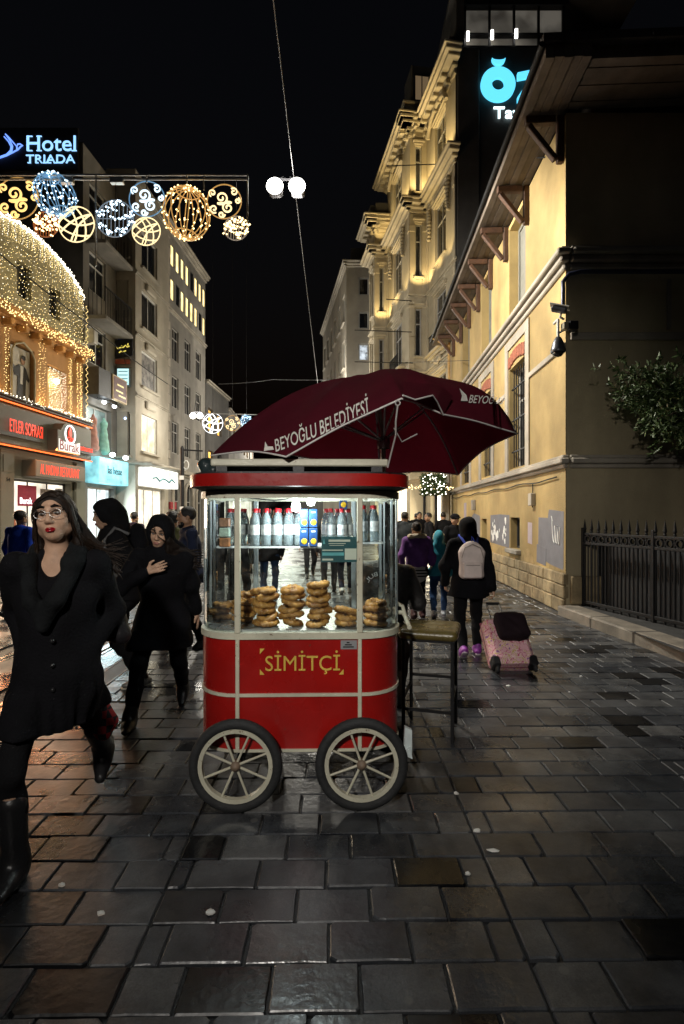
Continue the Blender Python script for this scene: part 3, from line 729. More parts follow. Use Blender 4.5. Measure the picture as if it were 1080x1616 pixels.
# ---- ornate floodlit building beyond it
MO = facade_frame((3.82, 23.4, 0), (.55, -3.4))
orn = thing('ornate_building', 'ornate floodlit stone building with bay windows and heavy cornices beyond the yellow building', 'building', M=MO)
M_UPL = em('uplight_lens', (1.0, .8, .4), 8.0)
def osec(p_left, p_right, cols, top=19.3, low=4.1, mid=True, rooms=None):
    """one stretch of the front between two points; cols: (centre u, width, lights)"""
    d = Vector((p_right[0] - p_left[0], p_right[1] - p_left[1])); L = d.length
    Mw = facade_frame((p_left[0], p_left[1], 0), d); Ms = sub(orn, Mw, MO)
    ops = []
    for c, wd, n in cols:
        for z0, z1 in ((4.9, 7.5), (8.75, 10.9), (12.3, 14.7), (16.1, 18.2)):
            if z1 < top: ops.append((c - wd / 2, c + wd / 2, z0, z1))
    shop = []
    if rooms: shop = [(rooms[0], rooms[1], .25, 3.25)]
    mb = MB(); wall_sheet(mb, L, top, ops + shop, .25); mb.build('wall', M_ORN, orn, M=Ms)
    for o_ in ops:
        n = [c[2] for c in cols if abs((o_[0] + o_[1]) / 2 - c[0]) < .01][0]
        window(orn, Ms, *o_, .10, M_FRAME, M_PANE, (n, 2), .06, sill=M_ORN, hood=M_ORN)
    for s in shop:
        wo = window(orn, Ms, *s, .18, M_ORN, M_WARMLIGHT, (2, 1), .08, name='shop_window')
    moulding(MB(), L, 3.5, [(.05, .12), (.16, .14), (.24, .1), (.12, .06)]).build('cornice', M_ORN, orn, M=Ms)
    if mid:
        moulding(MB(), L, 15.15, [(.08, .14), (.22, .12), (.40, .14), (.5, .1), (.34, .06)]).build('cornice', M_ORN, orn, M=Ms)
        moulding(MB(), L, 11.35, [(.05, .08), (.12, .08), (.06, .05)]).build('cornice', M_ORN, orn, M=Ms)
        moulding(MB(), L, 7.9, [(.05, .08), (.1, .08)]).build('cornice', M_ORN, orn, M=Ms)
    moulding(MB(), L, top - .75, [(.08, .2), (.2, .14), (.46, .12), (.6, .14), (.68, .1), (.4, .06)]).build('top_cornice', M_ORN, orn, M=Ms)
    k = 0
    x = .15
    while x < L - .1:
        mb = MB(); mb.box(x - .07, x + .07, -.44, -.005, top - .56, top - .415, bev=.02); mb.box(x - .055, x + .055, -.24, -.004, top - .80, top - .57, bev=.03); mb.build('corbel', M_ORN, orn, M=Ms)
        x += .48
    mb = MB(); mb.box(0, L, -.25, .4, top + .02, top + .7); mb.build('parapet', M_DARKR, orn, M=Ms)
    # pilaster strips at the corners
    for xx in (.09, L - .09):
        mb = MB(); mb.box(xx - .11, xx + .11, -.05, -.003, 4.0, 15.1, bev=.01); mb.box(xx - .13, xx + .13, -.08, -.004, 14.3, 14.6, bev=.02); mb.box(xx - .13, xx + .13, -.08, -.004, 10.9, 11.2, bev=.02); mb.build('pilaster', M_ORN, orn, M=Ms)
    return Mw, Ms, L
mA = osec((3.82, 23.4), (4.37, 20.0), [(1.75, 1.3, 2)], rooms=(.5, 2.9))
mAB = osec((3.05, 23.3), (3.815, 23.4), [(.39, .30, 1)])
mB = osec((2.40, 27.4), (3.05, 23.3), [(2.05, 1.5, 3)], rooms=(.5, 3.6))
mC = osec((1.74, 27.35), (2.40, 27.4), [(.34, .26, 1)], top=17.2)
mC2 = osec((1.55, 28.6), (1.74, 27.35), [(.6, .5, 1)], top=17.2)
# curved pediments with oval openings over the bays, carved garlands
for Mw, Ms, L in (mA, mB):
    cx_ = L / 2; mb = MB()
    arc = [(cx_ + 1.15 * math.cos(t), -.16, 18.35 + .75 * math.sin(t) - .4) for t in np.linspace(.15, math.pi - .15, 14)]
    mb.tube(arc, .09, 8)
    mb.build('arched_pediment', M_ORN, orn, M=Ms)
    for sx in (-1, 1):
        g = MB(); base = Vector((cx_ + sx * 1.15, -.12, 14.95))
        for k in range(9):
            t = k / 8; g.ball((cx_ + sx * (1.2 - .1 * math.sin(3 * t)), -.10, 14.9 - 1.2 * t), (.13 - .06 * t, .10, .12 - .05 * t), 8, 5)
        g.build('carved_garland', M_ORN, orn, M=Ms)
        ov = [(cx_ + sx * .95 + .20 * math.cos(t), -.07, 14.25 + .34 * math.sin(t)) for t in np.linspace(0, 2 * math.pi, 17)[:-1]]
    for zz, hh in ((8.62, .6),):
        mb = MB()
        for k in range(14): xx = cx_ - .75 + 1.5 * k / 13; mb.tube([(xx, -.22, zz), (xx, -.22, zz + hh)], .014, 5)
        mb.box(cx_ - .8, cx_ + .8, -.24, -.20, zz + hh, zz + hh + .03); mb.box(cx_ - .8, cx_ + .8, -.24, -.20, zz - .02, zz + .02)
        mb.build('balcony_rail', M_IRON, orn, M=Ms)
        b2 = moulding(MB(), 1.9, zz - .40, [(.10, .12), (.2, .12), (.32, .1)], x0=cx_ - .95); b2.build('balcony_slab', M_ORN, orn, M=Ms)
        b2 = MB()
        for k in range(5): b2.ball((cx_ - .3 + .15 * k, -.12, zz - .62 + .05 * abs(k - 2)), (.09, .08, .12), 8, 5)
        b2.build('carved_garland', M_ORN, orn, M=Ms)
# dormer box on the roof over the bay
mb = MB(); mb.box(0, .95, -.2, 1.0, 19.32, 21.6); dm = mb.build('dormer', M_DARKR, orn, M=mAB[1])
window(orn, mAB[1], .12, .84, 20.0, 21.2, -.26, M_BFRAME, em('dim_amber_window', (.8, .55, .3), .16), (2, 1), .06)
moulding(MB(), .95, 19.35, [(.28, .1), (.34, .35), (.42, .08)]).build('dormer_ledge', M_ORN, orn, M=mAB[1])
# blank dark flank wall with the lit hotel sign
MF = facade_frame((4.375, 19.99, 0), (1, 0)); MFs = sub(orn, MF, MO)
mb = MB(); mb.box(0, 12, 0, 12, 0, 19.6); fw = mb.build('flank_wall', pm('charcoal_cladding', (.045, .042, .04), .75, .2, 1.5, .12, 20), orn, M=MFs)
mb = MB(); mb.box(.05, .9, -.06, -.002, 6, 19.5, bev=.03); mb.build('corner_strip', pm('charcoal_cladding_strip', (.07, .066, .062), .7, .2, 1.5, .1, 20), orn, M=MFs)
mb = MB(); 
for k in range(5): mb.box(.35 + k * .95, .43 + k * .95, .1, .2, 19.6, 21.4)
mb.box(.2, 4.3, .05, .25, 19.6, 19.72); mb.box(.2, 4.3, .05, .25, 21.3, 21.5); mb.box(.2, 4.3, .06, .24, 20.15, 20.22)
pvl = mb.build('roof_terrace_frame', M_IRON, orn, M=MFs)
MB().quad((.2, .3, 19.7), (4.3, .3, 19.7), (4.3, .3, 21.3), (.2, .3, 21.3)).build('terrace_glazing', em('dim_terrace_glow', (.55, .5, .42), .10, mottled=.6, scale=1.2), pvl)
mb = MB(); mb.box(-.2, 7.0, -.3, 4, 21.5, 21.75); mb.build('terrace_roof', M_DARKR, orn, M=MFs)
for k in range(3): MB().box(.42 + k * .93, .52 + k * .93, -.03, .02, 19.85 + k * .05, 20.2 + k * .05).build('terrace_lamp', em('terrace_lamp_glow', (1, .97, .9), 6), pvl)
MB().box(.0, .3, -.1, 1, 19.61, 22.2).build('terrace_post', M_DARKR, orn, M=MFs)
# the sign
sg = thing('lit_wall_sign', 'large cyan lit letters on the dark flank wall behind the eave', 'sign', M=MF)
M_CY = em('cyan_lit_letters', (.10, .55, .80), 1.6)
ctr = at(786, 136, 19.98) - MF.translation
def ring(mb, cx_, cz_, ro, ri, y0, y1, n=36, sx=1.0):
    for k in range(n):
        a, b = 2 * math.pi * k / n, 2 * math.pi * (k + 1) / n
        P = lambda r, t, y: (cx_ + sx * r * math.cos(t), y, cz_ + r * math.sin(t))
        mb.add([P(ro, a, y0), P(ro, b, y0), P(ri, b, y0), P(ri, a, y0)], [(3, 2, 1, 0)]); mb.add([P(ro, a, y0), P(ro, b, y0), P(ro, b, y1), P(ro, a, y1)], [(0, 1, 2, 3)])
        mb.add([P(ri, a, y0), P(ri, b, y0), P(ri, b, y1), P(ri, a, y1)], [(3, 2, 1, 0)])
mb = MB(); ring(mb, ctr.x - .02, ctr.z, .66, .24, -.14, -.02); mb.build('letter', M_CY, sg)
mb = MB(); t_ = np.linspace(math.pi, 2 * math.pi, 11)
pl = [(ctr.x + .26 * math.cos(t), ctr.z + .98 + .24 * math.sin(t)) for t in t_] + [(ctr.x + .24 * math.cos(t), ctr.z + .98 + .07 * math.sin(t)) for t in t_[::-1]]
mb.prism(pl, -.14, -.02); mb.build('letter_breve', M_CY, sg)
zx = ctr.x + .72
mb = MB(); mb.prism([(zx, ctr.z + .42), (zx + .95, ctr.z + .62), (zx + .95, ctr.z + .4), (zx + .42, ctr.z - .42), (zx + .95, ctr.z - .40), (zx + .95, ctr.z - .66), (zx, ctr.z - .68), (zx, ctr.z - .5), (zx + .52, ctr.z + .26), (zx, ctr.z + .16)][::-1], -.14, -.02); mb.build('letter', M_CY, sg)
mb = MB(); text_to(mb, 'Tav', ctr.x - .18, ctr.x + .88, ctr.z - 1.28, ctr.z - .85, -.1, .06); mb.build('lettering', em('white_cyan_letters', (.75, .95, 1.0), 2.2), sg)

# ---- off-white building where the street bends
MW = facade_frame((.26, 31.0, 0), (1, 0))
wb = thing('pale_building', 'plain off-white building with three small stacked windows past the ornate one', 'building', M=MW)
wz = [(14.75, 15.8), (12.75, 13.75), (10.85, 11.85), (8.6, 9.6)]
mb = MB(); wall_sheet(mb, 4.5, 16.6, [(.73, 1.33, a, b) for a, b in wz], .2); mb.build('wall', M_WHITEB, wb)
for i, (a, b) in enumerate(wz): window(wb, Matrix(), .73, 1.33, a, b, .12, M_WFRAME, M_LITWARM if False else (em('cool_window_glow', (.8, .9, 1), .5, mottled=.9, scale=4) if i == 2 else M_PANE), (1, 1), .07)
moulding(MB(), 4.5, 16.4, [(.06, .12), (.16, .14), (.24, .1)]).build('cornice', M_WHITEB, wb)
MW2 = facade_frame((-1.57, 43, 0), (1.83, -12.0)); ms = sub(wb, MW2, MW); LW = 12.14
ops = [(u - .5, u + .5, z, z + 1.7) for u in (1.2, 3.2, 5.2, 7.2, 9.2, 11.0) for z in (4.6, 7.6, 10.6, 13.4)]
mb = MB(); wall_sheet(mb, LW, 16.6, ops, .2); mb.build('wall', M_WHITEB, wb, M=ms)
for o_ in ops: window(wb, ms, *o_, .12, M_WFRAME, M_PANE, (2, 1), .07, sill=M_WHITEB)
moulding(MB(), LW, 16.4, [(.06, .12), (.16, .14), (.24, .1)]).build('cornice', M_WHITEB, wb, M=ms)
MB().box(.05, 4.5, .3, 10, 16.55, 16.7).build('roof', M_ROOF, wb)
MB().box(.3, 2.0, 1.5, 5, 16.7, 18.3).build('roof_hut', M_DARKR, wb)
# distant dark block down the street
MD = facade_frame((-5.2, 62, 0), (3.6, -18.5))
db = thing('distant_dark_building', 'dark distant building at the far end of the street, just left of the pale one', 'building', M=MD)
ops = [(u - .5, u + .5, z, z + 1.5) for u in np.arange(1.5, 18, 2.2) for z in (4.5, 7.5, 10.3)]
mb = MB(); wall_sheet(mb, 18.8, 13, ops, .2); mb.box(0, 18.8, .3, 8, 0, 12.9); mb.build('wall', M_DARKR, db)
for i, o_ in enumerate(ops): window(db, Matrix(), *o_, .1, M_FRAME, M_LITWARM if i % 5 == 2 else M_PANE, (1, 1), .08)

# ---- left side: restaurant with light curtain
MR_ = facade_frame((FL(9.5), 9.5, 0), DL)
rb = thing('restaurant_building', 'arched orange restaurant front with olive sign band and neon lines on the left', 'building', M=MR_)
LR = 8.21
ops = [(4.74, 7.5, .3, 2.62), (.4, 3.9, .3, 2.62)]
up_ops = [(4.6, 5.62, 4.75, 6.35), (6.25, 7.2, 4.75, 6.2), (2.9, 3.8, 4.75, 6.2)]
top_ops = [(4.87, 5.5, 7.7, 8.7), (6.33, 6.92, 7.7, 8.65), (3.3, 3.95, 7.7, 8.7)]
mb = MB(); wall_sheet(mb, LR, 3.4, ops, .3); mb.build('ground_floor_wall', M_OLIVE, rb)
mb = MB(); wall_sheet(mb, LR, 6.85, up_ops, .18, z0=4.6); mb.build('wall', M_ORANGEW, rb)
mb = MB(); wall_sheet(mb, LR, 8.9, top_ops, .2, z0=7.25); 
arch = [(x, 8.9 + .80 * max(0, 1 - ((x - 5.6) / 2.6) ** 2) ** .7) for x in np.linspace(3.0, 8.2, 25)]
mb.prism([(3.0, 8.9)] + [(8.2, 8.9)] + arch[::-1], 0, .3); mb.build('upper_wall', M_PALEW, rb)
MB().box(.0, LR, .35, 5, 0, 8.88).build('rear_block', M_DARKR, rb)
for o_ in top_ops: window(rb, Matrix(), *o_, .15, M_BFRAME, M_PANE, (1, 1), .08)
mb = moulding(MB(), LR, 6.85, [(.12, .08), (.3, .12), (.38, .1), (.2, .09)], ends=False); mb.build('cornice', M_ORANGEW, rb)
for k in range(14): MB().box(.2 + k * .58, .36 + k * .58, -.28, -.002, 6.66, 6.848, bev=.02).build('corbel', M_ORANGEW, rb)
MB().box(0, LR, -.30, -.002, 3.46, 4.5, bev=.02).build('sign_band', M_OLIVE, rb)
moulding(MB(), LR, 4.62, [(.34, .06), (.40, .05)], ends=False).build('band_ledge', M_OLIVED, rb)
for z in (3.42, 4.56): MB().tube([(.02, -.33, z), (LR - .02, -.33, z)], .022, 6).build('neon_tube', M_NEON, rb)
for a, b in ((4.05, 4.6), (7.62, 8.15), (.0, .35)): 
    mb = MB(); mb.box(a, b, -.12, -.002, 0, 3.34, bev=.02); mb.box(a + .1, b - .1, -.135, -.121, 2.75, 3.2); mb.build('pier', M_OLIVE, rb)
for o_ in ops:
    wo = window(rb, Matrix(), *o_, .22, M_BFRAME, M_LITWHITE, (3, 1), .06, name='shop_window')
mb = MB(); mb.box(5.05, 7.62, -.42, -.003, 2.68, 3.16, bev=.02); mb.build('sign_board', M_OLIVE, rb)
mb = MB(); text_to(mb, 'AL MADINA RESTAURANT', 5.25, 7.25, 2.77, 3.06, -.425, .003, bold=0); mb.build('lettering', M_REDLET, rb)
mb = MB(); mb.box(3.6, 5.45, -.42, -.304, 3.66, 3.76); mb.build('sign_ledge', M_OLIVED, rb)
mb = MB(); text_to(mb, 'ETLER SOFRASI', 4.02, 5.4, 3.78, 4.12, -.40, .004, bold=0); mb.build('lettering', M_REDLET, rb)
mb = MB(); mb.prism([(5.75, 3.5), (6.95, 3.5), (6.95, 4.12), (6.8, 4.12), (6.6, 4.34), (6.35, 4.4), (6.1, 4.34), (5.9, 4.12), (5.75, 4.12)], -.62, -.304); mb.build('logo_box', M_OLIVE, rb)
mb = MB(); text_to(mb, 'Burak', 5.85, 6.88, 3.54, 3.84, -.628, .003); mb.build('lettering', pm('dark_red_letter_face', (.30, .01, .02), .4, .1, emit=(.3, .005, .01), estr=.15), rb)
MB().prism([(5.80, 3.51), (6.93, 3.51), (6.93, 3.87), (6.6, 3.80), (6.1, 3.80), (5.80, 3.87)], -.6245, -.6215).build('letter_halo', em('logo_white', (1, .96, .9), .85), rb)
mb = MB(); 
for s_ in (0,):
    ringp = [(6.36 + .26 * math.cos(t), -.645, 4.05 + .27 * math.sin(t)) for t in np.linspace(0, 2 * math.pi, 29)[:-1]]; mb.tube(ringp, .022, 6, closed=True)
mb.build('logo_ring', M_WHITELET, rb)
mb = MB(); mb.prism([(6.36, 4.28), (6.28, 4.12), (6.29, 4.02), (6.36, 3.98), (6.43, 4.02), (6.44, 4.12)], -.65, -.63); mb.build('logo_flame', M_REDLET, rb)
mb = MB(); text_to(mb, 'CZN', 6.2, 6.54, 3.84, 3.97, -.65, .02); mb.build('lettering', M_REDLET, rb)
mb = MB(); mb.box(7.1, 8.1, -.42, -.304, 3.62, 3.86); mb.build('sign_board', M_OLIVED, rb)
mb = MB(); text_to(mb, 'restaurant', 7.2, 8.05, 3.70, 3.84, -.44, .015); mb.build('lettering', M_REDLET, rb)
mb = MB(); text_to(mb, '54', 4.27, 4.42, 2.50, 2.60, -.128, .004); mb.build('house_number', M_IRON, rb)
# menu boards and hanging flag inside the lit shop
mb = MB(); mb.box(4.95, 5.75, .02, .04, 1.86, 2.45); fl = mb.build('hanging_banner', pm('maroon_banner', (.25, .012, .035), .7, .15, emit=(.25, .01, .03), estr=.25), rb)
mb = MB(); text_to(mb, 'Burak', 5.02, 5.55, 1.92, 2.10, .015, .003); mb.build('lettering', M_WHITELET, fl)
for i, (a, b, c, d) in enumerate([(6.95, 7.3, 2.25, 2.45), (6.95, 7.3, 1.98, 2.2), (6.9, 7.3, 1.45, 1.9), (6.2, 6.8, 2.2, 2.4), (5.0, 5.5, 1.2, 1.7)]):
    mb = MB(); mb.box(a, b, .17, .2, c, d); mb.build('menu_board', pm('menu_print_%d' % i, [(.5, .5, .6), (.55, .2, .1), (.6, .55, .5), (.25, .2, .18), (.45, .12, .05)][i], .6, .7, 14, 0), rb)
# poster of a figure in a dark jacket inside the arched niche
nz_ = MB(); nz_.box(4.66, 5.56, .10, .13, 4.78, 6.3); po = nz_.build('poster', pm('pale_poster', (.62, .60, .55), .6, .08), rb)
mb = MB(); mb.prism([(5.0, 4.85), (5.35, 4.85), (5.38, 5.5), (5.5, 5.42), (5.53, 5.5), (5.38, 5.78), (5.28, 5.84), (5.1, 5.84), (4.9, 5.72), (4.7, 5.95), (4.68, 5.88), (4.9, 5.5), (5.03, 5.5)], .085, .098); mb.build('printed_jacket', pm('print_black', (.02, .02, .02), .6), po)
mb = MB(); mb.prism([(5.12, 5.3), (5.22, 5.3), (5.26, 5.82), (5.13, 5.82)], .078, .084); mb.build('printed_shirt', pm('print_white', (.7, .7, .68), .6), po)
mb = MB(); mb.ball((5.24, .08, 5.98), (.09, .006, .13), 12, 8); mb.build('printed_face', pm('print_skin', (.45, .25, .15), .6), po)
mb = MB(); mb.ball((5.26, .076, 6.06), (.10, .006, .07), 12, 8); mb.build('printed_hair', MATS['print_black'], po)
mb = MB(); mb.tube([(4.62, -.03, 4.76), (4.62, -.03, 6.1), (4.75, -.03, 6.3), (5.1, -.03, 6.45), (5.45, -.03, 6.3), (5.6, -.03, 6.1), (5.6, -.03, 4.76)], .03, 6); mb.build('niche_frame', pm('cream_paint', (.6, .55, .42), .5), rb)
MB().box(6.27, 7.18, .12, .15, 4.78, 6.15).build('lit_niche', pm('amber_plaster', (.6, .4, .15), .7, .3, 6), rb)
MB().ball((6.62, -.05, 5.75), .09, 12, 8).build('niche_lamp', em('niche_lamp_glow', (1, .88, .6), 14), rb)
window(rb, Matrix(), *up_ops[2], .12, M_BFRAME, M_LITWARM, (2, 1), .06)
MB().box(4.63, 5.58, -.02, .08, 4.62, 4.80).build('red_sill_box', pm('red_paint_box', (.4, .03, .02), .5), rb)

# ---- grey building with balconies and a display window
M2 = facade_frame((FL(17.72), 17.72, 0), DL); L2 = 2.40
g2 = thing('balcony_building', 'narrow grey building with iron balconies above the cyan shop sign', 'building', M=M2)
ops = [(.4, 1.55, 9.5, 10.9), (.4, 1.55, 6.95, 8.3), (.4, 1.55, 12.0, 13.3), (.18, 1.95, 3.95, 5.5), (.3, 2.2, .1, 2.6)]
mb = MB(); wall_sheet(mb, L2, 14.3, ops, .25); mb.build('wall', M_GREYR, g2)
MB().box(0, L2, .3, 9, 0, 14.28).build('rear_block', M_DARKR, g2)
for o_ in ops[:3]: window(g2, Matrix(), *o_, .08, M_WFRAME, M_PANE, (2, 2), .07)
window(g2, Matrix(), *ops[3], .18, M_WFRAME, em('display_window_glow', (.35, .5, .5), .25, mottled=.8, scale=3), (2, 1), .06, name='display_window')
for k in range(2):
    o = net_obj('mannequin', SDF(.03).cap((.62 + .75 * k, -.02, 4.0), (.62 + .75 * k, -.02, 4.7), .20, .11, .03).cap((.62 + .75 * k, -.02, 4.7), (.62 + .75 * k, -.02, 4.95), .1, .13, .03).cap((.62 + .75 * k, -.02, 5.0), (.62 + .75 * k, -.02, 5.12), .05, .06, .03).run(.01, 30), pm('mannequin_gown_%d' % k, [(.5, .25, .2), (.25, .5, .4)][k], .6), g2)
window(g2, Matrix(), *ops[4], .18, M_WFRAME, M_LITCOOL, (2, 1), .06, name='shop_window')
for z, zt in ((8.5, .95), (11.1, .95)):
    MB().box(.15, 2.25, -.72, -.002, z - .14, z, bev=.02).build('balcony_slab', M_GREYR, g2)
    mb = MB()
    for k in range(18): mb.tube([(.2 + k * .118, -.68, z), (.2 + k * .118, -.68, z + zt)], .011, 5)
    for k in range(5): 
        for xx in (.2, 2.2): mb.tube([(xx, -.68 + .15 * k, z), (xx, -.68 + .15 * k, z + zt)], .011, 5)
    mb.box(.18, 2.22, -.7, -.66, z + zt, z + zt + .04); mb.build('balcony_rail', M_IRON, g2)
MB().box(.1, 1.0, -.5, -.003, 5.75, 6.7).build('balcony_box', M_BFRAME, g2)
mb = MB(); mb.box(1.0, 2.1, -.55, -.45, 5.78, 6.7, bev=.02); s2 = mb.build('hanging_sign', pm('gold_frame', (.55, .42, .25), .5), g2)
mb = MB(); mb.box(1.06, 2.04, -.556, -.552, 5.84, 6.64); mb.build('sign_face', pm('dark_maroon_face', (.06, .012, .01), .5, emit=(.2, .03, .02), estr=.12), s2)
mb = MB(); 
for z, a, b in ((6.38, 1.3, 1.8), (6.15, 1.2, 1.75), (6.0, 1.4, 1.95)): mb.box(a, b, -.562, -.558, z - .03, z + .03)
mb.build('sign_print', em('gold_print', (.9, .75, .3), .7), s2)
mb = MB(); mb.box(.1, 2.32, -.5, -.003, 2.72, 3.62, bev=.02); cs = mb.build('lightbox_sign', M_CYANSIGN, g2)
mb = MB(); text_to(mb, 'las hesse', .7, 1.75, 3.08, 3.34, -.52, .01); mb.build('lettering', pm('dark_teal_letters', (.01, .06, .08), .5), cs)
for xx in (.55, 1.55): MB().ball((xx, -.75, 3.72), (.10, .10, .08), 10, 6).build('sign_lamp', em('cool_lamp', (.9, .97, 1), 14), g2)
for xx in (.75, 1.5): MB().ball((xx, -.35, 5.62), (.08, .08, .07), 10, 6).build('display_lamp', em('cool_lamp', (.9, .97, 1), 14), g2)
mb = MB(); mb.tube([(.2, -.4, 5.66), (1.9, -.4, 5.66)], .02, 6); mb.build('lamp_rail', M_IRON, g2)
MB().box(.05, .35, -.35, -.003, 7.5, 8.0, bev=.03).build('air_conditioner', M_WFRAME, g2)
# its flank above the restaurant carries the hotel name
MH = facade_frame((FL(17.72) - 3.4, 17.70, 0), (1, 0)); mh = sub(g2, MH, M2)
MB().quad((-4, 0, 0), (3.4, 0, 0), (3.4, 0, 14.3), (-4, 0, 14.3)).build('flank_wall', M_DARKR, g2, M=mh)
hs = thing('hotel_sign', 'blue white lit hotel name with a flying bird on a dark board', 'sign', M=MH)
def hp(px, py): p = at(px, py, 17.6); return (p.x - MH.translation.x, p.z)
a0 = hp(-30, 268); a1 = hp(124, 203)
MB().box(a0[0], a1[0], -.14, -.03, a0[1], a1[1]).build('sign_board', pm('black_board', (.008, .008, .012), .6), hs)
x0, z0 = hp(44, 240); x1, z1 = hp(121, 216); mb = MB(); text_to(mb, 'Hotel', x0, x1, z0, z1, -.17, .03, bold=0)
def serif(mb, px, py, wpx): 
    a, b = hp(px - wpx / 2, py + .6); c, d = hp(px + wpx / 2, py - .6); mb.box(a, c, -.172, -.14, b, d)
for px, py in ((49, 239.5), (49, 217), (63.5, 239.5), (63.5, 217), (118.5, 239.5)): serif(mb, px, py, 8)
mb.build('lettering', M_BLUELET, hs)
x0, z0 = hp(43, 259); x1, z1 = hp(120, 246); mb = MB(); text_to(mb, 'TRIADA', x0, x1, z0, z1, -.17, .03, bold=0)
for px in (48, 60, 72, 80, 89, 98): serif(mb, px, 258.6, 5)
mb.build('lettering', M_BLUELET, hs)
mb = MB()
def pline(pts): mb.tube([(hp(px, py)[0], -.17, hp(px, py)[1]) for px, py in pts], .022, 6)
pline([(11, 214), (17, 220), (24, 228), (29, 234), (30, 230), (34, 229.5), (38, 232), (35, 233.5), (31, 238), (22, 243), (12, 248), (0, 252), (-10, 254)])
pline([(9, 218), (16, 226), (20, 234), (19, 240), (13, 246), (2, 250)]); pline([(11, 214), (18, 224), (22, 233), (21, 240), (16, 246)]); pline([(29, 234), (29, 239)])
mb.build('bird_outline', em('blue_neon', (.16, .32, 1.0), 1.6), hs)

# ---- cream building with a projecting bay
X3 = FL(20.1) + .73
M3 = facade_frame((X3, 20.1, 0), DL); L3 = 3.25
b3 = thing('cream_bay_building', 'cream building with a projecting bay and rounded corner left of the street', 'building', M=M3)
ops = [(.55, 2.1, z, z + h_) for z, h_ in ((4.15, 1.5), (6.75, 1.45), (9.1, 1.5), (11.5, 1.5))] + [(.25, 2.9, .1, 2.7)]
mb = MB(); wall_sheet(mb, L3, 15.0, ops, .2); 
for k in range(6):  # rounded far corner
    t0, t1 = R(90) * k / 6, R(90) * (k + 1) / 6; rr = .5
    p = lambda t: (L3 + rr * math.sin(t), rr - rr * math.cos(t))
    a, b = p(t0), p(t1); mb.add([(a[0], a[1], 0), (b[0], b[1], 0), (b[0], b[1], 15), (a[0], a[1], 15)], [(0, 1, 2, 3)], 0, True)
mb.build('wall', M_CREAM, b3)
MB().box(.01, L3 + .4, .32, 8, 0, 14.98).build('rear_block', M_CREAM, b3)
for i, o_ in enumerate(ops[:4]): window(b3, Matrix(), *o_, .08, M_WFRAME, [em('bright_display_glow', (1.0, .88, .6), .5, mottled=.95, scale=3), pm('printed_window_panel', (.12, .11, .10), .5, .9, 5), M_PANE, M_PANE][i], (1 if i == 1 else 2, 1), .07, sill=M_CREAM)
for z in (3.75, 6.4, 8.75, 11.15, 14.6): moulding(MB(), L3, z - .18, [(.04, .06), (.09, .06), (.05, .05)], ends=False).build('string_course', M_CREAM, b3)
for z in (6.4, 8.75, 11.15): MB().box(.85, 1.8, -.12, -.003, z - .50, z - .19, bev=.05).build('carved_apron', M_CREAM, b3)
window(b3, Matrix(), *ops[4], .16, M_WFRAME, M_LITWHITE, (3, 1), .07, name='shop_window')
mb = MB(); mb.box(.2, 3.1, -.55, -.003, 2.75, 3.5, bev=.03); mb.build('lightbox_sign', em('white_lightbox', (.95, .97, .9), 1.1, mottled=.5, scale=3), b3)
mb = MB(); mb.tube([(.3 + .33 * k, -.57, 3.05 + .08 * math.sin(k * 2.3)) for k in range(8)], .03, 6); mb.build('sign_print', pm('teal_print', (.02, .2, .25), .5), b3)
MB().box(-.1, L3 + .5, -.7, .3, 3.56, 3.66, bev=.03).build('shop_canopy', M_GREYTRIM, b3)
M3n = facade_frame((FL(20.1) - .4, 20.095, 0), (1, 0)); m3n = sub(b3, M3n, M3); LN = 1.13
ops = [(.38, .86, z, z + 1.5) for z in (9.2, 11.6)] + [(.34, .92, 3.9, 5.6)]
mb = MB(); wall_sheet(mb, LN, 15, ops, .2); mb.build('wall', M_CREAM, b3, M=m3n)
for i, o_ in enumerate(ops): window(b3, m3n, *o_, .14, M_FRAME, M_PANE, (1, 1), .05, sill=M_CREAM)
MB().ball((.72, .05, 5.35), .05, 8, 6).build('blue_lamp', em('blue_lamp', (.4, .6, 1), 6), b3, M=m3n)
sg = thing('projecting_shop_sign', 'black banner sign with yellow script sticking out from the cream bay', 'sign', M=M3n)
mb = MB(); mb.prism([(.30, 7.62), (1.06, 7.75), (1.06, 8.42), (.30, 8.3)], -.12, -.06); mb.build('banner', pm('black_banner', (.01, .01, .014), .6), sg)
mb = MB(); 
for st in ([(.95, 8.1), (.86, 8.06), (.8, 8.13), (.72, 8.05), (.6, 8.04), (.5, 8.0), (.46, 8.07)], [(.82, 7.92), (.7, 7.88), (.62, 7.9), (.55, 7.84)], [(.9, 8.2), (.88, 8.12)], [(.64, 8.12), (.66, 8.1)]): mb.tube([(a, -.128, b) for a, b in st], .022, 6)
mb.build('script', em('yellow_script', (1, .8, .15), .8), sg)
mb = MB(); mb.prism([(.5, 8.34), (.8, 8.38), (.8, 8.52), (.5, 8.46)], -.11, -.07); mb.build('blue_label', pm('blue_label', (.03, .05, .3), .6), sg)
mb = MB(); mb.box(.3, .95, -.1, -.07, 7.42, 7.6); mb.build('red_label', pm('red_label', (.5, .12, .06), .6), sg)
MB().tube([(.55, -.02, 8.35), (1.25, -1.2, 7.1)], .012, 5).build('stay_wire', M_IRON, sg)
sg = thing('lit_menu_box', 'small pale cyan lit box sign under the black banner', 'sign', M=M3n)
MB().box(.30, .98, -.16, -.02, 6.55, 7.28, bev=.02).build('case', pm('grey_case', (.12, .15, .16), .5), sg)
MB().box(.50, .94, -.166, -.162, 6.6, 7.22).build('lit_face', em('pale_cyan_face', (.6, .95, .98), 1.1), sg)
mb = MB(); 
for k in range(4): mb.box(.54, .9, -.172, -.168, 6.68 + .14 * k, 6.71 + .14 * k)
mb.build('print_lines', pm('teal_lines', (.1, .35, .4), .5), sg)

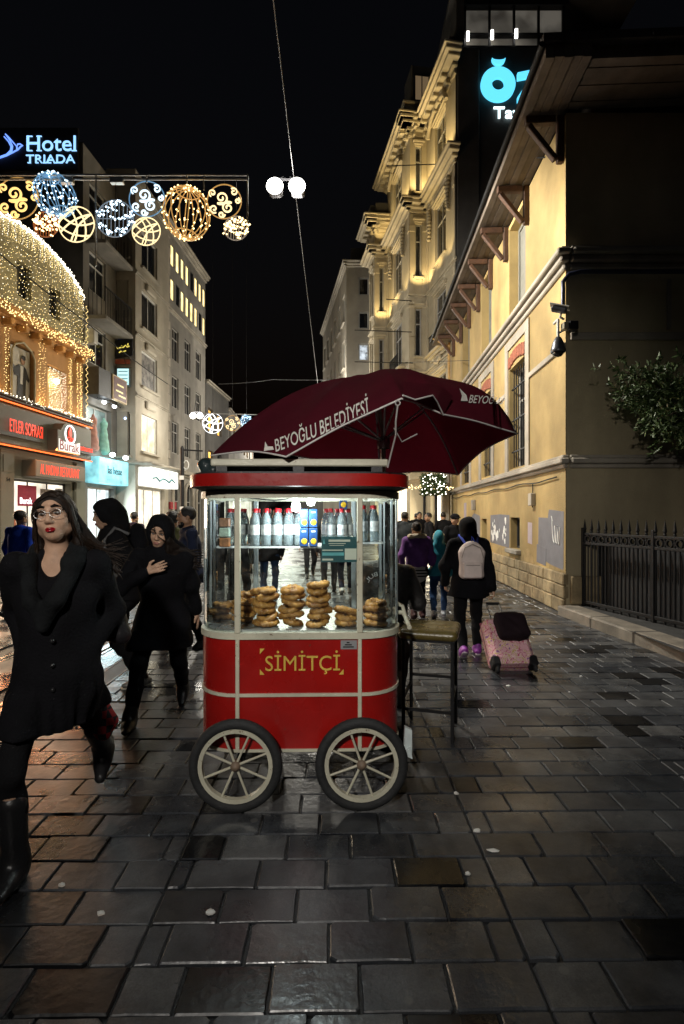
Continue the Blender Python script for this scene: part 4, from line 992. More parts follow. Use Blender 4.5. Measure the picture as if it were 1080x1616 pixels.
# ---- long stone building with two rows of lit windows
M4 = facade_frame((FL(23.3), 23.3, 0), DL); L4 = 7.9
b4 = thing('stone_office_building', 'stone building with two top rows of narrow yellow lit windows down the street', 'building', M=M4)
ux = [2.6 + .72 * k for k in range(8)]
ops = [(u - .24, u + .24, z, z + 1.05) for u in ux for z in (14.0, 12.3)] + [(u - .45, u + .45, z, z + 1.6) for u in (3.0, 4.8, 6.6) for z in (9.4, 7.0, 4.7)] + [(u - .5, u + .5, .4, 3.2) for u in (3.1, 4.9, 6.7)]
mb = MB(); wall_sheet(mb, L4, 15.7, ops, .2); mb.build('wall', M_GREYR, b4)
MB().box(0, L4, .3, 9, 0, 15.6).build('rear_block', M_DARKR, b4)
for i, o_ in enumerate(ops):
    lit = i < 16 and (i * 7) % 5 != 1
    window(b4, Matrix(), *o_, .02 if i < 16 else .07, M_BFRAME if i < 16 else M_FRAME, M_LITWARM if lit else M_PANE, (1, 1) if i < 16 else (2, 2), .03 if i < 16 else .06)
for z, st in ((15.5, [(.1, .12), (.24, .12), (.32, .1)]), (11.6, [(.08, .1), (.14, .08)]), (3.6, [(.1, .12), (.22, .14), (.14, .08)])): moulding(MB(), L4, z, st, ends=False).build('cornice', M_GREYTRIM, b4)
for k in range(26): MB().box(1.55, 2.1 + .12 * (k % 2), -.05, -.002, 3.9 + k * .45 + .012, 3.9 + (k + 1) * .45 - .012, bev=.02).build('quoin_block', M_GREYTRIM, b4)
for u in (3.1, 4.9, 6.7):
    mb = MB(); mb.tube([(u - .6, -.05, .1), (u - .6, -.05, 2.7)] + [(u - .6 * math.cos(t), -.05, 2.7 + .6 * math.sin(t)) for t in np.linspace(.1, math.pi - .1, 9)] + [(u + .6, -.05, 2.7), (u + .6, -.05, .1)], .09, 6); mb.build('stone_arch', M_GREYTRIM, b4)
MB().box(2.1, 2.9, -.1, -.003, 1.9, 2.25).build('street_plaque', pm('red_plaque', (.35, .04, .05), .5), b4)
# ---- farther low buildings on the left
for i, (ya, yb_, H, lab) in enumerate([(31.3, 36.5, 9.8, 'dim far building with amber lit awnings past the stone one'), (36.7, 52, 9.2, 'farthest dim building on the left side of the street')]):
    Mx_ = facade_frame((FL(ya) - .1 * i, ya, 0), (.0463 - .10 * i, 1)); Lx_ = yb_ - ya
    bb = thing('distant_building', lab, 'building', M=Mx_, group='far buildings on the left')
    ops = [(u - .5, u + .5, z, z + 1.4) for u in np.arange(1, Lx_ - .6, 1.9) for z in (4.2, 6.8)]
    mb = MB(); wall_sheet(mb, Lx_, H, ops + [(.3, Lx_ - .3, .2, 3.0)], .2); mb.build('wall', M_DARKR if i == 0 else M_GREYR, bb)
    MB().box(0, Lx_, .3, 8, 0, H - .03).build('rear_block', M_DARKR, bb)
    for j, o_ in enumerate(ops): window(bb, Matrix(), *o_, .12, M_BFRAME, em('amber_lit_room', (1, .55, .12), 1.4, mottled=.6, scale=2) if (j + i) % 3 != 2 else M_PANE, (1, 1), .06)
    moulding(MB(), Lx_, H - .2, [(.1, .1), (.22, .1)], ends=False).build('cornice', M_GREYTRIM, bb)
    MB().box(.2, Lx_ - .2, -.9, -.003, 3.1, 3.22).build('awning', pm('amber_awning', (.5, .3, .08), .6), bb)
    MB().box(.3, Lx_ - .3, .15, .19, .2, 3.0).build('shopfront', M_LITWHITE, bb)
# ================================================================== LAMPS, WIRES, DECORATIONS
M_HOUS = pm('lamp_housing', (.10, .10, .11), .5, .2, metal=.4)
M_LAMPW = em('floodlamp_lens', (1.0, .96, .86), 42)
LAMPC = (1.0, .94, .82)
def lamp_pair(p1, p2, wire_z, label, power, r=.17, tilt=None):
    c = (Vector(p1) + Vector(p2)) / 2
    t = thing('hanging_street_lamp', label, 'street lamp', loc=c, group='street lamps hung over the street')
    for p in (p1, p2):
        q = Vector(p) - c
        mb = MB(); mb.box(q.x - r * .8, q.x + r * .8, q.y + .06, q.y + .32, q.z - r * .6, q.z + r * .8, bev=.05); hd = mb.build('lamp_head', M_HOUS, t)
        mb = MB(); mb.ball((q.x, q.y - .02, q.z - .03), (r, .06, r), 18, 10); mb.build('lens', M_LAMPW, hd)
        MB().tube([(q.x, q.y + .15, q.z + r), (q.x * .3, q.y + .12, wire_z - c.z)], .012, 6).build('hanger', M_IRON, t)
    MB().box(-abs(p1[0] - p2[0]) / 2, abs(p1[0] - p2[0]) / 2, .10, .14, r, r + .04).build('crossbar', M_HOUS, t)
    for p in (p1, p2):
        if tilt is None: point_light('street_lamp_light', (p[0], p[1] - .16, p[2] - .22), power / 2, LAMPC, .12)
        else: spot_light('street_lamp_light', (p[0], p[1] - .1, p[2] - .25), (p[0] + tilt[0], p[1] + tilt[1], p[2] - 4), power / 2, 160, LAMPC, .35, .12)
    return t
PL1, PL2 = at(434, 292, 10.5), at(469, 292, 10.5)
lamp_pair(PL1, PL2, 8.52, 'pair of glaring white floodlamps hung on the wire high over the street', 3600, tilt=(2.08, 2.6))
lamp_pair((-1.5, 31, 8.2), (-1.1, 31, 8.2), 8.5, 'next lamp pair down the street, behind the umbrella', 1500)
lamp_pair((-5.7, 50, 8.2), (-5.3, 50, 8.2), 8.5, 'third lamp pair down the street where it bends, behind the cart roof', 2600)
lamp_pair((-8.4, 70, 8.2), (-8.0, 70, 8.2), 8.5, 'farthest lamp pair down the street behind the cart roof', 3400)
lamp_pair(at(305, 655, 22), at(316, 655, 22), 6.6, 'small distant pair of lit lamps before the stone building', 260, .13)
def cable(pts, r, label, m=None, sag=0.0, n=14):
    P = []
    for i in range(len(pts) - 1):
        a, b = Vector(pts[i]), Vector(pts[i + 1])
        for k in range(n):
            t = k / n; p = a.lerp(b, t); p.z -= sag * 4 * t * (1 - t); P.append(p)
    P.append(Vector(pts[-1]))
    return tag(MB().tube(P, r, 6).build('overhead_cable', m or M_IRON), label, 'cable', 'overhead cables')
M_WIRE = pm('pale_wire', (.16, .16, .17), .4, .1, metal=.5)
cable([(-.86, -6, 8.5), (-.92, 6.96, 8.5), (-.99, 10.86, 8.5), (-1.24, 25.4, 8.5), (-1.6, 45, 8.5)], .009, 'long tram wire running down the middle of the street overhead', M_WIRE)
cable([at(-30, 375, 12.6), at(134, 507, 17.2)], .02, 'black cable crossing in front of the light curtain', sag=.05)
cable([at(134, 507, 17.2), at(265, 606, 22.5)], .015, 'thin cable running on past the cream bay', sag=.06)
cable([at(345, 606, 26), at(430, 599, 26), at(590, 597, 26)], .012, 'thin pale wire stretched across the far street', M_WIRE, sag=.05)
cable([at(560, 571, 22), at(652, 573, 22.4)], .02, 'short dark bracket rod low on the ornate front')
cable([at(560, 573 - 52, 22), at(650, 524, 22.4)], .02, 'short dark bracket rod middle of the ornate front')
cable([at(610, 472, 22), at(650, 475, 22.4)], .02, 'short dark bracket rod higher on the ornate front')
cable([at(610, 262, 21), at(718, 258, 21)], .018, 'dark rod crossing the top floor of the ornate front')
cable([at(795, 252, 10.2), at(884, 247, 9.1)], .014, 'short dark rod under the eave of the yellow building')
cable([at(640, 572, 24), at(770, 568, 15.2)], .010, 'thin wire reaching the yellow wall above the umbrella')

# ---- christmas decoration frame and ornaments
YD = 9.5
SC = YD / F_PX
fr_ = thing('decoration_frame', 'long metal frame holding the lit ornaments high over the left side', 'frame', loc=at(200, 280, YD))
M_ALU = pm('aluminium_tube', (.45, .44, .42), .35, .15, metal=.8)
def fl_(px, py): return at(px, py, YD) - at(200, 280, YD)
MB().tube([fl_(-40, 276), fl_(391, 276)], .018, 6).build('top_tube', M_ALU, fr_); MB().tube([fl_(-40, 283), fl_(391, 283)], .018, 6).build('bottom_tube', M_ALU, fr_)
for px, yb_ in ((391, 362), (152, 420), (322, 300), (295, 296), (232, 288)): MB().tube([fl_(px, 276), fl_(px, yb_)], .014, 6).build('hanging_tube', M_ALU, fr_)
for px in (185, 106): MB().box(fl_(px, 0).x - .12, fl_(px, 0).x + .12, -.05, .05, fl_(px, 290).z, fl_(px, 281).z, bev=.01).build('driver_box', M_ALU, fr_)
M_WB = em('warm_rope_light', (1.0, .62, .20), 1.5); M_CB = em('cool_rope_light', (.55, .80, 1.0), 1.6); M_WW = em('warm_white_rope', (1.0, .78, .42), 1.5)
M_BW = em('warm_bulb', (1.0, .74, .34), 4); M_BC = em('cool_bulb', (.66, .86, 1.0), 4)
M_DW = em('dim_copper_wire', (1.0, .55, .16), .45); M_DC = em('dim_blue_wire', (.25, .55, .9), .40)
M_NET = pm('dark_netting', (.05, .035, .02), .8, .3)
def spiral(cx_, cz_, r0, r1, a0, turns, n=22, sgn=1):
    return [(cx_ + (r0 + (r1 - r0) * k / n) * math.cos(a0 + sgn * 2 * math.pi * turns * k / n), 0, cz_ + (r0 + (r1 - r0) * k / n) * math.sin(a0 + sgn * 2 * math.pi * turns * k / n)) for k in range(n + 1)]
def ornament(px, py, rpx, typ, rope, bulb, dim, label):
    c = at(px, py, YD); r = rpx * SC
    t = thing('lit_ornament', label, 'ornament', loc=c, group='lit ornaments on the frame')
    top = fl_(px, 283).z - (c - at(200, 280, YD)).z
    if typ in ('scroll', 'lattice', 'bars'):
        mb = MB(); mb.tube([(r * math.cos(a), 0, r * math.sin(a)) for a in np.linspace(0, 2 * math.pi, 33)[:-1]], .011, 5, closed=True); mb.build('rim', dim if typ != 'lattice' else rope, t)
    if typ == 'scroll':
        mb = MB(); w_ = r * .052
        s1 = spiral(-.16 * r, .22 * r, .07 * r, .40 * r, math.pi * .2, 1.45, 30, -1)
        mb.tube(s1, w_, 6); e = s1[-1]
        s2 = spiral(.22 * r, -.36 * r, .07 * r, .36 * r, math.pi * 1.2, 1.45, 30, -1); mb.tube(s2, w_, 6)
        mb.tube([s1[-1], ((s1[-1][0] + s2[-1][0]) / 2, 0, (s1[-1][2] + s2[-1][2]) / 2), s2[-1]], w_, 6)
        for ax, az, rr, a0 in ((.56, .56, .24, 1), (-.68, .5, .22, 3), (-.6, -.42, .26, 4), (.78, .05, .17, 0), (-.15, -.75, .2, 5)):
            mb.tube(spiral(ax * r, az * r, .05 * r, rr * r, a0, 1.2, 18), w_ * .9, 6)
        mb.build('scroll_light', rope, t)
    elif typ == 'lattice':
        mb = MB()
        for a, b, c_ in ((.1, 2.6, .35), (.6, 3.6, -.2), (2.0, 4.6, .3), (3.2, 5.6, -.25), (4.4, .6, .2), (5.2, 1.7, -.3), (1.5, 3.0, -.1)):
            p, q = Vector((math.cos(a), 0, math.sin(a))) * r, Vector((math.cos(b), 0, math.sin(b))) * r; nrm = Vector((-(q - p).z, 0, (q - p).x))
            mb.tube([p.lerp(q, s) + nrm * c_ * 4 * s * (1 - s) * .5 for s in np.linspace(0, 1, 9)], r * .045, 5)
        mb.build('lattice_light', rope, t)
    elif typ == 'bars':
        mb = MB(); mbb = MB()
        for k in range(9):
            x = r * (-.88 + .22 * k); z = math.sqrt(max(0, r * r - x * x)); mb.tube([(x, 0, -z), (x, 0, z)], .008, 5)
            for j in range(5):
                zz = random.uniform(-z, z); mbb.octa((x + random.gauss(0, .02), -.015, zz), .021); mbb.octa((x + random.gauss(0, .02) + .02, -.015, zz - .015), .017)
        mb.tube([(-r, 0, 0), (r, 0, 0)], .008, 5); mb.build('bar_wires', dim, t); mbb.build('bulbs', bulb, t)
    else:  # wire sphere
        mb = MB(); mbb = MB(); rz = r * 1.08; tilt = Matrix.Rotation(R(-18 if rope is M_CB else 4), 3, 'Y')
        for k in range(8):
            a = math.pi * k / 8
            pts = [tilt @ Vector((r * math.cos(ph) * math.cos(a), r * math.cos(ph) * math.sin(a), rz * math.sin(ph))) for ph in np.linspace(0, 2 * math.pi, 29)[:-1]]
            mb.tube(pts, .009, 5, closed=True)
            for j in range(16):
                p = pts[random.randrange(28)]; p = p + Vector((random.gauss(0, .012), random.gauss(0, .012), random.gauss(0, .012))); mbb.octa(p, .019)
        for zz in (-.85, .85): mb.tube([tilt @ Vector((r * .5 * math.cos(a), r * .5 * math.sin(a), rz * zz)) for a in np.linspace(0, 2 * math.pi, 17)[:-1]], .01, 5, closed=True)
        mb.build('wire_cage', dim, t); mbb.build('bulbs', bulb, t)
    if top > r * .9: MB().tube([(0, .02, r * .95), (0, .02, top)], .006, 5).build('hanger', M_IRON, t)
for a in [(28, 313, 33, 'scroll', M_WB, M_BW, M_DW, 'golden scrollwork light disc at the left end of the frame'),
          (87, 308, 30, 'sphere', M_CB, M_BC, M_DC, 'blue wire sphere with cool bulbs between two golden discs'),
          (73, 354, 20, 'bars', M_WB, M_BW, em('dim_red_wire', (.7, .2, .05), .3), 'small dark reddish disc under the blue sphere'),
          (121, 354, 28, 'lattice', M_WW, M_BW, M_DW, 'golden ring of crossing arcs right of the blue sphere'),
          (182, 345, 29, 'bars', M_CB, M_BC, em('dim_grey_wire', (.4, .5, .6), .3), 'cool white disc of upright wires in the middle of the frame'),
          (232, 314, 28, 'scroll', em('cool_white_rope', (.70, .88, 1.0), 1.6), M_BC, M_DC, 'cool white scrollwork light disc'),
          (231, 365, 22, 'lattice', M_WW, M_BW, M_DW, 'small golden ring of arcs below the white scroll disc'),
          (295, 337, 36, 'sphere', M_WB, M_BW, M_DW, 'largest ornament, golden wire sphere with bulbs'),
          (354, 318, 27, 'scroll', M_WW, M_BW, M_DW, 'warm white scrollwork disc at the right end of the frame'),
          (373, 360, 19, 'bars', M_WW, M_BW, em('dim_grey_warm_wire', (.6, .5, .4), .3), 'smallest disc of upright wires at the frame right end')]:
    ornament(*a)
YD0, YD = YD, 27.0; SC = YD / F_PX
t = thing('decoration_frame', 'distant thin decoration frame seen left of the umbrella', 'frame', loc=at(360, 652, YD))
MB().tube([at(318, 652, YD) - at(360, 652, YD), at(430, 655, YD) - at(360, 652, YD)], .03, 6).build('top_tube', M_ALU, t)
def fl_(px, py): return at(px, py, YD) - at(200, 280, YD)
ornament(336, 668, 16, 'lattice', M_WHITELET, M_BC, M_DC, 'distant white lattice ball left of the umbrella tip')
ornament(367, 668, 12, 'scroll', M_WW, M_BW, M_DW, 'distant warm scroll disc just above the umbrella edge')
ornament(389, 665, 9, 'sphere', M_CB, M_BC, M_DC, 'distant tiny wire sphere half hidden by the umbrella')
YD = YD0; SC = YD / F_PX

# ---- curtain of string lights on the restaurant
cu = thing('string_light_curtain', 'dense curtain of warm fairy lights draped over the restaurant front', 'string lights', M=MR_)
M_FB = em('fairy_bulb_warm', (1.0, .74, .30), 3.0); M_FW = em('fairy_bulb_white', (1.0, .92, .72), 4.0)
archz = lambda x: 8.9 + .80 * max(0, 1 - ((x - 5.6) / 2.6) ** 2) ** .7
for k in range(74):
    x = 3.4 + 4.75 * k / 73 + random.gauss(0, .012); ztop = archz(x) + .02; mb = MB()
    z = ztop
    stop = 7.3 if random.random() < .75 else 6.6
    wires = []
    while z > stop:
        xx = x + .03 * math.sin(z * 5 + k) + random.gauss(0, .012)
        dens = .055 if z > ztop - .5 else .16
        mb.octa((xx, -.06 - .03 * random.random(), z), random.uniform(.007, .0135)); z -= dens * random.uniform(.6, 1.5)
    mb.build('light_string', M_FW if k % 4 == 0 else M_FB, cu)
mb = MB()
for k in range(420):
    x = 3.6 + 4.55 * k / 419; mb.octa((x + random.gauss(0, .01), -.08 + random.gauss(0, .02), archz(x) + random.gauss(.0, .035)), random.uniform(.016, .026))
mb.build('edge_string', M_FW, cu)
for k in range(26):
    x = random.choice([3.9, 4.35, 5.85, 7.35, 7.75, 8.0]) + random.gauss(0, .07); mb = MB(); z = 6.8
    while z > 4.7:
        mb.octa((x + random.gauss(0, .03), -.06, z), random.uniform(.008, .015)); z -= .085 * random.uniform(.5, 1.5)
    mb.build('light_string', M_FB, cu)
for k in range(12):
    x = 6.3 + .85 * k / 11; mb = MB(); z = 6.1
    while z > 4.75: mb.octa((x + random.gauss(0, .02), -.03, z), random.uniform(.008, .014)); z -= .06 * random.uniform(.5, 1.5)
    mb.build('light_string', M_FW, cu)
mb = MB()
for k in range(300): mb.octa((3.4 + 4.8 * k / 299, -.42 + random.gauss(0, .02), 7.0 + random.gauss(0, .1)), random.uniform(.012, .022))
mb.build('cornice_string', M_FB, cu)
mb = MB()
for k in range(160): mb.octa((3.6 + 4.6 * k / 159, -.36 + random.gauss(0, .03), 4.74 + random.gauss(0, .03)), random.uniform(.010, .020))
mb.build('ledge_string', M_FW, cu)
mb = MB()
for k in range(120): mb.octa((8.2 + .06 * math.sin(k), -.15, 4.7 + 4.0 * k / 119), .013)
mb.build('corner_string', M_FB, cu)
def rw(x, y, z): return MR_ @ Vector((x, y, z))
# light thrown by the curtain, the niche lamps, the neon and the shop rooms
area_light('curtain_light', rw(5.6, -.6, 8.0), rw(5.6, 0, 7.9), 5, 4.5, (1, .78, .42), sy=1.6)
for x, p in ((4.0, 5), (5.9, 6), (6.65, 9), (7.9, 7)): point_light('niche_light', rw(x, -.22, 4.85), p, (1, .62, .22), .05)
for x in (4.3, 5.5, 6.7, 7.9): point_light('cornice_light', rw(x, -.55, 6.72), 1.6, (1, .7, .3), .05)
area_light('neon_light', rw(5.2, -.55, 3.5), rw(5.2, -6, 0), 150, 4.5, (1, .30, .10), sy=.15)
area_light('shop_light', rw(5.6, -.35, 1.9), rw(5.6, -9, .2), 210, 2.6, (1, .80, .55), sy=1.3)
area_light('shop_light', rw(2.0, -.35, 1.9), rw(2.0, -9, .2), 210, 2.6, (1, .72, .45), sy=1.3)
def l2w(x, y, z): return M2 @ Vector((x, y, z))
area_light('shop_light', l2w(1.2, -.2, 1.8), l2w(1.2, -8, .5), 180, 1.8, (.75, .95, 1), sy=1.4)
area_light('sign_light', l2w(1.1, -.85, 3.6), l2w(1.1, -.4, 2.9), 8, 1.6, (.75, .95, 1), sy=.1)
point_light('display_light', l2w(1.1, -.6, 5.5), 14, (.85, .95, 1), .05)
def l3w(x, y, z): return M3 @ Vector((x, y, z))
area_light('shop_light', l3w(1.6, -.3, 1.8), l3w(1.6, -8, .5), 150, 2.2, (1, .92, .72), sy=1.4)
point_light('shop_light', l3w(1.2, -.95, 3.35), 8, (1, .95, .75), .1)
point_light('bay_light', l3w(1.3, -.5, 4.3), 2.5, (1, .92, .62), .05)
# floodlights washing the ornate front
def lo(sec, x, y, z): return sec[0] @ Vector((x, y, z))
UPC = (1.0, .74, .32)
for sec, xs in ((mA, (.5, 1.7, 2.9)), (mB, (.5, 2.0, 3.6)), (mAB, (.4,)), (mC, (.35,))):
    for x in xs:
        for z, p in ((3.75, 120), (11.6, 85), (15.75, 120)):
            if sec is mC and z > 15: continue
            spot_light('facade_uplight', lo(sec, x, -.58, z), lo(sec, x, -.1, z + 3.2), p, 110, UPC, .7, .04)
area_light('shop_light', lo(mA, 1.7, -.4, 2.0), lo(mA, 1.7, -6, .3), 160, 2.2, (1, .86, .6), sy=2)
area_light('shop_light', lo(mB, 2.0, -.4, 2.0), lo(mB, 2.0, -6, .3), 260, 3, (1, .86, .6), sy=2)

# ---- fence, kerb, courtyard
tag(MB().quad((3.62, -2, .145), (12, -2, .145), (12, 8.39, .145), (3.62, 8.39, .145)).build('courtyard', pm('courtyard_paving', (.04, .04, .04), .7, .3, 4, .3, 30)), kind='structure')
ka, kb = Vector((3.46, 8.36, 0)), Vector((4.15, .5, 0))
kd = (kb - ka).normalized(); kn = Vector((kd.y, -kd.x, 0)); KL = (kb - ka).length
kerb = tag(MB().box(0, .02, 0, .02, -.05, -.04).build('kerb', M_STONE), kind='structure')
MK = facade_frame((ka.x, ka.y, 0), (kd.x, kd.y))
x = 0; M_KERB = pm('kerb_stone', (.24, .21, .17), .7, .25, 5, .35, 35, dirt=.3)
while x < KL:
    MB().box(x + .004, min(KL, x + .95) - .004, .0, .34, -.05, .15, bev=.02).build('kerb_stone', M_KERB, kerb, M=MK); x += .95
fa, fb = Vector((3.86, 8.34, .15)), Vector((4.62, 5.45, .15)); fd = (fb - fa); FLn = fd.length
MFc = facade_frame(fa, (fd.x, fd.y))
fe = thing('iron_fence', 'black iron fence with spear tips along the dark courtyard', 'fence', M=MFc)
mb = MB(); mb.box(0, FLn, .0, .04, .04, .09, bev=.006); mb.build('bottom_rail', M_IRON, fe)
for z in (.98, 1.13): MB().box(0, FLn, .0, .04, z, z + .04, bev=.006).build('top_rail', M_IRON, fe)
barm = MB(); barm.tube([(0, .02, .0), (0, .02, 1.20)], .016, 6); barm.lathe([(.0, 1.40), (.016, 1.30), (.026, 1.23), (.014, 1.205), (.024, 1.19), (.012, 1.17)][::-1], 6, Matrix.Translation((0, .02, 0)), smooth=False)
barm = barm.mesh('spear_bar', M_IRON); thin = MB().tube([(0, .02, .05), (0, .02, 1.0)], .010, 6).mesh('thin_bar', M_IRON)
collar = MB(); ring(collar, 0, 0, .055, .042, .0, .04, 14); collar = collar.mesh('ring_ornament', M_IRON)
x = .03; k = 0
while x < FLn:
    ob('spear_bar', barm, fe, loc=(x, 0, 0))
    if x + .075 < FLn:
        ob('thin_bar', thin, fe, loc=(x + .075, 0, 0)); ob('ring_ornament', collar, fe, loc=(x + .075, 0, 1.075))
    x += .15; k += 1
for x in (.0, 1.35, 2.7): MB().box(x - .025, x + .025, -.01, .05, 0, 1.25, bev=.006).build('post', M_IRON, fe)
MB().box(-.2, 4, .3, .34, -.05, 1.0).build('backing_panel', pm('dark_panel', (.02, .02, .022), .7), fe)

# ---- evergreen over the fence
tr = thing('evergreen_tree', 'dark evergreen tree leaning over the iron fence', 'tree', loc=(5.75, 7.3, .15))
M_LEAF = pm('dark_leaf', (.035, .065, .02), .5, .4, 8, 0, spec=.35, col2=(.075, .12, .04))
M_BARK = pm('bark', (.07, .05, .035), .9, .3, 12, .6, 25)
mb = MB(); mb.tube([(0, 0, 0), (.0, .02, .9), (-.2, 0, 1.7), (-.55, 0, 2.4), (-.95, 0, 2.9), (-1.3, 0, 3.1)], [.11, .10, .09, .07, .05, .02], 9); 
limbs = []
for k in range(46):
    a = random.uniform(0, 2 * math.pi) if k > 12 else random.uniform(math.pi * .7, math.pi * 1.3)
    zt = random.uniform(0, 1); l_ = random.uniform(.3, .85); s0 = Vector((-.30 - .85 * zt, random.gauss(0, .1), 2.55 + .55 * zt)); e0 = s0 + Vector((math.cos(a) * l_, math.sin(a) * l_ * .7, random.uniform(-.12, .55)))
    limbs.append((s0, e0)); mb.tube([s0, s0.lerp(e0, .5) + Vector((0, 0, .06)), e0], [.03, .02, .008], 5)
mb.build('trunk', M_BARK, tr)
V = []; Fc = []
def leaf(p, d, l_, w_):
    d = d.normalized(); s = d.cross(Vector((random.gauss(0, 1), random.gauss(0, 1), random.gauss(0, 1)))).normalized() * w_; o = len(V)
    V.extend([p, p + d * l_ * .5 + s, p + d * l_, p + d * l_ * .5 - s]); Fc.append((o, o + 1, o + 2, o + 3))
for s0, e0 in limbs:
    for j in range(34):
        t_ = random.uniform(.1, 1.08); p = s0.lerp(e0, t_) + Vector((random.gauss(0, .09), random.gauss(0, .09), random.gauss(0, .09)))
        d = ((e0 - s0).normalized() * .6 + Vector((random.gauss(0, .6), random.gauss(0, .6), random.gauss(.35, .5)))).normalized()
        L_ = random.uniform(.10, .26)
        for i in range(int(L_ / .014)):
            q = p + d * .014 * i; leaf(q, d * .8 + Vector((random.gauss(0, .7), random.gauss(0, .7), random.gauss(0, .7))), random.uniform(.06, .10), .014)
crown = bpy.data.meshes.new('crown'); crown.from_pydata(V, [], Fc); crown.materials.append(M_LEAF); ob('crown', crown, tr)

# ---- cameras on the corner
M_GUN = pm('gunmetal', (.11, .115, .13), .35, .15, metal=.6)
pc = at(884, 490, 8.15)
t = thing('security_camera', 'boxy grey security camera on the building corner above the dome one', 'camera', loc=pc)
Mx_ = Matrix.Rotation(R(25), 4, 'Y') @ Matrix.Rotation(R(-30), 4, 'Z')
MB().box(-.14, .10, -.05, .05, -.03, .05, bev=.02, M=Mx_).build('camera_body', M_GUN, t); MB().box(-.18, .12, -.065, .065, .055, .07, M=Mx_).build('sun_shield', M_WFRAME, t)
MB().tube([(.02, 0, -.04), (.0, 0, -.10), (.10, .1, -.10)], .018, 7).build('arm', M_WFRAME, t)
pc = at(881, 552, 8.1)
t = thing('dome_camera', 'pear shaped grey dome camera hanging at the building corner', 'camera', loc=pc)
mb = MB(); mb.lathe([(.03, .20), (.05, .18), (.085, .10), (.11, .0), (.115, -.03), (.105, -.045)], 20); mb.build('housing', M_GUN, t)
mb = MB(); mb.lathe([(.085, -.045), (.08, -.07), (.055, -.10), (.0, -.115)], 18); mb.build('dome', pm('smoked_dome', (.02, .018, .02), .08, .1), t)
mb = MB(); mb.tube([(0, 0, .18), (0, 0, .46), (.03, .08, .50), (.04, .25, .5)], .022, 8); mb.build('hanger', M_WFRAME, t)
pc = at(900, 515, 8.05)
t = thing('black_floodlight', 'small black unlit floodlight box beside the security cameras', 'floodlight', loc=pc)
MB().box(-.04, .10, -.08, .06, -.065, .065, bev=.012).build('case', M_IRON, t); MB().box(-.12, -.045, -.06, .06, -.055, .055, bev=.008).build('visor', pm('visor', (.3, .28, .2), .4), t)
MB().tube([(0, .06, 0), (-.05, .28, 0)], .015, 6).build('bracket', M_IRON, t)

# ---- lamp post, awning and lit hedge
p0 = at(288, 813, 14); p0.z = 0
t = thing('lamp_post', 'thin black lamp post with side arm before the stone building', 'lamp post', loc=p0)
mb = MB(); mb.lathe([(.11, 0), (.11, .25), (.07, .3), (.055, .5), (.05, 3.4), (.03, 3.45), (0, 3.47)], 10); mb.build('post', M_IRON, t)
MB().tube([(0, 0, 3.36), (.55, 0, 3.33)], .022, 6).build('arm', M_IRON, t)
MB().box(-.06, .06, -.07, -.055, 2.55, 2.66).build('sticker', M_CHALK, t); MB().box(-.05, .05, -.07, -.055, 1.75, 1.83).build('sticker', M_CHALK, t)
mb = MB(); mb.tube([(.1 + .07 * math.cos(a), 0, 2.95 + .12 * math.sin(a)) for a in np.linspace(0, 2 * math.pi, 12)[:-1]], .014, 5, closed=True); mb.build('scroll', M_CHALK, t)
aw = at(668, 775, 19.2)
t = thing('lit_shop_awning', 'shop awning edged with warm fairy lights beyond the cart', 'awning', loc=aw)
mb = MB()
pr = [(-1.25, -.14), (-.7, .12), (-.1, .22), (.55, .22), (1.0, .1)]
for i in range(len(pr) - 1): mb.add([(pr[i][0], -.5, pr[i][1]), (pr[i + 1][0], -.5, pr[i + 1][1]), (pr[i + 1][0], 1.0, pr[i + 1][1] + .3), (pr[i][0], 1.0, pr[i][1] + .3)], [(0, 1, 2, 3)])
mb.build('canopy', pm('tan_canvas', (.35, .26, .14), .8, .2), t)
mb = MB()
for k in range(120):
    u = random.random() * (len(pr) - 1); i = int(u); f = u - i; mb.octa((pr[i][0] * (1 - f) + pr[i + 1][0] * f, -.52 + random.gauss(0, .05), pr[i][1] * (1 - f) + pr[i + 1][1] * f - .05 + random.gauss(0, .05)), random.uniform(.012, .024))
mb.build('bulbs', M_BW, t)
hg = at(684, 765, 18.6)
t = thing('lit_hanging_hedge', 'dark hanging greenery dotted with white fairy lights', 'hedge', loc=hg)
V = []; Fc = []
for k in range(2600):
    p = Vector((random.uniform(-.42, .42), random.uniform(-.3, .3), random.uniform(-.36, .36))); leaf(p, Vector((random.gauss(0, 1), random.gauss(0, 1), random.gauss(0, 1))), .09, .025)
me = bpy.data.meshes.new('foliage'); me.from_pydata(V, [], Fc); me.materials.append(M_LEAF); ob('foliage', me, t)
mb = MB()
for k in range(60): mb.octa((random.uniform(-.45, .45), -.33, random.uniform(-.38, .38)), random.uniform(.012, .024))
mb.build('bulbs', em('white_fairy_bulb', (1, .93, .78), 7), t)
mb = MB(); mb.tube([(-.3, .1, -.3), (-.3, .1, -2.6)], .05, 8); mb.tube([(.12, .1, -.3), (.12, .1, -2.6)], .05, 8); mb.build('posts', M_IRON, t)
# pillar at the corner of the yellow building
cp = at(703, 813, 19.4); cp.z = 0
t = thing('stone_pillar', 'pale stone pillar at the far corner of the yellow building', 'pillar', loc=cp)
mb = MB(); mb.box(-.14, .14, -.14, .14, 0, 3.3, bev=.03); mb.build('shaft', M_GREYTRIM, t); MB().box(-.2, .2, -.2, .2, 3.3, 3.5, bev=.03).build('capital', M_GREYTRIM, t)
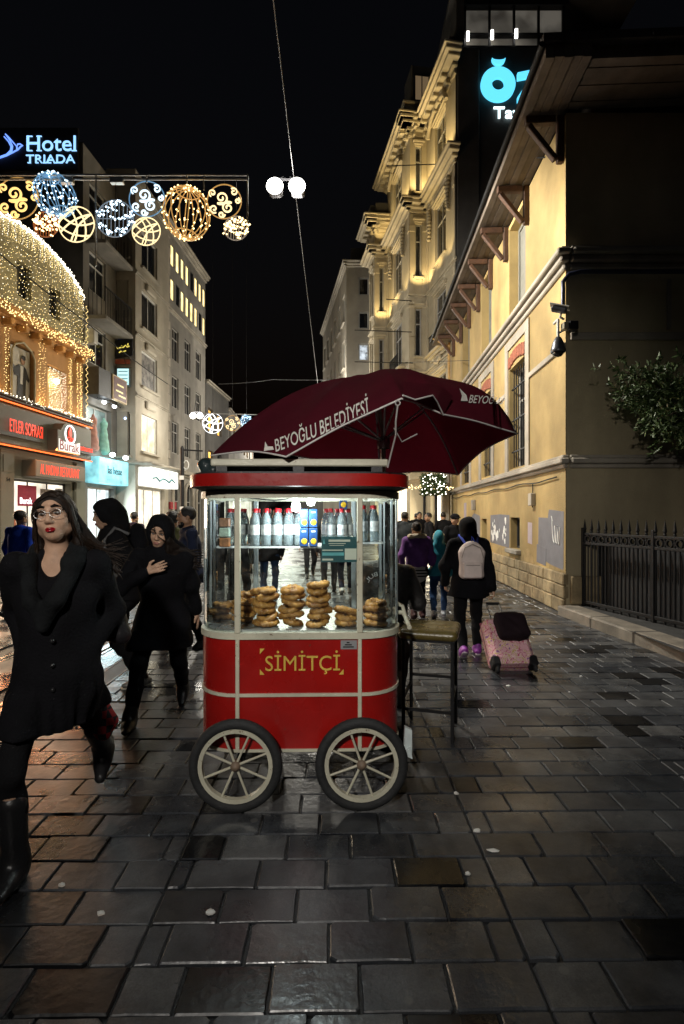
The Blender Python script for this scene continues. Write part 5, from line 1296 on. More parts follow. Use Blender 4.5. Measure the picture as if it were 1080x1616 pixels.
# ================================================================== THE SIMIT CART
M_RED = pm('cart_red_paint', (.36, .010, .008), .30, .16, 3, .04, 30, coat=.35, rvar=.08, dirt=.25)
M_CRM = pm('cream_paint_trim', (.62, .60, .47), .38, .10, 6, .08, 50, rvar=.1, dirt=.22)
def wear(m, chip, amount=.70, scale=26):
    n = m.node_tree; L = n.links; b = n.nodes['Principled BSDF']; src = b.inputs['Base Color'].links[0].from_socket
    tc = n.nodes.new('ShaderNodeTexCoord'); nz = n.nodes.new('ShaderNodeTexNoise'); nz.inputs['Scale'].default_value = scale; nz.inputs['Detail'].default_value = 9; nz.inputs['Roughness'].default_value = .72
    L.new(tc.outputs['Object'], nz.inputs['Vector']); rp = n.nodes.new('ShaderNodeValToRGB'); rp.color_ramp.elements[0].position = amount; rp.color_ramp.elements[1].position = amount + .012
    L.new(nz.outputs['Fac'], rp.inputs['Fac'])
    mp = n.nodes.new('ShaderNodeMapping'); mp.inputs['Scale'].default_value = (3, 3, 60); mp.inputs['Rotation'].default_value = (0, .5, 0); L.new(tc.outputs['Object'], mp.inputs['Vector'])
    n2 = n.nodes.new('ShaderNodeTexNoise'); n2.inputs['Scale'].default_value = 2.5; n2.inputs['Detail'].default_value = 5; L.new(mp.outputs['Vector'], n2.inputs['Vector'])
    r2 = n.nodes.new('ShaderNodeValToRGB'); r2.color_ramp.elements[0].position = .70; r2.color_ramp.elements[1].position = .73; L.new(n2.outputs['Fac'], r2.inputs['Fac'])
    mxa = n.nodes.new('ShaderNodeMath'); mxa.operation = 'MAXIMUM'; L.new(rp.outputs['Color'], mxa.inputs[0]); sc2 = n.nodes.new('ShaderNodeMath'); sc2.operation = 'MULTIPLY'; sc2.inputs[1].default_value = .35; L.new(r2.outputs['Color'], sc2.inputs[0]); L.new(sc2.outputs[0], mxa.inputs[1])
    mx = n.nodes.new('ShaderNodeMix'); mx.data_type = 'RGBA'; L.new(mxa.outputs[0], mx.inputs[0]); L.new(src, mx.inputs[6]); mx.inputs[7].default_value = list(chip) + [1]; L.new(mx.outputs[2], b.inputs['Base Color'])
wear(M_RED, (.15, .05, .035), .655, 22); wear(M_CRM, (.15, .09, .05), .625, 30)
M_TYRE = pm('tyre_rubber', (.018, .019, .02), .75, .3, 10, .25, 60)
M_GLASS = glass('cart_glass'); M_TRAY = pm('steel_tray', (.55, .56, .55), .3, .12, metal=.8, rvar=.1)
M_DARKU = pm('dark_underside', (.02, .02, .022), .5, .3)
M_GOLD = pm('gold_lettering', (.80, .56, .10), .4, .12, metal=.1, dirt=.15)
def rr(hw, hd, r, n=7):
    P = []
    for cx_, cy_, a0 in ((hw - r, hd - r, 0), (-hw + r, hd - r, 90), (-hw + r, -hd + r, 180), (hw - r, -hd + r, 270)):
        for k in range(n + 1):
            a = R(a0 + 90 * k / n); P.append((cx_ + r * math.cos(a), cy_ + r * math.sin(a)))
    return P
def rr_solid(mb, hw, hd, r, z0, z1, hw2=None, hd2=None, mi=0):
    A = rr(hw, hd, r); B = rr(hw2 or hw, hd2 or hd, max(.02, r + ((hw2 or hw) - hw))); n = len(A)
    mb.add([(x, y, z0) for x, y in A] + [(x, y, z1) for x, y in B], [(i, (i + 1) % n, n + (i + 1) % n, n + i) for i in range(n)], mi, True)
    mb.add([(x, y, z0) for x, y in A], [tuple(range(n))[::-1]], mi); mb.add([(x, y, z1) for x, y in B], [tuple(range(n))], mi); return mb
MC_ = Matrix.Translation((-.248, 3.24, 0)) @ Matrix.Rotation(R(1.4), 4, 'Z')
cart = thing('simit_cart', 'red and cream glazed bread ring cart with spoked wheels on the pavement', 'cart', M=MC_)
HW, HD, RC = .577, .36, .235
rr_solid(MB(), HW, HD, RC, .304, .598).build('lower_body', M_RED, cart); rr_solid(MB(), HW, HD, RC, .612, .915).build('upper_body', M_RED, cart)
rr_solid(MB(), HW + .008, HD + .008, RC + .008, .596, .614).build('middle_band', M_CRM, cart)
rr_solid(MB(), HW + .006, HD + .006, RC + .006, .290, .306).build('bottom_band', M_CRM, cart)
rr_solid(MB(), HW + .012, HD + .012, RC + .012, .914, .948).build('counter_band', M_CRM, cart)
rr_solid(MB(), HW - .03, HD - .03, RC - .03, .9485, .955).build('tray', M_TRAY, cart)
for sx in (-1, 1):
    for sy in (-1, 1):
        x = sx * .338; y = sy * HD
        MB().box(x - .011, x + .011, y - .010 if sy < 0 else y - .004, y + .004 if sy < 0 else y + .010, .2901, .9135, bev=.003).build('upright_strip', M_CRM, cart)
        MB().box(x - .016, x + .016, y - .012, y + .012, .9485, 1.70, bev=.004).build('post', M_CRM if sy < 0 else pm('alu_post', (.5, .56, .58), .35, .1, metal=.5), cart)
for sx in (-1, 1):
    for sy in (-1, 1): MB().tube([(sx * (HW - .004), sy * (HD - RC), .949), (sx * (HW - .004), sy * (HD - RC), 1.70)], .008, 6).build('corner_strip', MATS['alu_post'], cart)
def curved_pane(a0, cx_, cy_):
    mb = MB(); n = 8
    for k in range(n):
        a, b = R(a0 + 90 * k / n), R(a0 + 90 * (k + 1) / n); r = RC - .006
        mb.add([(cx_ + r * math.cos(a), cy_ + r * math.sin(a), .95), (cx_ + r * math.cos(b), cy_ + r * math.sin(b), .95), (cx_ + r * math.cos(b), cy_ + r * math.sin(b), 1.70), (cx_ + r * math.cos(a), cy_ + r * math.sin(a), 1.70)], [(0, 1, 2, 3)], 0, True)
    return mb.build('curved_pane', M_GLASS, cart)
for a0, cx_, cy_ in ((0, 1, 1), (90, -1, 1), (180, -1, -1), (270, 1, -1)): curved_pane(a0, cx_ * (HW - RC), cy_ * (HD - RC))
MB().quad((-.322, -HD + .004, .95), (.322, -HD + .004, .95), (.322, -HD + .004, 1.7), (-.322, -HD + .004, 1.7)).build('front_pane', M_GLASS, cart)
MB().quad((.322, HD - .004, .95), (-.322, HD - .004, .95), (-.322, HD - .004, 1.25), (.322, HD - .004, 1.25)).build('rear_pane', M_GLASS, cart)
for sx in (-1, 1): MB().quad((sx * (HW - .004), -sx * (HD - RC), .95), (sx * (HW - .004), sx * (HD - RC), .95), (sx * (HW - .004), sx * (HD - RC), 1.7), (sx * (HW - .004), -sx * (HD - RC), 1.7)).build('side_pane', M_GLASS, cart)
def rr_ring(mb, hw, hd, r, z0, z1, wd):
    A = rr(hw, hd, r); B = rr(hw - wd, hd - wd, r - wd if r > wd else .01); n = len(A)
    V = [(x, y, z) for z in (z0, z1) for x, y in A] + [(x, y, z) for z in (z0, z1) for x, y in B]
    F = []
    for i in range(n):
        j = (i + 1) % n; F += [(i, j, n + j, n + i), (2 * n + j, 2 * n + i, 3 * n + i, 3 * n + j), (n + i, n + j, 3 * n + j, 3 * n + i), (j, i, 2 * n + i, 2 * n + j)]
    return mb.add(V, F, 0, False)
rr_ring(MB(), HW + .010, HD + .010, RC + .01, 1.695, 1.735, .035).build('head_band', M_CRM, cart)
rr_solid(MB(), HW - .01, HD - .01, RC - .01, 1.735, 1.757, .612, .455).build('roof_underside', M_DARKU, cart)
rf = rr_solid(MB(), .632, .472, .27, 1.757, 1.824).build('roof', M_RED, cart)
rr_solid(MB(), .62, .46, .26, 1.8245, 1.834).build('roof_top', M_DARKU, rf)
MB().box(-.478, .492, -.40, -.36, 1.868, 1.908, bev=.006).build('awning_bar', M_CRM, cart)
for x in (-.42, .0, .43): MB().box(x - .03, x + .03, -.395, -.36, 1.835, 1.867).build('bar_bracket', M_DARKU, cart)
MB().box(-.44, .46, -.34, .2, 1.836, 1.895, bev=.02).build('folded_awning', pm('dark_tarpaulin', (.02, .03, .032), .35, .4, 6, .6, 14), cart)
# wheels
def wheel(x, y, sy):
    mb = MB(); n = 40
    mb.tube([(.224 * math.cos(a), 0, .224 * math.sin(a)) for a in np.linspace(0, 2 * math.pi, n + 1)[:-1]], .028, 10, closed=True)
    w_ = mb.build('wheel', M_TYRE, cart, loc=(x, y, .252))
    mb = MB()
    for rr_, t_ in ((.196, .010), (.186, .008)): mb.tube([(rr_ * math.cos(a), 0, rr_ * math.sin(a)) for a in np.linspace(0, 2 * math.pi, n + 1)[:-1]], t_, 8, closed=True)
    ring(mb, 0, 0, .2, .178, -.016, .016, 40); mb.build('rim', M_CRM, w_)
    a0 = random.uniform(.1, .4)
    for k in range(8):
        a = a0 + k * math.pi / 4; ca, sa = math.cos(a), math.sin(a)
        MB().tube([(.02 * ca, 0, .02 * sa), (.183 * ca, 0, .183 * sa)], [.0075, .0065], 6).build('spoke', M_CRM, w_)
    mb = MB(); mb.lathe([(0, -.035), (.016, -.033), (.02, -.02), (.026, -.018), (.026, .03), (0, .03)], 12, Matrix.Rotation(R(-90), 4, 'X') if sy > 0 else Matrix.Rotation(R(-90), 4, 'X')); mb.build('hub', pm('rusty_hub', (.18, .13, .09), .6, .4, 20), w_)
for x in (-.335, .343):
    wheel(x, -HD - .075, -1); wheel(x, HD + .075, 1)
    MB().tube([(x, -HD - .09, .252), (x, HD + .09, .252)], .012, 8).build('axle', M_IRON, cart)
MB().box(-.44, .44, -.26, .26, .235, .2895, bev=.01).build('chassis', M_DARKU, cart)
for x in (-.335, .343): MB().box(x - .02, x + .02, -.30, .30, .20, .234).build('spring', M_IRON, cart)
# front lettering
mb = MB(); text_to(mb, 'SİMİTÇİ', -.185, .228, .718, .85, -HD - .004, .003, bold=0); mb.build('lettering', M_GOLD, cart)
for cx_, cz_, s_ in ((-.215, .862, (1, -1)), (-.215, .718, (1, 1)), (.248, .716, (-1, 1))):
    p = [(cx_, cz_), (cx_ + s_[0] * .026, cz_), (cx_, cz_ + s_[1] * .03)]
    if s_[0] * s_[1] < 0: p = p[::-1]
    MB().prism(p, -HD - .004, -HD - .001).build('corner_mark', M_GOLD, cart)
mb = MB(); mb.box(.232, .322, -HD - .003, -HD - .0005, .856, .905); pq = mb.build('plate', pm('grey_plate', (.42, .43, .45), .4, .1, metal=.5), cart)
mb = MB()
for k in range(3): mb.box(.245 + .01 * k, .305 - .012 * k, -HD - .005, -HD - .0031, .866 + k * .012, .872 + k * .012)
mb.build('plate_print', M_IRON, pq)
mb = MB(); mb.tube([(.58, -.05, 1.0), (.62, -.05, 1.0), (.64, -.05, .97), (.64, -.20, .94)], .014, 8); mb.tube([(.58, -.05, 1.06), (.62, -.05, 1.04), (.64, -.05, .97)], .012, 8); mb.build('push_handle', M_CRM, cart)
mb = MB(); mb.prism([(.585, .30), (.63, .27), (.63, .40), (.59, .42)], -.36, -.33); mb.prism([(.56, .28), (.63, .25), (.62, .31)], -.38, -.35); mb.build('mud_flap', pm('pale_plastic', (.55, .62, .62), .4, .2), cart)
# shelf, lamp and fixed card in the cabinet
sh = MB().box(-.50, .28, -.16, .22, 1.405, 1.415).build('shelf', M_GLASS if False else pm('white_shelf', (.7, .72, .72), .4, .05), cart)
MB().box(.345, .50, -.10, .22, 1.425, 1.435).build('shelf', MATS['white_shelf'], cart)
mb = MB(); mb.lathe([(0, -.042), (.022, -.036), (.028, -.012), (.022, .012), (.012, .028)], 14); lb = mb.build('bulb', em('cart_bulb', (.95, 1.0, 1.0), 20), cart, loc=(-.025, -.22, 1.66))
MB().tube([(-.025, -.22, 1.685), (-.025, -.22, 1.735)], .012, 6).build('lamp_holder', M_WFRAME, cart)
mb = MB(); mb.tube([(-.025, -.22, 1.70), (-.15, -.23, 1.685), (-.3, -.26, 1.70)], .004, 5); mb.build('lamp_cord', M_IRON, cart)
lw_ = MC_ @ Vector((-.025, -.26, 1.63)); point_light('cart_light', lw_, 15, (.92, 1, 1), .03)
lw_ = MC_ @ Vector((.05, .12, 1.66)); point_light('cart_light', lw_, 18, (.92, 1, 1), .03)
mb = MB(); mb.lathe([(0, -.042), (.022, -.036), (.028, -.012), (.022, .012), (.012, .028)], 14); mb.build('bulb', MATS['cart_bulb'], cart, loc=(.05, .12, 1.70))
cd = MB().box(.125, .322, -.350, -.344, 1.338, 1.480).build('price_card', pm('teal_card', (.012, .085, .10), .5, .1), cart)
mb = MB()
for a, b, c, d in ((.165, .285, 1.452, 1.464), (.13, .245, 1.402, 1.408), (.13, .19, 1.348, 1.358), (.165, .26, 1.44, 1.444), (.17, .25, 1.430, 1.433)): mb.box(a, b, -.3525, -.3505, c, d)
mb.build('card_print', pm('pale_print', (.72, .72, .62), .5, .05), cd)
mb = MB(); mb.box(.255, .32, -.3525, -.3505, 1.352, 1.414); mb.build('blank_square', MATS['pale_print'], cd)
mb = MB(); mb.prism([(.133, 1.44), (.146, 1.44), (.139, 1.468)], -.3525, -.3505); mb.box(.13, .25, -.3525, -.3505, 1.375, 1.392); mb.build('card_logo', pm('teal_print_light', (.15, .5, .55), .5), cd)
# bag on the roof
bg_ = net_obj('rubbish_bag', SDF(.012).ell((-.76, 2.98, 1.875), (.055, .06, .05), k=.02).cap((-.78, 2.96, 1.90), (-.81, 2.94, 1.94), .02, .012, .02).cap((-.72, 2.96, 1.86), (-.66, 2.95, 1.87), .04, .02, .02).run(.012, 60), pm('dark_bin_bag', (.02, .03, .032), .28, .3, 8, .5, 20))
tag(bg_, 'crumpled dark plastic bag on the left end of the cart roof', 'bag')

# ---- bread rings, one by one
def simit_mesh(seed):
    rg = random.Random(seed); V = []; Fc = []; nu, nv = 40, 12; ph = rg.uniform(0, 6); ecc = rg.uniform(.9, 1.08)
    for i in range(nu):
        u = 2 * math.pi * i / nu
        for j in range(nv):
            v = 2 * math.pi * j / nv; tw = v + u * 5 + ph
            r = .0188 + .0036 * math.cos(2 * tw) + .0018 * math.sin(3 * u + ph) + .001 * math.sin(7 * u + 2 * ph)
            x = (.047 + r * 1.12 * math.cos(v)); z = r * .92 * math.sin(v) + .003 * math.sin(2 * u + ph)
            V.append((x * math.cos(u) * ecc, x * math.sin(u), z))
    for i in range(nu):
        for j in range(nv): a, b = i, (i + 1) % nu; c, d = j, (j + 1) % nv; Fc.append((a * nv + c, b * nv + c, b * nv + d, a * nv + d))
    me = bpy.data.meshes.new('bread_ring'); me.from_pydata(V, [], Fc); me.polygons.foreach_set('use_smooth', [True] * len(Fc)); me.materials.append(M_SIM); return me
def simit_mat():
    m = bpy.data.materials.new('sesame_crust'); m.use_nodes = True; n = m.node_tree; L = n.links; b = n.nodes['Principled BSDF']
    tc = n.nodes.new('ShaderNodeTexCoord'); nz = n.nodes.new('ShaderNodeTexNoise'); nz.inputs['Scale'].default_value = 22; nz.inputs['Detail'].default_value = 4
    L.new(tc.outputs['Object'], nz.inputs['Vector']); rp = n.nodes.new('ShaderNodeValToRGB')
    rp.color_ramp.elements[0].position = .35; rp.color_ramp.elements[0].color = (.24, .085, .015, 1); rp.color_ramp.elements[1].position = .66; rp.color_ramp.elements[1].color = (.62, .31, .075, 1)
    L.new(nz.outputs['Fac'], rp.inputs['Fac'])
    vo = n.nodes.new('ShaderNodeTexVoronoi'); vo.inputs['Scale'].default_value = 170; L.new(tc.outputs['Object'], vo.inputs['Vector'])
    r2 = n.nodes.new('ShaderNodeValToRGB'); r2.color_ramp.elements[0].position = .22; r2.color_ramp.elements[0].color = (1, 1, 1, 1); r2.color_ramp.elements[1].position = .34; r2.color_ramp.elements[1].color = (0, 0, 0, 1)
    L.new(vo.outputs['Distance'], r2.inputs['Fac']); mx = n.nodes.new('ShaderNodeMix'); mx.data_type = 'RGBA'
    L.new(r2.outputs['Color'], mx.inputs[0]); L.new(rp.outputs['Color'], mx.inputs[6]); mx.inputs[7].default_value = (.62, .42, .17, 1); L.new(mx.outputs[2], b.inputs['Base Color'])
    b.inputs['Roughness'].default_value = .42
    bp = n.nodes.new('ShaderNodeBump'); bp.inputs['Strength'].default_value = .5; bp.inputs['Distance'].default_value = .003; L.new(r2.outputs['Color'], bp.inputs['Height']); L.new(bp.outputs['Normal'], b.inputs['Normal'])
    return m
M_SIM = simit_mat(); SIMS = [simit_mesh(k) for k in range(5)]
stacks = [(352, 3, 3.22, 'low pile at the left curved glass'), (384, 5, 3.14, 'stack behind the left front post'), (417, 6, 3.04, 'tall stack beside the left front post'), (462, 6, 3.06, 'golden stack in the middle of the cabinet'),
          (504, 7, 3.02, 'tallest stack of seven rings'), (548, 3, 3.02, 'short stack by the right front post'), (591, 4, 3.05, 'stack behind the right curved glass')]
for i, (px, nn, Yq, lab) in enumerate(stacks):
    X = (px - CX) / F_PX * Yq
    for k in range(nn):
        pos = 'topmost' if k == nn - 1 else ('bottom' if k == 0 else ['second', 'third', 'fourth', 'fifth', 'sixth'][k - 1] + ' from below')
        o = tag(ob('bread_ring', SIMS[random.randrange(5)]), 'sesame bread ring, %s of the %s' % (pos, lab), 'bread', 'bread rings: ' + lab)
        o.location = (X + random.gauss(0, .008), Yq + random.gauss(0, .008), .975 + .0368 * k + random.gauss(0, .001)); o.rotation_euler = (random.gauss(0, .10), random.gauss(0, .10), random.uniform(0, 6.3)); s_ = random.uniform(.92, 1.12); o.scale = (s_, s_, 1)
# ---- water bottles
M_BOT = pm('clear_bottle', (.72, .85, .92), .12, .1, 12, .2, 30, trans=.75, spec=.6); M_LAB = pm('bottle_label', (.65, .75, .85), .4, .6, 30, 0, col2=(.9, .9, .9)); M_CAP = pm('red_cap', (.5, .012, .02), .4, .1)
bm = MB(); bm.lathe([(0, 0), (.026, .0), (.029, .006), (.028, .03), (.031, .05), (.028, .07), (.029, .13), (.026, .15), (.014, .18), (.012, .192)], 14); BOT = bm.mesh('water_bottle', M_BOT)
bm = MB(); bm.lathe([(.0302, .062), (.0302, .118)], 14); LAB = bm.mesh('label', M_LAB)
bm = MB(); bm.lathe([(.0145, .186), (.0145, .208), (0, .209)], 12); CAP = bm.mesh('cap', M_CAP)
bl = []
for k in range(5): bl.append((-.30 + .0665 * k, .03, 1.4155, 'bottles left of the blue packs'))
for k in range(3): bl.append((.150 + .068 * k, -.02, 1.4155, 'bottles above the teal card'))
for k in range(5): bl.append((-.275 + .066 * k, -.12, 1.4155, 'bottles left of the blue packs'))
for k in range(5): bl.append((-.27 + .066 * k, -.045, 1.4155, 'bottles left of the blue packs'))
for k in range(2): bl.append((-.44 + .066 * k, -.05, 1.4155, 'bottles behind the left curved glass'))
for k in range(2): bl.append((-.43 + .066 * k, .03, 1.4155, 'bottles behind the left curved glass'))
for k in range(2): bl.append((.178 + .068 * k, -.10, 1.4155, 'bottles above the teal card'))
for k in range(2): bl.append((.378 + .066 * k, -.06, 1.4355, 'bottles behind the right curved glass'))
for k in range(2): bl.append((.372 + .066 * k, .02, 1.4355, 'bottles behind the right curved glass'))
cnt_ = {}
for x, y, z, g in bl:
    rowk = (g, round(y, 3)); cnt_[rowk] = cnt_.get(rowk, 0) + 1; ys_ = sorted(set(b_[1] for b_ in bl if b_[3] == g)); row_ = ['front', 'second', 'rear'][ys_.index(y)]
    lab_ = 'water bottle, %s from left, %s row of %s' % (['first', 'second', 'third', 'fourth', 'fifth'][cnt_[rowk] - 1], row_, g)
    p = MC_ @ Vector((x, y, z)); o = tag(ob('water_bottle', BOT), lab_, 'bottle', g); o.location = p; o.rotation_euler = (0, 0, random.uniform(0, 6)); o.scale = (1.06, 1.06, 1.08)
    ob('label', LAB, o); ob('cap', CAP, o)
M_PB = pm('blue_pack', (.01, .05, .17), .4, .3, 30, 0); M_PY = pm('yellow_print', (.75, .45, .02), .4, .35, 60, 0)
for k, (x, z) in enumerate([(.02, 1.4155), (.075, 1.4155), (.02, 1.528), (.075, 1.528), (.255, 1.635)]):
    lab = ['lower left of four blue and yellow snack packs', 'lower right of four blue and yellow snack packs', 'upper left of four blue and yellow snack packs', 'upper right of four blue and yellow snack packs', 'blue and yellow snack pack above the right bottles'][k]
    t = thing('snack_pack', lab, 'snack pack', loc=MC_ @ Vector((x, -.17 if k < 4 else -.05, z)), group='snack packs in the cart')
    MB().box(-.025, .025, -.012, .012, 0, .108 if k < 4 else .055, bev=.003).build('box', M_PB, t)
    mb = MB(); mb.ball((.002, -.0125, .03), (.018, .0015, .018), 10, 6); mb.build('picture', M_PY, t); 
    if k < 4: MB().box(-.012, .012, -.0135, -.0122, .085, .093).build('title', M_CHALK, t)
if True:
    t = thing('snack_stand', 'little brown framed snack tins behind the left curved glass', 'snacks', loc=MC_ @ Vector((-.44, -.20, 1.4155)))
    for k, c in enumerate(((.30, .12, .04), (.35, .45, .38), (.22, .10, .05))): MB().box(-.03, .03, -.02, .02, .058 * k, .058 * k + .052, bev=.004).build('tin', pm('tin_%d' % k, c, .4, .5, 40, 0), t)

# ================================================================== UMBRELLA
RIM = [at(333, 719, 3.25), at(452, 721, 2.78), at(634, 629, 2.62), at(700, 654, 2.92), at(817, 684, 3.5), at(724, 749, 4.2), at(600, 752, 4.4), at(352, 702, 4.0)]
APX = at(588, 594, 3.42)
def canopy_pt(s, r):
    k = int(math.floor(s)) % 8; t = s - math.floor(s)
    a, b = RIM[k], RIM[(k + 1) % 8]
    base = a.lerp(b, t); base = base + (APX - base) * (.045 * 4 * t * (1 - t))
    p = APX.lerp(base, r)
    pw = (2.1, 2.0, 2.2, 4.2, 5.5, 2.6, 1.8, 2.0); q = pw[k] * (1 - t) + pw[(k + 1) % 8] * t - .22 * math.sin(math.pi * t)
    p.z = APX.z + (base.z - APX.z) * r ** q
    p = p - Vector((0, 0, 1)) * .004 * math.sin(9 * r + 5 * t) * math.sin(math.pi * t) * r
    return p
um = thing('umbrella', 'maroon market umbrella with white lettering and a raised sagging edge above the cart', 'umbrella', loc=(.30, 3.78, 0))
base = Vector((.30, 3.78, 0))
NS, NR = 12, 16
V = []; Fc = []
for i in range(8 * NS):
    for j in range(NR + 1): V.append(canopy_pt(i / NS, .02 + .98 * j / NR) - base)
for i in range(8 * NS):
    for j in range(NR):
        a, b = i, (i + 1) % (8 * NS); Fc.append((a * (NR + 1) + j, a * (NR + 1) + j + 1, b * (NR + 1) + j + 1, b * (NR + 1) + j))
M_MAR = pm('maroon_canvas', (.075, .005, .013), .85, .25, 2.2, .2, 140, spec=.15, dirt=.15)
me = bpy.data.meshes.new('canopy'); me.from_pydata([tuple(v) for v in V], [], Fc); me.polygons.foreach_set('use_smooth', [True] * len(Fc)); me.materials.append(M_MAR)
can = ob('canopy', me, um)
_n = M_MAR.node_tree; _o = _n.nodes['Material Output']; _tr = _n.nodes.new('ShaderNodeBsdfTranslucent'); _tr.inputs['Color'].default_value = (.30, .02, .05, 1); _mx = _n.nodes.new('ShaderNodeMixShader'); _mx.inputs[0].default_value = .16
_n.links.new(_n.nodes['Principled BSDF'].outputs[0], _mx.inputs[1]); _n.links.new(_tr.outputs[0], _mx.inputs[2]); _n.links.new(_mx.outputs[0], _o.inputs[0])
MB().tube([canopy_pt(i / 10, 1.0) - base for i in range(80)], .0055, 5, closed=True).build('piping', pm('pale_piping', (.6, .58, .56), .6, .1), um)
M_RIB = pm('grey_rib_steel', (.35, .34, .34), .4, .15, metal=.6)
hubp = Vector((.30, 3.75, 2.12)) - base
for k in range(8):
    MB().tube([canopy_pt(k, r) - base - Vector((0, 0, .02)) for r in np.linspace(.03, .98, 9)], .008, 6).build('rib', M_RIB, um)
    MB().tube([hubp + Vector((.03 * math.cos(k * .785), .03 * math.sin(k * .785), 0)), canopy_pt(k, .55) - base - Vector((0, 0, .025))], .007, 6).build('strut', M_RIB, um)
MB().lathe([(.045, -.04), (.05, 0), (.045, .04), (.02, .05)], 10, Matrix.Translation(hubp)).build('hub', M_RIB, um)
MB().tube([(0, 0, .05), (0, 0, 2.2), tuple(APX - base - Vector((0, 0, .02)))], .019, 10).build('pole', M_CRM, um)
MB().lathe([(.20, 0), (.20, .05), (.05, .08), (.03, .35)], 16).build('stand', M_IRON, um)
# lettering printed on the cloth
bvh = BVHTree.FromPolygons([v + base for v in V], Fc)
def print_on(mb, verts, faces, fn):
    cache = []
    for a, b in verts:
        px, py = fn(a, b); d = Vector(((px - CX) / F_PX, 1, -(py - CY) / F_PX)).normalized()
        loc, nrm, idx, dist = bvh.ray_cast(Vector((0, 0, CAM_H)), d, 50)
        if loc is None: loc = at(px, py, 3.0); nrm = Vector((0, -1, 0))
        if nrm.dot(d) > 0: nrm = -nrm
        cache.append(loc + nrm * .008 - base)
    mb.add(cache, faces)
def subdiv_text(s):
    v, f, asp = TEXT[s, 1]; bmx = bmesh.new(); vs = [bmx.verts.new((a, b, 0)) for a, b in v]
    for q in f:
        try: bmx.faces.new([vs[i] for i in q])
        except ValueError: pass
    bmesh.ops.triangulate(bmx, faces=bmx.faces[:]); bmesh.ops.subdivide_edges(bmx, edges=bmx.edges[:], cuts=2, use_grid_fill=True)
    out = ([(x.co.x, x.co.y) for x in bmx.verts], [[x.index for x in fc.verts] for fc in bmx.faces]) if not bmx.verts.index_update() else None
    bmx.free(); return out
M_PRINT = pm('white_cloth_print', (.70, .67, .62), .7, .12, 30, 0)
tv, tf = subdiv_text('BEYOĞLU BELEDİYESİ')
def fn1(a, b):
    px = 437 + a * 147 - b * 3; base_y = 715 - 52 * a - 8 * a * a
    return px, base_y - b * (27 + 7 * a)
mb = MB(); print_on(mb, tv, tf, fn1); mb.build('lettering', M_PRINT, um)
tv, tf = subdiv_text('BEYOĞLU')
mb = MB(); print_on(mb, tv, tf, lambda a, b: (738 + 54 * a + 5 * b, 637 + 2 * a - b * (17 - 2 * a))); mb.build('lettering', M_PRINT, um)
mb = MB(); print_on(mb, [(418, 713), (434, 711), (432, 706), (424, 706), (420, 698), (419, 707)], [(0, 1, 2, 3, 4, 5)], lambda a, b: (a, b)); mb.build('tower_emblem', M_PRINT, um); mb = MB(); print_on(mb, [(726, 634), (737, 634), (735, 625), (724, 614), (728, 626)], [(0, 1, 2, 3, 4)], lambda a, b: (a, b)); mb.build('tower_emblem', M_PRINT, um)
rp0 = at(628, 640, 2.61) - base; rp1 = at(612, 738, 2.76) - base
mb = MB(); mb.tube([rp0, rp0 + Vector((-.01, 0, -.08)), rp0.lerp(rp1, .45) + Vector((.015, 0, 0)), rp1], .005, 5); mb.tube([rp0 + Vector((.012 * math.cos(a), 0, .012 * math.sin(a) + .012)) for a in np.linspace(0, 6.28, 11)[:-1]], .004, 5, closed=True)
mb.tube([rp0.lerp(rp1, .35), rp0.lerp(rp1, .5) + Vector((.05, .02, -.02)), rp0.lerp(rp1, .42) + Vector((.13, .05, .0))], .004, 5); mb.build('tie_rope', pm('grey_rope', (.35, .33, .32), .8, .2), um)
# loose flap hanging over the raised edge
mb = MB(); fp = [at(636, 624, 2.60), at(655, 631, 2.66), at(683, 624, 2.74), at(690, 634, 2.82), at(700, 655, 2.90)]; fq = [at(638, 602, 2.74), at(655, 604, 2.8), at(684, 606, 2.9), at(700, 612, 2.98), at(715, 625, 3.06)]
mb.add([p - base for p in fp] + [p - base for p in fq], [(i, i + 1, 5 + i + 1, 5 + i) for i in range(4)], 0, True); fo = mb.build('loose_flap', M_MAR, um)
MB().tube([p - base for p in fp], .005, 5).build('flap_piping', MATS['pale_piping'], um)

# ================================================================== STOOL
A0, A1 = Vector((.442, 3.74, 0)), Vector((.773, 3.644, 0)); ax_ = (A1 - A0).normalized()
MS_ = facade_frame((A0.x, A0.y, 0), (ax_.x, ax_.y))
st = thing('bar_stool', 'tall black stool with worn olive leather seat right of the cart', 'stool', M=MS_)
W_, D_ = .345, .37
for x in (0, W_):
    for y in (0, D_): MB().box(x - .012, x + .012, y - .012, y + .012, 0, .70, bev=.003).build('leg', M_IRON, st)
for x in (0, W_): MB().box(x - .009, x + .009, .0125, D_ - .0125, .28, .30).build('stretcher', M_IRON, st)
MB().box(.0125, W_ - .0125, -.009, .009, .20, .22).build('stretcher', M_IRON, st); MB().box(.0125, W_ - .0125, D_ - .009, D_ + .009, .34, .36).build('stretcher', M_IRON, st)
MB().box(-.02, W_ + .02, -.02, D_ + .02, .7005, .72, bev=.004).build('seat_frame', M_IRON, st)
seat = net_obj('seat', SDF(.01).cap((.0, .0, .745), (W_, 0, .745), .035, .035, .03).cap((.0, D_, .745), (W_, D_, .745), .035, .035, .03).cap((.0, D_ * .33, .748), (W_, D_ * .33, .748), .034, .034, .06, sq=None).cap((.0, D_ * .66, .748), (W_, D_ * .66, .748), .034, .034, .06).cap((.0, D_ * .5, .748), (W_, D_ * .5, .748), .034, .034, .06).cap((.0, D_ * .16, .748), (W_, D_ * .16, .748), .034, .034, .06).cap((.0, D_ * .84, .748), (W_, D_ * .84, .748), .034, .034, .06).run(), pm('olive_leather', (.10, .075, .022), .30, .3, 7, .15, 60, rvar=.08, coat=.2), st)
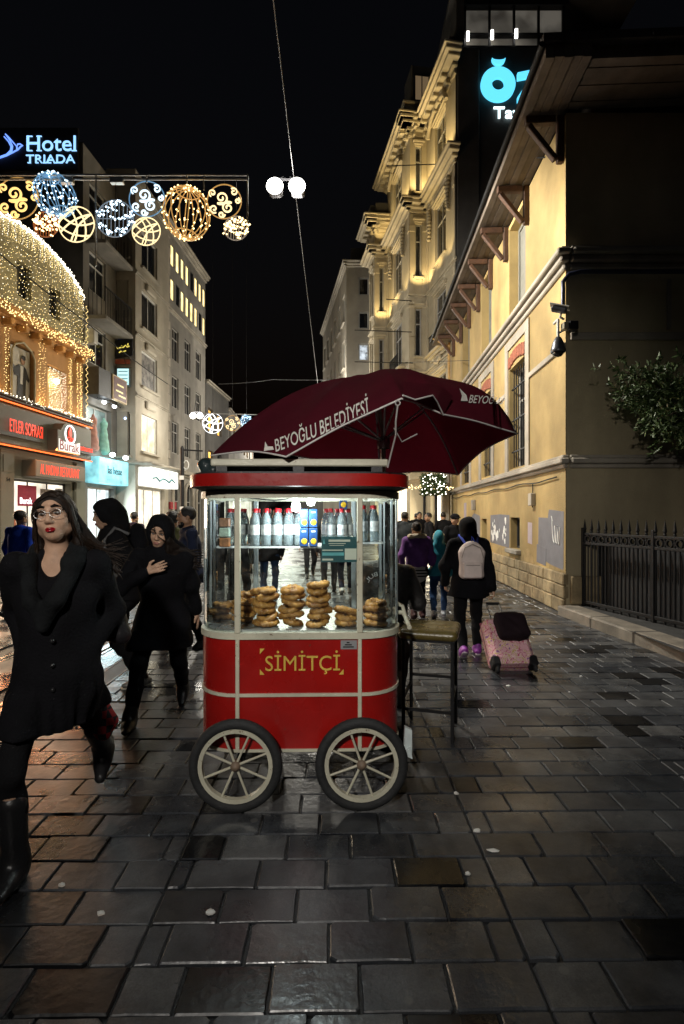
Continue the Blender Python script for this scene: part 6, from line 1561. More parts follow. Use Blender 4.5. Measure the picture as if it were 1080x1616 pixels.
# ================================================================== PEOPLE
M_SKIN = pm('skin', (.50, .31, .21), .55, .16, 24, .10, 260, spec=.3)
M_SKIN2 = pm('skin_tan', (.40, .23, .14), .5, .10, 9, .04, 120, spec=.4)
def cloth(name, col, rough=.9, var=.25, sheen=0.0): return pm(name, col, rough, var, 7, .35, 90, sheen=sheen, spec=.15)
M_BLACK = cloth('black_wool', (.0045, .0045, .006)); M_BLACK2 = cloth('black_cloth', (.007, .007, .008)); M_NAVY = cloth('navy_cloth', (.018, .024, .05)); M_JEAN = cloth('blue_denim', (.025, .055, .13)); M_BOOT = pm('black_leather', (.012, .012, .013), .35, .2, 8, .15, 60)
M_HAIRD = pm('dark_brown_hair', (.010, .006, .004), .55, .4, 60, .25, 160, spec=.2); M_HAIRB = pm('black_hair', (.010, .009, .009), .45, .4, 50, .5, 140)
UP = np.array((0, 0, 1.0))
def nrm(v): v = np.array(v, float); return v / max(1e-9, np.linalg.norm(v))
def ik(a, c, l1, l2, pole):
    a, c = np.array(a, float), np.array(c, float); d = c - a; L = np.linalg.norm(d)
    if L > (l1 + l2) * .999: c = a + d / L * (l1 + l2) * .999; d = c - a; L = np.linalg.norm(d)
    x = (l1 * l1 - l2 * l2 + L * L) / (2 * L); hgt = math.sqrt(max(0, l1 * l1 - x * x)); u = d / L
    p = np.array(pole, float); p = p - u * (p @ u); p = nrm(p)
    return a + u * x + p * hgt, c
def hand(s, wrist, d, side, pal, curl=.5, sc_=1.0):
    """palm, four unequal bent fingers and a thumb leaving the side of the palm"""
    d, side, pal = nrm(d), nrm(side), nrm(pal); k = sc_
    pc = wrist + d * .045 * k
    s.cap(wrist - d * .02 * k, wrist + d * .015 * k, .024 * k, .026 * k, .015)
    s.cap(wrist + d * .02 * k + side * .012 * k, wrist + d * .082 * k + side * .018 * k, .017 * k, .017 * k, .012); s.cap(wrist + d * .02 * k - side * .012 * k, wrist + d * .078 * k - side * .020 * k, .017 * k, .016 * k, .012)
    for i, (o, L, st_) in enumerate(((.030, .072, .082), (.010, .080, .088), (-.010, .074, .084), (-.029, .058, .074))):
        p = wrist + d * st_ * k + side * o * k; q = p; a = 0; ddir = d
        for j, fr in enumerate((.45, .32, .23)):
            a += curl * (.55, .8, .6)[j]; dd = nrm(d * math.cos(a) + pal * math.sin(a) + side * o * 2.0)
            q2 = q + dd * L * fr * k; s.cap(q, q2, (.0092, .0085, .0076)[j] * k, (.0085, .0078, .0068)[j] * k, .004); q = q2
    p = wrist + d * .028 * k + side * .028 * k; q = p + nrm(d * .55 + side * .75 + pal * .25) * .036 * k; r = q + nrm(d * .85 + side * .25 + pal * (.2 + curl * .4)) * .030 * k
    s.cap(p, q, .0125 * k, .011 * k, .010); s.cap(q, r, .0105 * k, .0085 * k, .004)
class Person:
    def __init__(s, X, Y, yaw, H, label, feet=((.09, .0, 0), (-.09, .0, 0)), lean=3, hipshift=(0, 0), hd=(0, 0, 0), res=.012, bodyres=None, group=None, twist=0, drop=None, hx=1.0):
        s.hx = hx; s.X, s.Y, s.H = X, Y, H; y = R(yaw); s.res = res
        s.f = np.array((math.sin(y), -math.cos(y), 0)); s.r = np.array((s.f[1], -s.f[0], 0)); s.b = np.array((X, Y, 0.0))
        P = s.P
        stride = max(abs(feet[0][1]), abs(feet[1][1]))
        hz = .515 * H - (drop if drop is not None else .035 * stride / .3)
        s.hip = P(hipshift[0], hipshift[1], hz); la = R(lean); s.up = nrm(UP * math.cos(la) + s.f * math.sin(la))
        tw = R(twist); s.sr = nrm(s.r * math.cos(tw) - s.f * math.sin(tw)) if twist else s.r; s.sf = nrm(np.cross(UP, s.sr)) if twist else s.f
        if s.sf @ s.f < 0: s.sf = -s.sf
        s.chest = s.hip + s.up * .22 * H; s.neck = s.hip + s.up * .318 * H
        s.sh = [s.neck + s.sr * .108 * H - s.up * .028 * H, s.neck - s.sr * .108 * H - s.up * .028 * H]
        s.hj = [s.hip + s.r * .052 * H - UP * .01, s.hip - s.r * .052 * H - UP * .01]
        s.ank = []; s.knee = []; s.foot = feet
        for i in (0, 1):
            a = P(feet[i][0], feet[i][1], .045 * H + feet[i][2]); kn, a = ik(s.hj[i], a, .238 * H, .238 * H, s.f + (.12 if i == 0 else -.12) * s.r); s.knee.append(kn); s.ank.append(a)
        hy, hpit, hrol = [R(v) for v in hd]
        hf = s.f * math.cos(hy) + s.r * math.sin(hy); hr = nrm(np.cross(hf, UP)); hf2 = nrm(hf * math.cos(hpit) + UP * math.sin(hpit)); hu = nrm(np.cross(hr, hf2))
        hr2 = nrm(hr * math.cos(hrol) + hu * math.sin(hrol)); hu = nrm(np.cross(hr2, hf2)); s.hr, s.hf, s.hu = hr2, hf2, hu
        s.hs = .133 * H / .225; s.head = s.neck + (s.up * .55 + UP * .45) * .095 * H + s.f * .012
        s.elb = [None, None]; s.wr = [None, None]
        o = bpy.data.objects.new('person', None); s.root = None; s.label = label; s.group = group
        bpy.data.objects.remove(o)
    def P(s, r, f, u): return s.b + s.r * r + s.f * f + UP * u
    def hp(s, x, f, u): return s.head + (s.hr * x * s.hx + s.hf * f + s.hu * u) * s.hs
    def arms(s, tR, tL, poles=None):
        for i, t in enumerate((tR, tL)):
            pole = poles[i] if poles else -s.f * .6 + (s.r if i == 0 else -s.r) * .6 - UP * .2
            s.elb[i], s.wr[i] = ik(s.sh[i], t, .165 * s.H, .15 * s.H, pole)
        return s
    def hang(s, sw=0.0, out=.14):
        return s.arms(s.sh[0] + s.r * (out - .06) - UP * .30 * s.H + s.f * sw, s.sh[1] - s.r * (out - .06) - UP * .30 * s.H - s.f * sw)
    def pockets(s):
        return s.arms(s.hip + s.r * .17 * s.H / 1.7 + s.f * .06 + UP * .06, s.hip - s.r * .17 * s.H / 1.7 + s.f * .06 + UP * .06)
    def body(s, skin=M_SKIN, res=None, hands=((0, None), (1, None)), curl=.5):
        H, hs = s.H, s.hs; S = SDF(res or s.res); R3 = np.stack([s.hr, s.hf, s.hu], 1); e = lambda x, f, u, r, k=.02, neg=False: S.ell(s.hp(x, f, u), np.array((r[0] * s.hx, r[1], r[2])) * hs, R3, k * hs, neg)
        c = lambda a, b, ra, rb, k=.015: S.cap(s.hp(*a), s.hp(*b), ra * hs, rb * hs, k * hs)
        e(0, -.012, .025, (.076, .094, .088)); e(0, .022, -.035, (.062, .066, .080)); e(0, .058, -.088, (.026, .024, .020), .03)
        for q in (-1, 1):
            e(q * .040, .052, -.026, (.026, .024, .024), .03); e(q * .062, .0, -.062, (.018, .035, .022), .03)
            e(q * .079, -.012, -.012, (.010, .020, .032), .008)
            c((q * .012, .088, .030), (q * .048, .074, .030), .009, .008, .02)
            e(q * .032, .097, .006, (.020, .014, .011), .02, True)
        c((0, .088, .018), (0, .108, -.026), .008, .0125, .018); 
        for q in (-1, 1): c((q * .010, .098, -.032), (q * .013, .092, -.032), .0085, .007, .010)
        e(0, .082, -.062, (.026, .014, .015), .015)
        S.cap(s.neck - s.up * .03, s.head - s.hu * .07 * hs - s.hf * .015, .052 * hs, .047 * hs, .03)
        S.cap(s.hip, s.chest, .10 * H / 1.7, .11 * H / 1.7, .05, (s.f, .7)); S.cap(s.chest, s.neck - s.up * .05, .11 * H / 1.7, .06 * H / 1.7, .06, (s.f, .65)); S.cap(s.sh[0], s.sh[1], .045, .045, .04)
        for i in (0, 1):
            S.chain([s.hj[i], s.knee[i], s.ank[i]], [.07, .045, .033], .03)
            if s.elb[i] is not None:
                S.chain([s.sh[i], s.elb[i], s.wr[i]], [.042, .034, .024], .02)
                sd = s.f if not hasattr(s, 'thumb') else s.thumb[i]; pal = (-s.r if i == 0 else s.r) if not hasattr(s, 'palm') else s.palm[i]
                hd_ = nrm(s.wr[i] - s.elb[i]) if not hasattr(s, 'hdir') or s.hdir[i] is None else nrm(s.hdir[i])
                hand(S, s.wr[i] + hd_ * .012, hd_, sd, pal, curl, hs * .98)
        o = net_obj('person', S.run(), skin); s.root = tag(o, s.label, 'person', s.group); return o
    def part(s, name, S, m, **kw): return net_obj(name, S.run(**kw), m, s.root)
    def coat(s, m, hem, bulk=1.0, flare=.03, collar=True, hood=None, arms=True, wr=.006, res=None, name='coat', face=None, sleeve=1.0, extra=None, hoodm=None, fold=0.0):
        H = s.H; g = H / 1.7 * bulk; S = SDF(res or s.res)
        S.cap(s.hip + UP * .02, s.chest, .158 * g, .172 * g, .07, (s.f, .74)); S.cap(s.chest, s.neck - s.up * .045, .170 * g, .085 * g, .08, (s.f, .66)); S.cap(s.sh[0] - s.sr * .01, s.sh[1] + s.sr * .01, .066 * g, .066 * g, .06)
        if hem < s.hip[2] - .03:
            mid = (s.knee[0] + s.knee[1]) / 2; top = s.hip; t = (s.hip[2] - hem) / max(.05, s.hip[2] - mid[2]); end = s.hip + (mid - s.hip) * min(1.2, t); end[2] = hem - .02
            S.cap(s.hip, end, .162 * g, (.165 + flare) * g, .07, (s.f, .82))
            for i in (0, 1):
                p = s.hj[i] + (s.knee[i] - s.hj[i]) * min(1.0, t); S.cap(s.hj[i], p, .10 * g, (.105 + flare * .6) * g, .08)
        if arms and s.elb[0] is not None:
            for i in (0, 1):
                w_ = s.elb[i] + (s.wr[i] - s.elb[i]) * .97 * sleeve
                S.chain([s.sh[i], s.elb[i], w_], [.066 * g, .058 * g, .048 * g], .03)
        if collar: 
            for a in np.linspace(0, 2 * math.pi, 9)[:-1]: S.ell(s.neck + s.r * .062 * g * math.cos(a) + s.f * .058 * g * math.sin(a) - s.up * (.004 + .02 * math.sin(a)), (.036 * g, .036 * g, .036 * g), k=.03)
        R3 = np.stack([s.hr, s.hf, s.hu], 1); hs = s.hs
        if hood == 'up':
            S.ell(s.hp(0, -.012, .018), np.array((.108, .130, .128)) * hs, R3, .03); S.cap(s.hp(0, -.05, -.06), s.neck - s.up * .03, .085 * hs, .09 * hs, .05); S.cap(s.hp(0, -.11, .0), s.hp(0, -.125, -.10), .05 * hs, .05 * hs, .05)
            S.ell(s.hp(0, .115, -.012), np.array(face or (.066, .095, .088)) * hs, R3, .025, True)
        elif hood == 'down':
            for a in np.linspace(-.3, math.pi + .3, 8): S.ell(s.neck + s.r * .095 * math.cos(a) - s.f * (.03 + .075 * math.sin(a)) + s.up * .01, (.05, .05, .045), k=.04)
        if extra: extra(S)
        zc = hem
        hx_, hy_, hz_ = s.hip
        def cut(F, X, Y, Z):
            if fold:
                th = np.arctan2(Y - hy_, X - hx_); F = F + fold * np.clip((hz_ + .12 - Z) / .35, 0, 1) * (np.sin(9 * th + 2.2 * np.sin(3 * th) + 1.5 * Z) + .5 * np.sin(17 * th + 3 * Z))
            return np.maximum(F, (zc + .012 * np.sin(9 * X + 7 * Y)) - Z)
        return s.part(name, S, m, wrinkle=wr, wfreq=24, cut=cut)
    def trousers(s, m, g=1.0, name='trousers', res=None, upto=1.0, wr=.004):
        S = SDF(res or s.res); k = s.H / 1.7 * g
        S.cap(s.hj[0], s.hj[1], .115 * k, .115 * k, .05)
        for i in (0, 1):
            a = s.knee[i] + (s.ank[i] - s.knee[i]) * upto; S.chain([s.hj[i], s.knee[i], (s.knee[i] * .55 + a * .45) - s.f * .012, a], [.094 * k, .066 * k, .060 * k, .050 * k], .03)
        return s.part(name, S, m, wrinkle=wr, wfreq=34)
    def shoes(s, m, kind='shoe', sole=None, pitch=(0, 0), res=None, dirs=None):
        k = s.H / 1.7; out = []
        for i in (0, 1):
            S = SDF(res or min(s.res, .010)); a = s.ank[i]; p = R(pitch[i]); f0 = s.f if dirs is None else nrm(dirs[i])
            fd = nrm(f0 * math.cos(p) - UP * math.sin(p)); fu = nrm(UP * math.cos(p) + f0 * math.sin(p))
            low = a - fu * .042 * k
            S.cap(low - fd * .055 * k, low + fd * .06 * k, .036 * k, .042 * k, .03, (fu, .8)); S.cap(low + fd * .06 * k, low + fd * .15 * k - fu * .008 * k, .042 * k, .032 * k, .03, (fu, .7)); S.cap(low, a + fu * .03 * k, .046 * k, .046 * k, .04); S.cap(a - fu * .005 * k, low + fd * .09 * k, .046 * k, .036 * k, .03)
            if kind == 'boot': S.cap(a, a + nrm(s.knee[i] - a) * .27 * k, .050 * k, .058 * k, .03)
            if kind == 'ankle': S.cap(a, a + nrm(s.knee[i] - a) * .09 * k, .050 * k, .052 * k, .03)
            if kind in ('boot', 'ankle'): S.cap(low - fd * .055 * k - fu * .01, low - fd * .06 * k - fu * .035 * k, .024 * k, .018 * k, .01)
            out.append(s.part('boot' if kind != 'shoe' else 'shoe', S, m))
            if sole:
                S = SDF(min(s.res, .008)); z = low - fu * .034 * k
                S.cap(z - fd * .06 * k, z + fd * .07 * k, .036 * k, .041 * k, .02, (fu, .35)); S.cap(z + fd * .07 * k, z + fd * .16 * k, .041 * k, .028 * k, .02, (fu, .35)); net_obj('sole', S.run(), sole, out[-1])
        return out
    def hair(s, m, kind='short', res=None, extra=None):
        R3 = np.stack([s.hr, s.hf, s.hu], 1); hs = s.hs; S = SDF(res or min(s.res, .010))
        S.ell(s.hp(0, -.020, .034), np.array((.086 * s.hx, .100, .092)) * hs, R3, .02)
        if kind == 'long':
            for q in (-1, 1): S.cap(s.hp(q * .070, -.015, .02), s.hp(q * .082, -.03, -.10), .030 * hs, .030 * hs, .03); S.cap(s.hp(q * .082, -.03, -.10), s.hp(q * .09, -.02, -.20), .030 * hs, .02 * hs, .03)
            S.cap(s.hp(0, -.07, .0), s.hp(0, -.09, -.15), .07 * hs, .065 * hs, .04)
        if kind == 'nape': S.cap(s.hp(0, -.06, .0), s.hp(0, -.055, -.05), .055 * hs, .045 * hs, .04)
        if kind == 'bun': S.ell(s.hp(0, -.11, .06), np.array((.045, .045, .045)) * hs, None, .02)
        if extra: extra(S)
        S.ell(s.hp(0, .098, -.018), np.array((.064, .074, .088)) * hs, R3, .014, True)
        if kind in ('short', 'nape'):
            S.ell(s.hp(0, .06, -.11), np.array((.11, .12, .10)) * hs, R3, .02, True)
        return s.part('hair', S, m, wrinkle=.0012, wfreq=60)
    def face_bits(s, lip=None, brow=M_HAIRD, eyes=True, beard=None):
        hs = s.hs; R3 = Matrix(np.stack([s.hr, s.hf, s.hu], 1).tolist())
        for q in (-1, 1):
            mb = MB(); mb.tube([s.hp(q * .014, .0985, .034), s.hp(q * .032, .095, .041), s.hp(q * .054, .076, .033)], [.0045 * hs, .0058 * hs, .003 * hs], 6); mb.build('eyebrow', brow, s.root)
            if eyes:
                mb = MB(); mb.ball(s.hp(q * .032, .083, .008), (.0130 * hs, .010 * hs, .0058 * hs), 10, 6, M=R3.to_3x3()); eo = mb.build('eye', pm('eye_white', (.42, .40, .38), .25, .1), s.root)
                mb = MB(); mb.ball(s.hp(q * .032, .0905, .007), (.0055 * hs, .004 * hs, .0050 * hs), 10, 6, M=R3.to_3x3()); mb.build('iris', pm('dark_iris', (.015, .01, .008), .15, .1), eo)
                mb = MB(); mb.tube([s.hp(q * .017, .091, .011), s.hp(q * .032, .096, .0175), s.hp(q * .049, .083, .012)], [.0022 * hs, .0036 * hs, .002 * hs], 5); mb.build('eyelid', brow, s.root)
        lm = lip or pm('lip_skin', (.36, .15, .12), .45, .1)
        mb = MB(); w_ = .028
        for zz, r0, ff in ((-.0605, .0052, .0985), (-.0700, .0062, .0965)): mb.tube([s.hp(-w_, ff - .018, -.064), s.hp(-.010, ff, zz), s.hp(0, ff + .001, zz - .001), s.hp(.010, ff, zz), s.hp(w_, ff - .018, -.064)], [.002 * hs, r0 * hs, r0 * hs, r0 * hs, .002 * hs], 7)
        mb.build('lips', lm, s.root)
def far_person(X, Y, yaw, H, label, top, legs, shoe=M_BOOT, hair=M_HAIRB, hood=None, hem=None, feet=None, skin=M_SKIN2, kind='short', group='people in the background', bulk=1.0, res=.018, face=True, hoodm=None):
    rg = random.Random(label); a_, b_ = rg.uniform(.08, .24), rg.uniform(.10, .26)
    if rg.random() < .5: a_, b_ = -b_, -a_
    p = Person(X, Y, yaw, H, label, feet or ((.10, a_, 0 if a_ > 0 else .03), (-.09, -b_, .03 if b_ > 0 else 0)), rg.uniform(2, 8), res=res, group=group, hd=(rg.uniform(-18, 18), rg.uniform(-12, 4), 0)); p.hang(-.5 * a_, rg.uniform(.11, .17)); p.body(skin, res=.014)
    p.coat(top, hem if hem is not None else .46 * H, bulk, .02, hood=hood, collar=hood is None, wr=.006, name='jacket'); p.trousers(legs); p.shoes(shoe, pitch=(0, 20))
    if hood != 'up': p.hair(hair, kind)
    if face and abs(((yaw + 180) % 360) - 180) < 120: p.face_bits(brow=hair)
    return p

# ---- woman striding past close on the left
p = Person(-1.33, 2.40, 8, 1.73, 'woman with red lips, glasses and long black coat striding past on the left', ((.12, .10, .0), (-.03, -.62, .17)), 1, hipshift=(0, -.04), hd=(-4, 6, -7), res=.010, twist=-6, drop=.03, hx=.90)
p.neck = p.neck + p.up * .006; p.head = p.head + UP * .016; p.sh = [p.sh[0] - p.sr * .022, p.sh[1] + p.sr * .022]
p.hdir = [-UP - p.f * .7, -UP - p.f * .7]; p.arms(p.P(.12, -.05, .93), p.P(-.115, -.05, .93), poles=[p.r * .5 - p.f * .8, -p.r * .30 - p.f * .9]); p.body(M_SKIN, res=.0058, curl=.4)
p.coat(M_BLACK, .63, .88, .02, collar=False, wr=.006, fold=.010, extra=lambda S: (S.cap(p.sh[0], p.elb[0], .064, .056, .04), S.cap(p.sh[1], p.elb[1], .064, .056, .04), S.cap(p.elb[1], p.wr[1], .056, .05, .03), S.cap(p.elb[0], p.wr[0], .056, .05, .03), S.cap(p.chest - p.f * .02, p.hip - UP * .05, .152, .145, .06, (p.f, .78)), S.ell(p.neck + p.f * .10 - UP * .02, (.045, .08, .075), k=.03, neg=True)))
S = SDF(.009)   # wide shawl collar thrown over one shoulder
S.chain([p.neck - p.f * .075 + UP * .005, p.neck + p.r * .085 - p.f * .02 + UP * .01, p.neck + p.r * .095 + p.f * .07 - UP * .04, p.chest + p.r * .05 + p.f * .145 - UP * .02, p.chest + p.r * .01 + p.f * .15 - UP * .13], [.036, .042, .038, .032, .02], .03)
S.chain([p.neck - p.f * .075 + UP * .005, p.neck - p.r * .085 - p.f * .02 + UP * .012, p.neck - p.r * .095 + p.f * .07 - UP * .035, p.chest - p.r * .05 + p.f * .150 - UP * .02, p.chest - p.r * .0 + p.f * .155 - UP * .14], [.036, .048, .044, .036, .02], .03)
p.part('shawl_collar', S, cloth('black_knit', (.008, .009, .010)), wrinkle=.006, wfreq=46)
for k in range(3):
    mb = MB(); mb.ball(p.chest + p.f * (.132 - .004 * k) - UP * (.20 + .11 * k) - p.r * .03, .012, 10, 6); mb.build('button', pm('black_button', (.015, .015, .016), .25, .1), p.root)
p.trousers(M_BLACK2, .82); p.shoes(M_BOOT, 'boot', pitch=(0, 55))
def h1(S):
    hp = p.hp; hs = p.hs
    for q in (-1, 1):
        S.chain([hp(q * .048, .050, .078), hp(q * .074, .030, .030), hp(q * .082, .002, -.05), hp(q * .090, -.02, -.13), hp(q * .098, -.03, -.22)], [.012, .015, .018, .020, .014], .02)
    S.cap(hp(0, -.07, .0), hp(0, -.085, -.20), .068 * hs, .06 * hs, .04)
    for k in range(6): S.chain([hp(-.075, -.03, .03 - .03 * k), hp(-.115, -.05, -.05 - .035 * k), hp(-.17 - .012 * k, -.07, -.14 - .025 * k), hp(-.27, -.06, -.17 - .03 * k)], [.013, .010, .007, .003], .008)
def strands(p, n, wind=0.0, m=None, length=.24, seed=3):
    rg = random.Random(seed); mb = MB()
    for i in range(n):
        q = -1 if i % 2 else 1; f0 = rg.uniform(-.075, .066); top = .128 * math.sqrt(max(.1, 1 - ((f0 + .02) / .125) ** 2)) - .004
        j = lambda s_: rg.gauss(0, s_)
        P_ = [(q * .003, f0, top), (q * .045 + j(.004), f0 + j(.003), top - .018), (q * .083 + j(.004), f0 * .75 + j(.005), .022 + j(.01)), (q * .093 + j(.005), f0 * .6 - .012, -.075 + j(.01)), (q * .100 + j(.008), f0 * .45 - .02, -length * .7 + j(.02)), (q * .108 + j(.014), f0 * .4 - .01, -length + j(.04))]
        if wind and q < 0:
            wv = wind * rg.random() ** 1.6; P_[4] = (P_[4][0] - .35 * wv, P_[4][1] - .03, P_[4][2] + .05 * wv); P_[5] = (P_[5][0] - wv, P_[5][1] - .05, P_[5][2] + .22 * wv + j(.02))
        pts = [Vector(p.hp(*v)) for v in P_]; sm = []
        for a in range(len(pts) - 1):
            p0, p1, p2, p3 = pts[max(a - 1, 0)], pts[a], pts[a + 1], pts[min(a + 2, len(pts) - 1)]
            for t in (0, .33, .66): sm.append(.5 * ((2 * p1) + (p2 - p0) * t + (2 * p0 - 5 * p1 + 4 * p2 - p3) * t * t + (3 * p1 - p0 - 3 * p2 + p3) * t ** 3))
        sm.append(pts[-1]); mb.tube(sm, [.0028 - .0018 * k / len(sm) for k in range(len(sm))], 4, caps=False)
    o = mb.build('hair_strands', m or M_HAIRD, p.root); o['kind'] = 'stuff'
strands(p, 260, .20, pm('brown_hair_strand', (.020, .011, .006), .45, .5, 40, 0, spec=.3))
p.hair(M_HAIRD, 'none', res=.006, extra=h1)
p.face_bits(lip=pm('red_lipstick', (.26, .006, .012), .3, .1))
mb = MB(); hs = p.hs
for q in (-1, 1):
    mb.tube([p.hp(q * .034 + .026 * math.cos(a), .108, .004 + .019 * math.sin(a)) for a in np.linspace(0, 2 * math.pi, 21)[:-1]], .0012, 5, closed=True); mb.tube([p.hp(q * .060, .106, .008), p.hp(q * .078, .04, .010), p.hp(q * .080, -.015, .004)], .0012, 5)
mb.tube([p.hp(-.008, .109, .006), p.hp(0, .112, .009), p.hp(.008, .109, .006)], .0013, 5); gl = mb.build('glasses', pm('silver_wire', (.7, .7, .7), .2, .05, metal=1), p.root)
for q in (-1, 1):
    mb = MB(); mb.ball(p.hp(q * .083, -.010, -.050), .006, 8, 6); mb.build('earring', pm('pearl', (.85, .82, .78), .15, .05), p.root)
mb = MB(); mb.box(-.013, .013, -.003, .003, -.003, .003, bev=.001, M=Matrix.Translation(p.hp(0, .0915, -.0655)) @ Matrix(np.stack([p.hr, p.hf, p.hu], 1).tolist()).to_4x4()); mb.build('teeth', pm('teeth', (.75, .72, .66), .3, .05), p.root)
S = SDF(.012); c = np.array(at(158, 1132, 2.75)); S.cap(c + UP * .06, c - UP * .07 - p.r * .02, .05, .05, .03); S.cap(c - p.r * .02, c - p.r * .05 - UP * .02, .05, .04, .03)
def plaid():
    m = pm('plaid_lining', (.02, .02, .022), .8, .2); n = m.node_tree; L = n.links; b = n.nodes['Principled BSDF']; tc = n.nodes.new('ShaderNodeTexCoord'); ch = n.nodes.new('ShaderNodeTexChecker'); ch.inputs['Scale'].default_value = 26; ch.inputs['Color1'].default_value = (.35, .012, .015, 1); ch.inputs['Color2'].default_value = (.012, .012, .014, 1)
    L.new(tc.outputs['Object'], ch.inputs['Vector']); L.new(ch.outputs['Color'], b.inputs['Base Color']); return m
p.part('plaid_lining', S, plaid(), wrinkle=.005, wfreq=40)
S = SDF(.012); c = np.array(at(160, 985, 2.66)); S.rbox(c, (.12, .05, .085), np.stack([p.r, p.f, UP], 1), .04).cap(c + UP * .04 - p.r * .06, c - UP * .06 - p.r * .10, .05, .045, .04)
bag = net_obj('shoulder_bag', S.run(.004, 30), pm('black_bag_leather', (.010, .009, .011), .5, .2, 6, .2, 50)); tag(bag, 'black leather shoulder bag under the arm of the nearest woman', 'bag')
mb = MB(); mb.tube([c + UP * .08 - p.r * .0, c + UP * .25 - p.r * .01, p.sh[1] + UP * .075, p.sh[1] + UP * .05 - p.f * .08], .009, 6); mb.build('strap', MATS['black_bag_leather'], bag)
mb = MB(); mb.box(-.012, .012, -.004, .004, -.014, .014, bev=.003, M=Matrix.Translation(Vector(c + p.f * .055 + UP * .02 + p.r * .06))); mb.build('clasp', M_STEEL, bag)

# ---- hooded man with a backpack behind her
p = Person(-2.0, 4.72, -52, 1.77, 'man in black hooded jacket and trainers walking left behind the nearest woman', ((.06, -.20, 0), (-.08, .30, .04)), 10, hd=(4, -6, 0), res=.011)
p.pockets(); p.body(M_SKIN, res=.008)
p.coat(M_BLACK2, .84, 1.08, .01, hood='up', wr=.008, name='hooded_jacket', face=(.060, .085, .085)); p.trousers(M_BLACK2, 1.08, wr=.008); M_TRN = pm('dark_trainer', (.035, .035, .033), .6, .6, 30, .3, 60, col2=(.35, .34, .3)); p.shoes(M_TRN, 'shoe', sole=pm('cream_sole', (.6, .56, .45), .5, .1), pitch=(0, -8)); p.face_bits(brow=M_HAIRB)
S = SDF(.010); S.cap(p.neck + p.f * .06 - UP * .07 - p.r * .03, p.chest + p.f * .12 - p.r * .03, .035, .03, .02); p.part('blue_scarf', S, cloth('blue_scarf', (.02, .09, .45)), wrinkle=.003)
S = SDF(.012); c = p.chest - p.f * .20; S.cap(c + UP * .10, c - UP * .16, .15, .17, .06, (p.f, .65)); S.cap(c + UP * .16, c - UP * .02 - p.f * .06, .09, .11, .05, (p.f, .6))
bp = net_obj('backpack', S.run(.004, 26), M_BLACK); tag(bp, 'black backpack on the hooded man behind the nearest woman', 'backpack')
mb = MB()
for i, q in ((0, 1), (1, -1)): mb.tube([p.sh[i] * .6 + p.neck * .4 - p.f * .12 + UP * .03, p.sh[i] * .6 + p.neck * .4 + UP * .085, p.sh[i] * .7 + p.neck * .3 + p.f * .09 - UP * .02, p.sh[i] + p.f * .08 - UP * .25, p.sh[i] - p.f * .06 - UP * .36], .016, 6)
mb.build('straps', pm('grey_strap', (.10, .10, .10), .6, .2), bp)

# ---- hooded woman with her hand on her chest
p = Person(-1.45, 4.12, 10, 1.64, 'woman in black hooded coat with one hand held to her chest, left of the cart', ((.18, .18, 0), (-.14, -.34, .06)), 13, hipshift=(-.02, -.06), hd=(4, -12, 8), res=.010)
p.thumb = [UP * .5 + p.r * .2, p.f]; p.palm = [-p.f, p.r]; p.hdir = [-p.r * .85 + UP * .30 + p.f * .12, None]
p.arms(p.chest + p.f * .185 + p.r * .085 + UP * .015, p.P(-.27, -.16, .80), poles=[p.r * .9 - UP * .8, -p.r * .5 - p.f * .6])
p.body(M_SKIN, res=.0062, curl=.22)
p.coat(M_BLACK, .56, 1.06, .035, hood='up', wr=.007, face=(.060, .10, .082), extra=lambda S: S.chain([p.hp(-.10, -.02, -.10), p.neck - p.r * .14 + UP * .03, p.neck - p.r * .24 - UP * .03], [.06, .04, .015], .04)); p.trousers(M_BLACK2, .98); p.shoes(M_BOOT, 'ankle', pitch=(0, 32)); p.face_bits()
S = SDF(.007)
for k in range(9): S.chain([p.hp(-.045 - .004 * k, .05, .05 - .012 * k), p.hp(-.085, .06, -.02 - .02 * k), p.hp(-.15, .03, -.09 - .014 * k), p.hp(-.25 - .02 * (k % 3), -.0, -.12 - .018 * k), p.hp(-.34 - .02 * (k % 4), -.03, -.11 - .022 * k)], [.010, .012, .012, .009, .004], .008)
S.chain([p.hp(.035, .10, .085), p.hp(.012, .116, .03), p.hp(-.02, .112, -.01), p.hp(-.06, .09, -.04)], [.004, .0045, .0045, .006], .006)
p.part('hair', S, M_HAIRD, wrinkle=.0015, wfreq=120)

# ---- people to the right of the cart
p = Person(1.47, 6.02, 176, 1.60, 'woman in black coat pulling a pink suitcase, pale backpack on her back', ((.10, .02, 0), (-.10, -.24, .04)), 5, hd=(0, 0, 0), res=.013); 
hnd = np.array(at(779, 946, 5.93)); p.thumb = [p.f, p.f]; p.palm = [-p.r, p.r]
p.arms(hnd + UP * .07, p.sh[1] - p.r * .08 - UP * .46 + p.f * .08); p.body(M_SKIN, res=.008, curl=1.0)
p.coat(M_BLACK, .66, 1.15, .04, hood='up', wr=.007, name='hooded_coat'); p.trousers(M_BLACK2, 1.05); M_PUR = pm('purple_trainer', (.28, .05, .36), .5, .4, 20, .2, 60); p.shoes(M_PUR, 'shoe', sole=pm('pale_sole', (.5, .45, .5), .5), pitch=(0, 35))
S = SDF(.010); c = p.chest - p.f * .20 - UP * .04; RB = np.stack([p.r, p.f, UP], 1); S.rbox(c - UP * .05, (.135, .075, .17), RB, .05).cap(c + UP * .08, c + UP * .10, .125, .105, .06, (p.f, .58)).rbox(c - UP * .12 - p.f * .075, (.105, .03, .085), RB, .02, .012)
M_PBK = cloth('pale_pink_canvas', (.66, .56, .52), .8, .12); bp = net_obj('backpack', S.run(.003, 30), M_PBK); tag(bp, 'pale pinkish backpack worn by the woman with the suitcase', 'backpack')
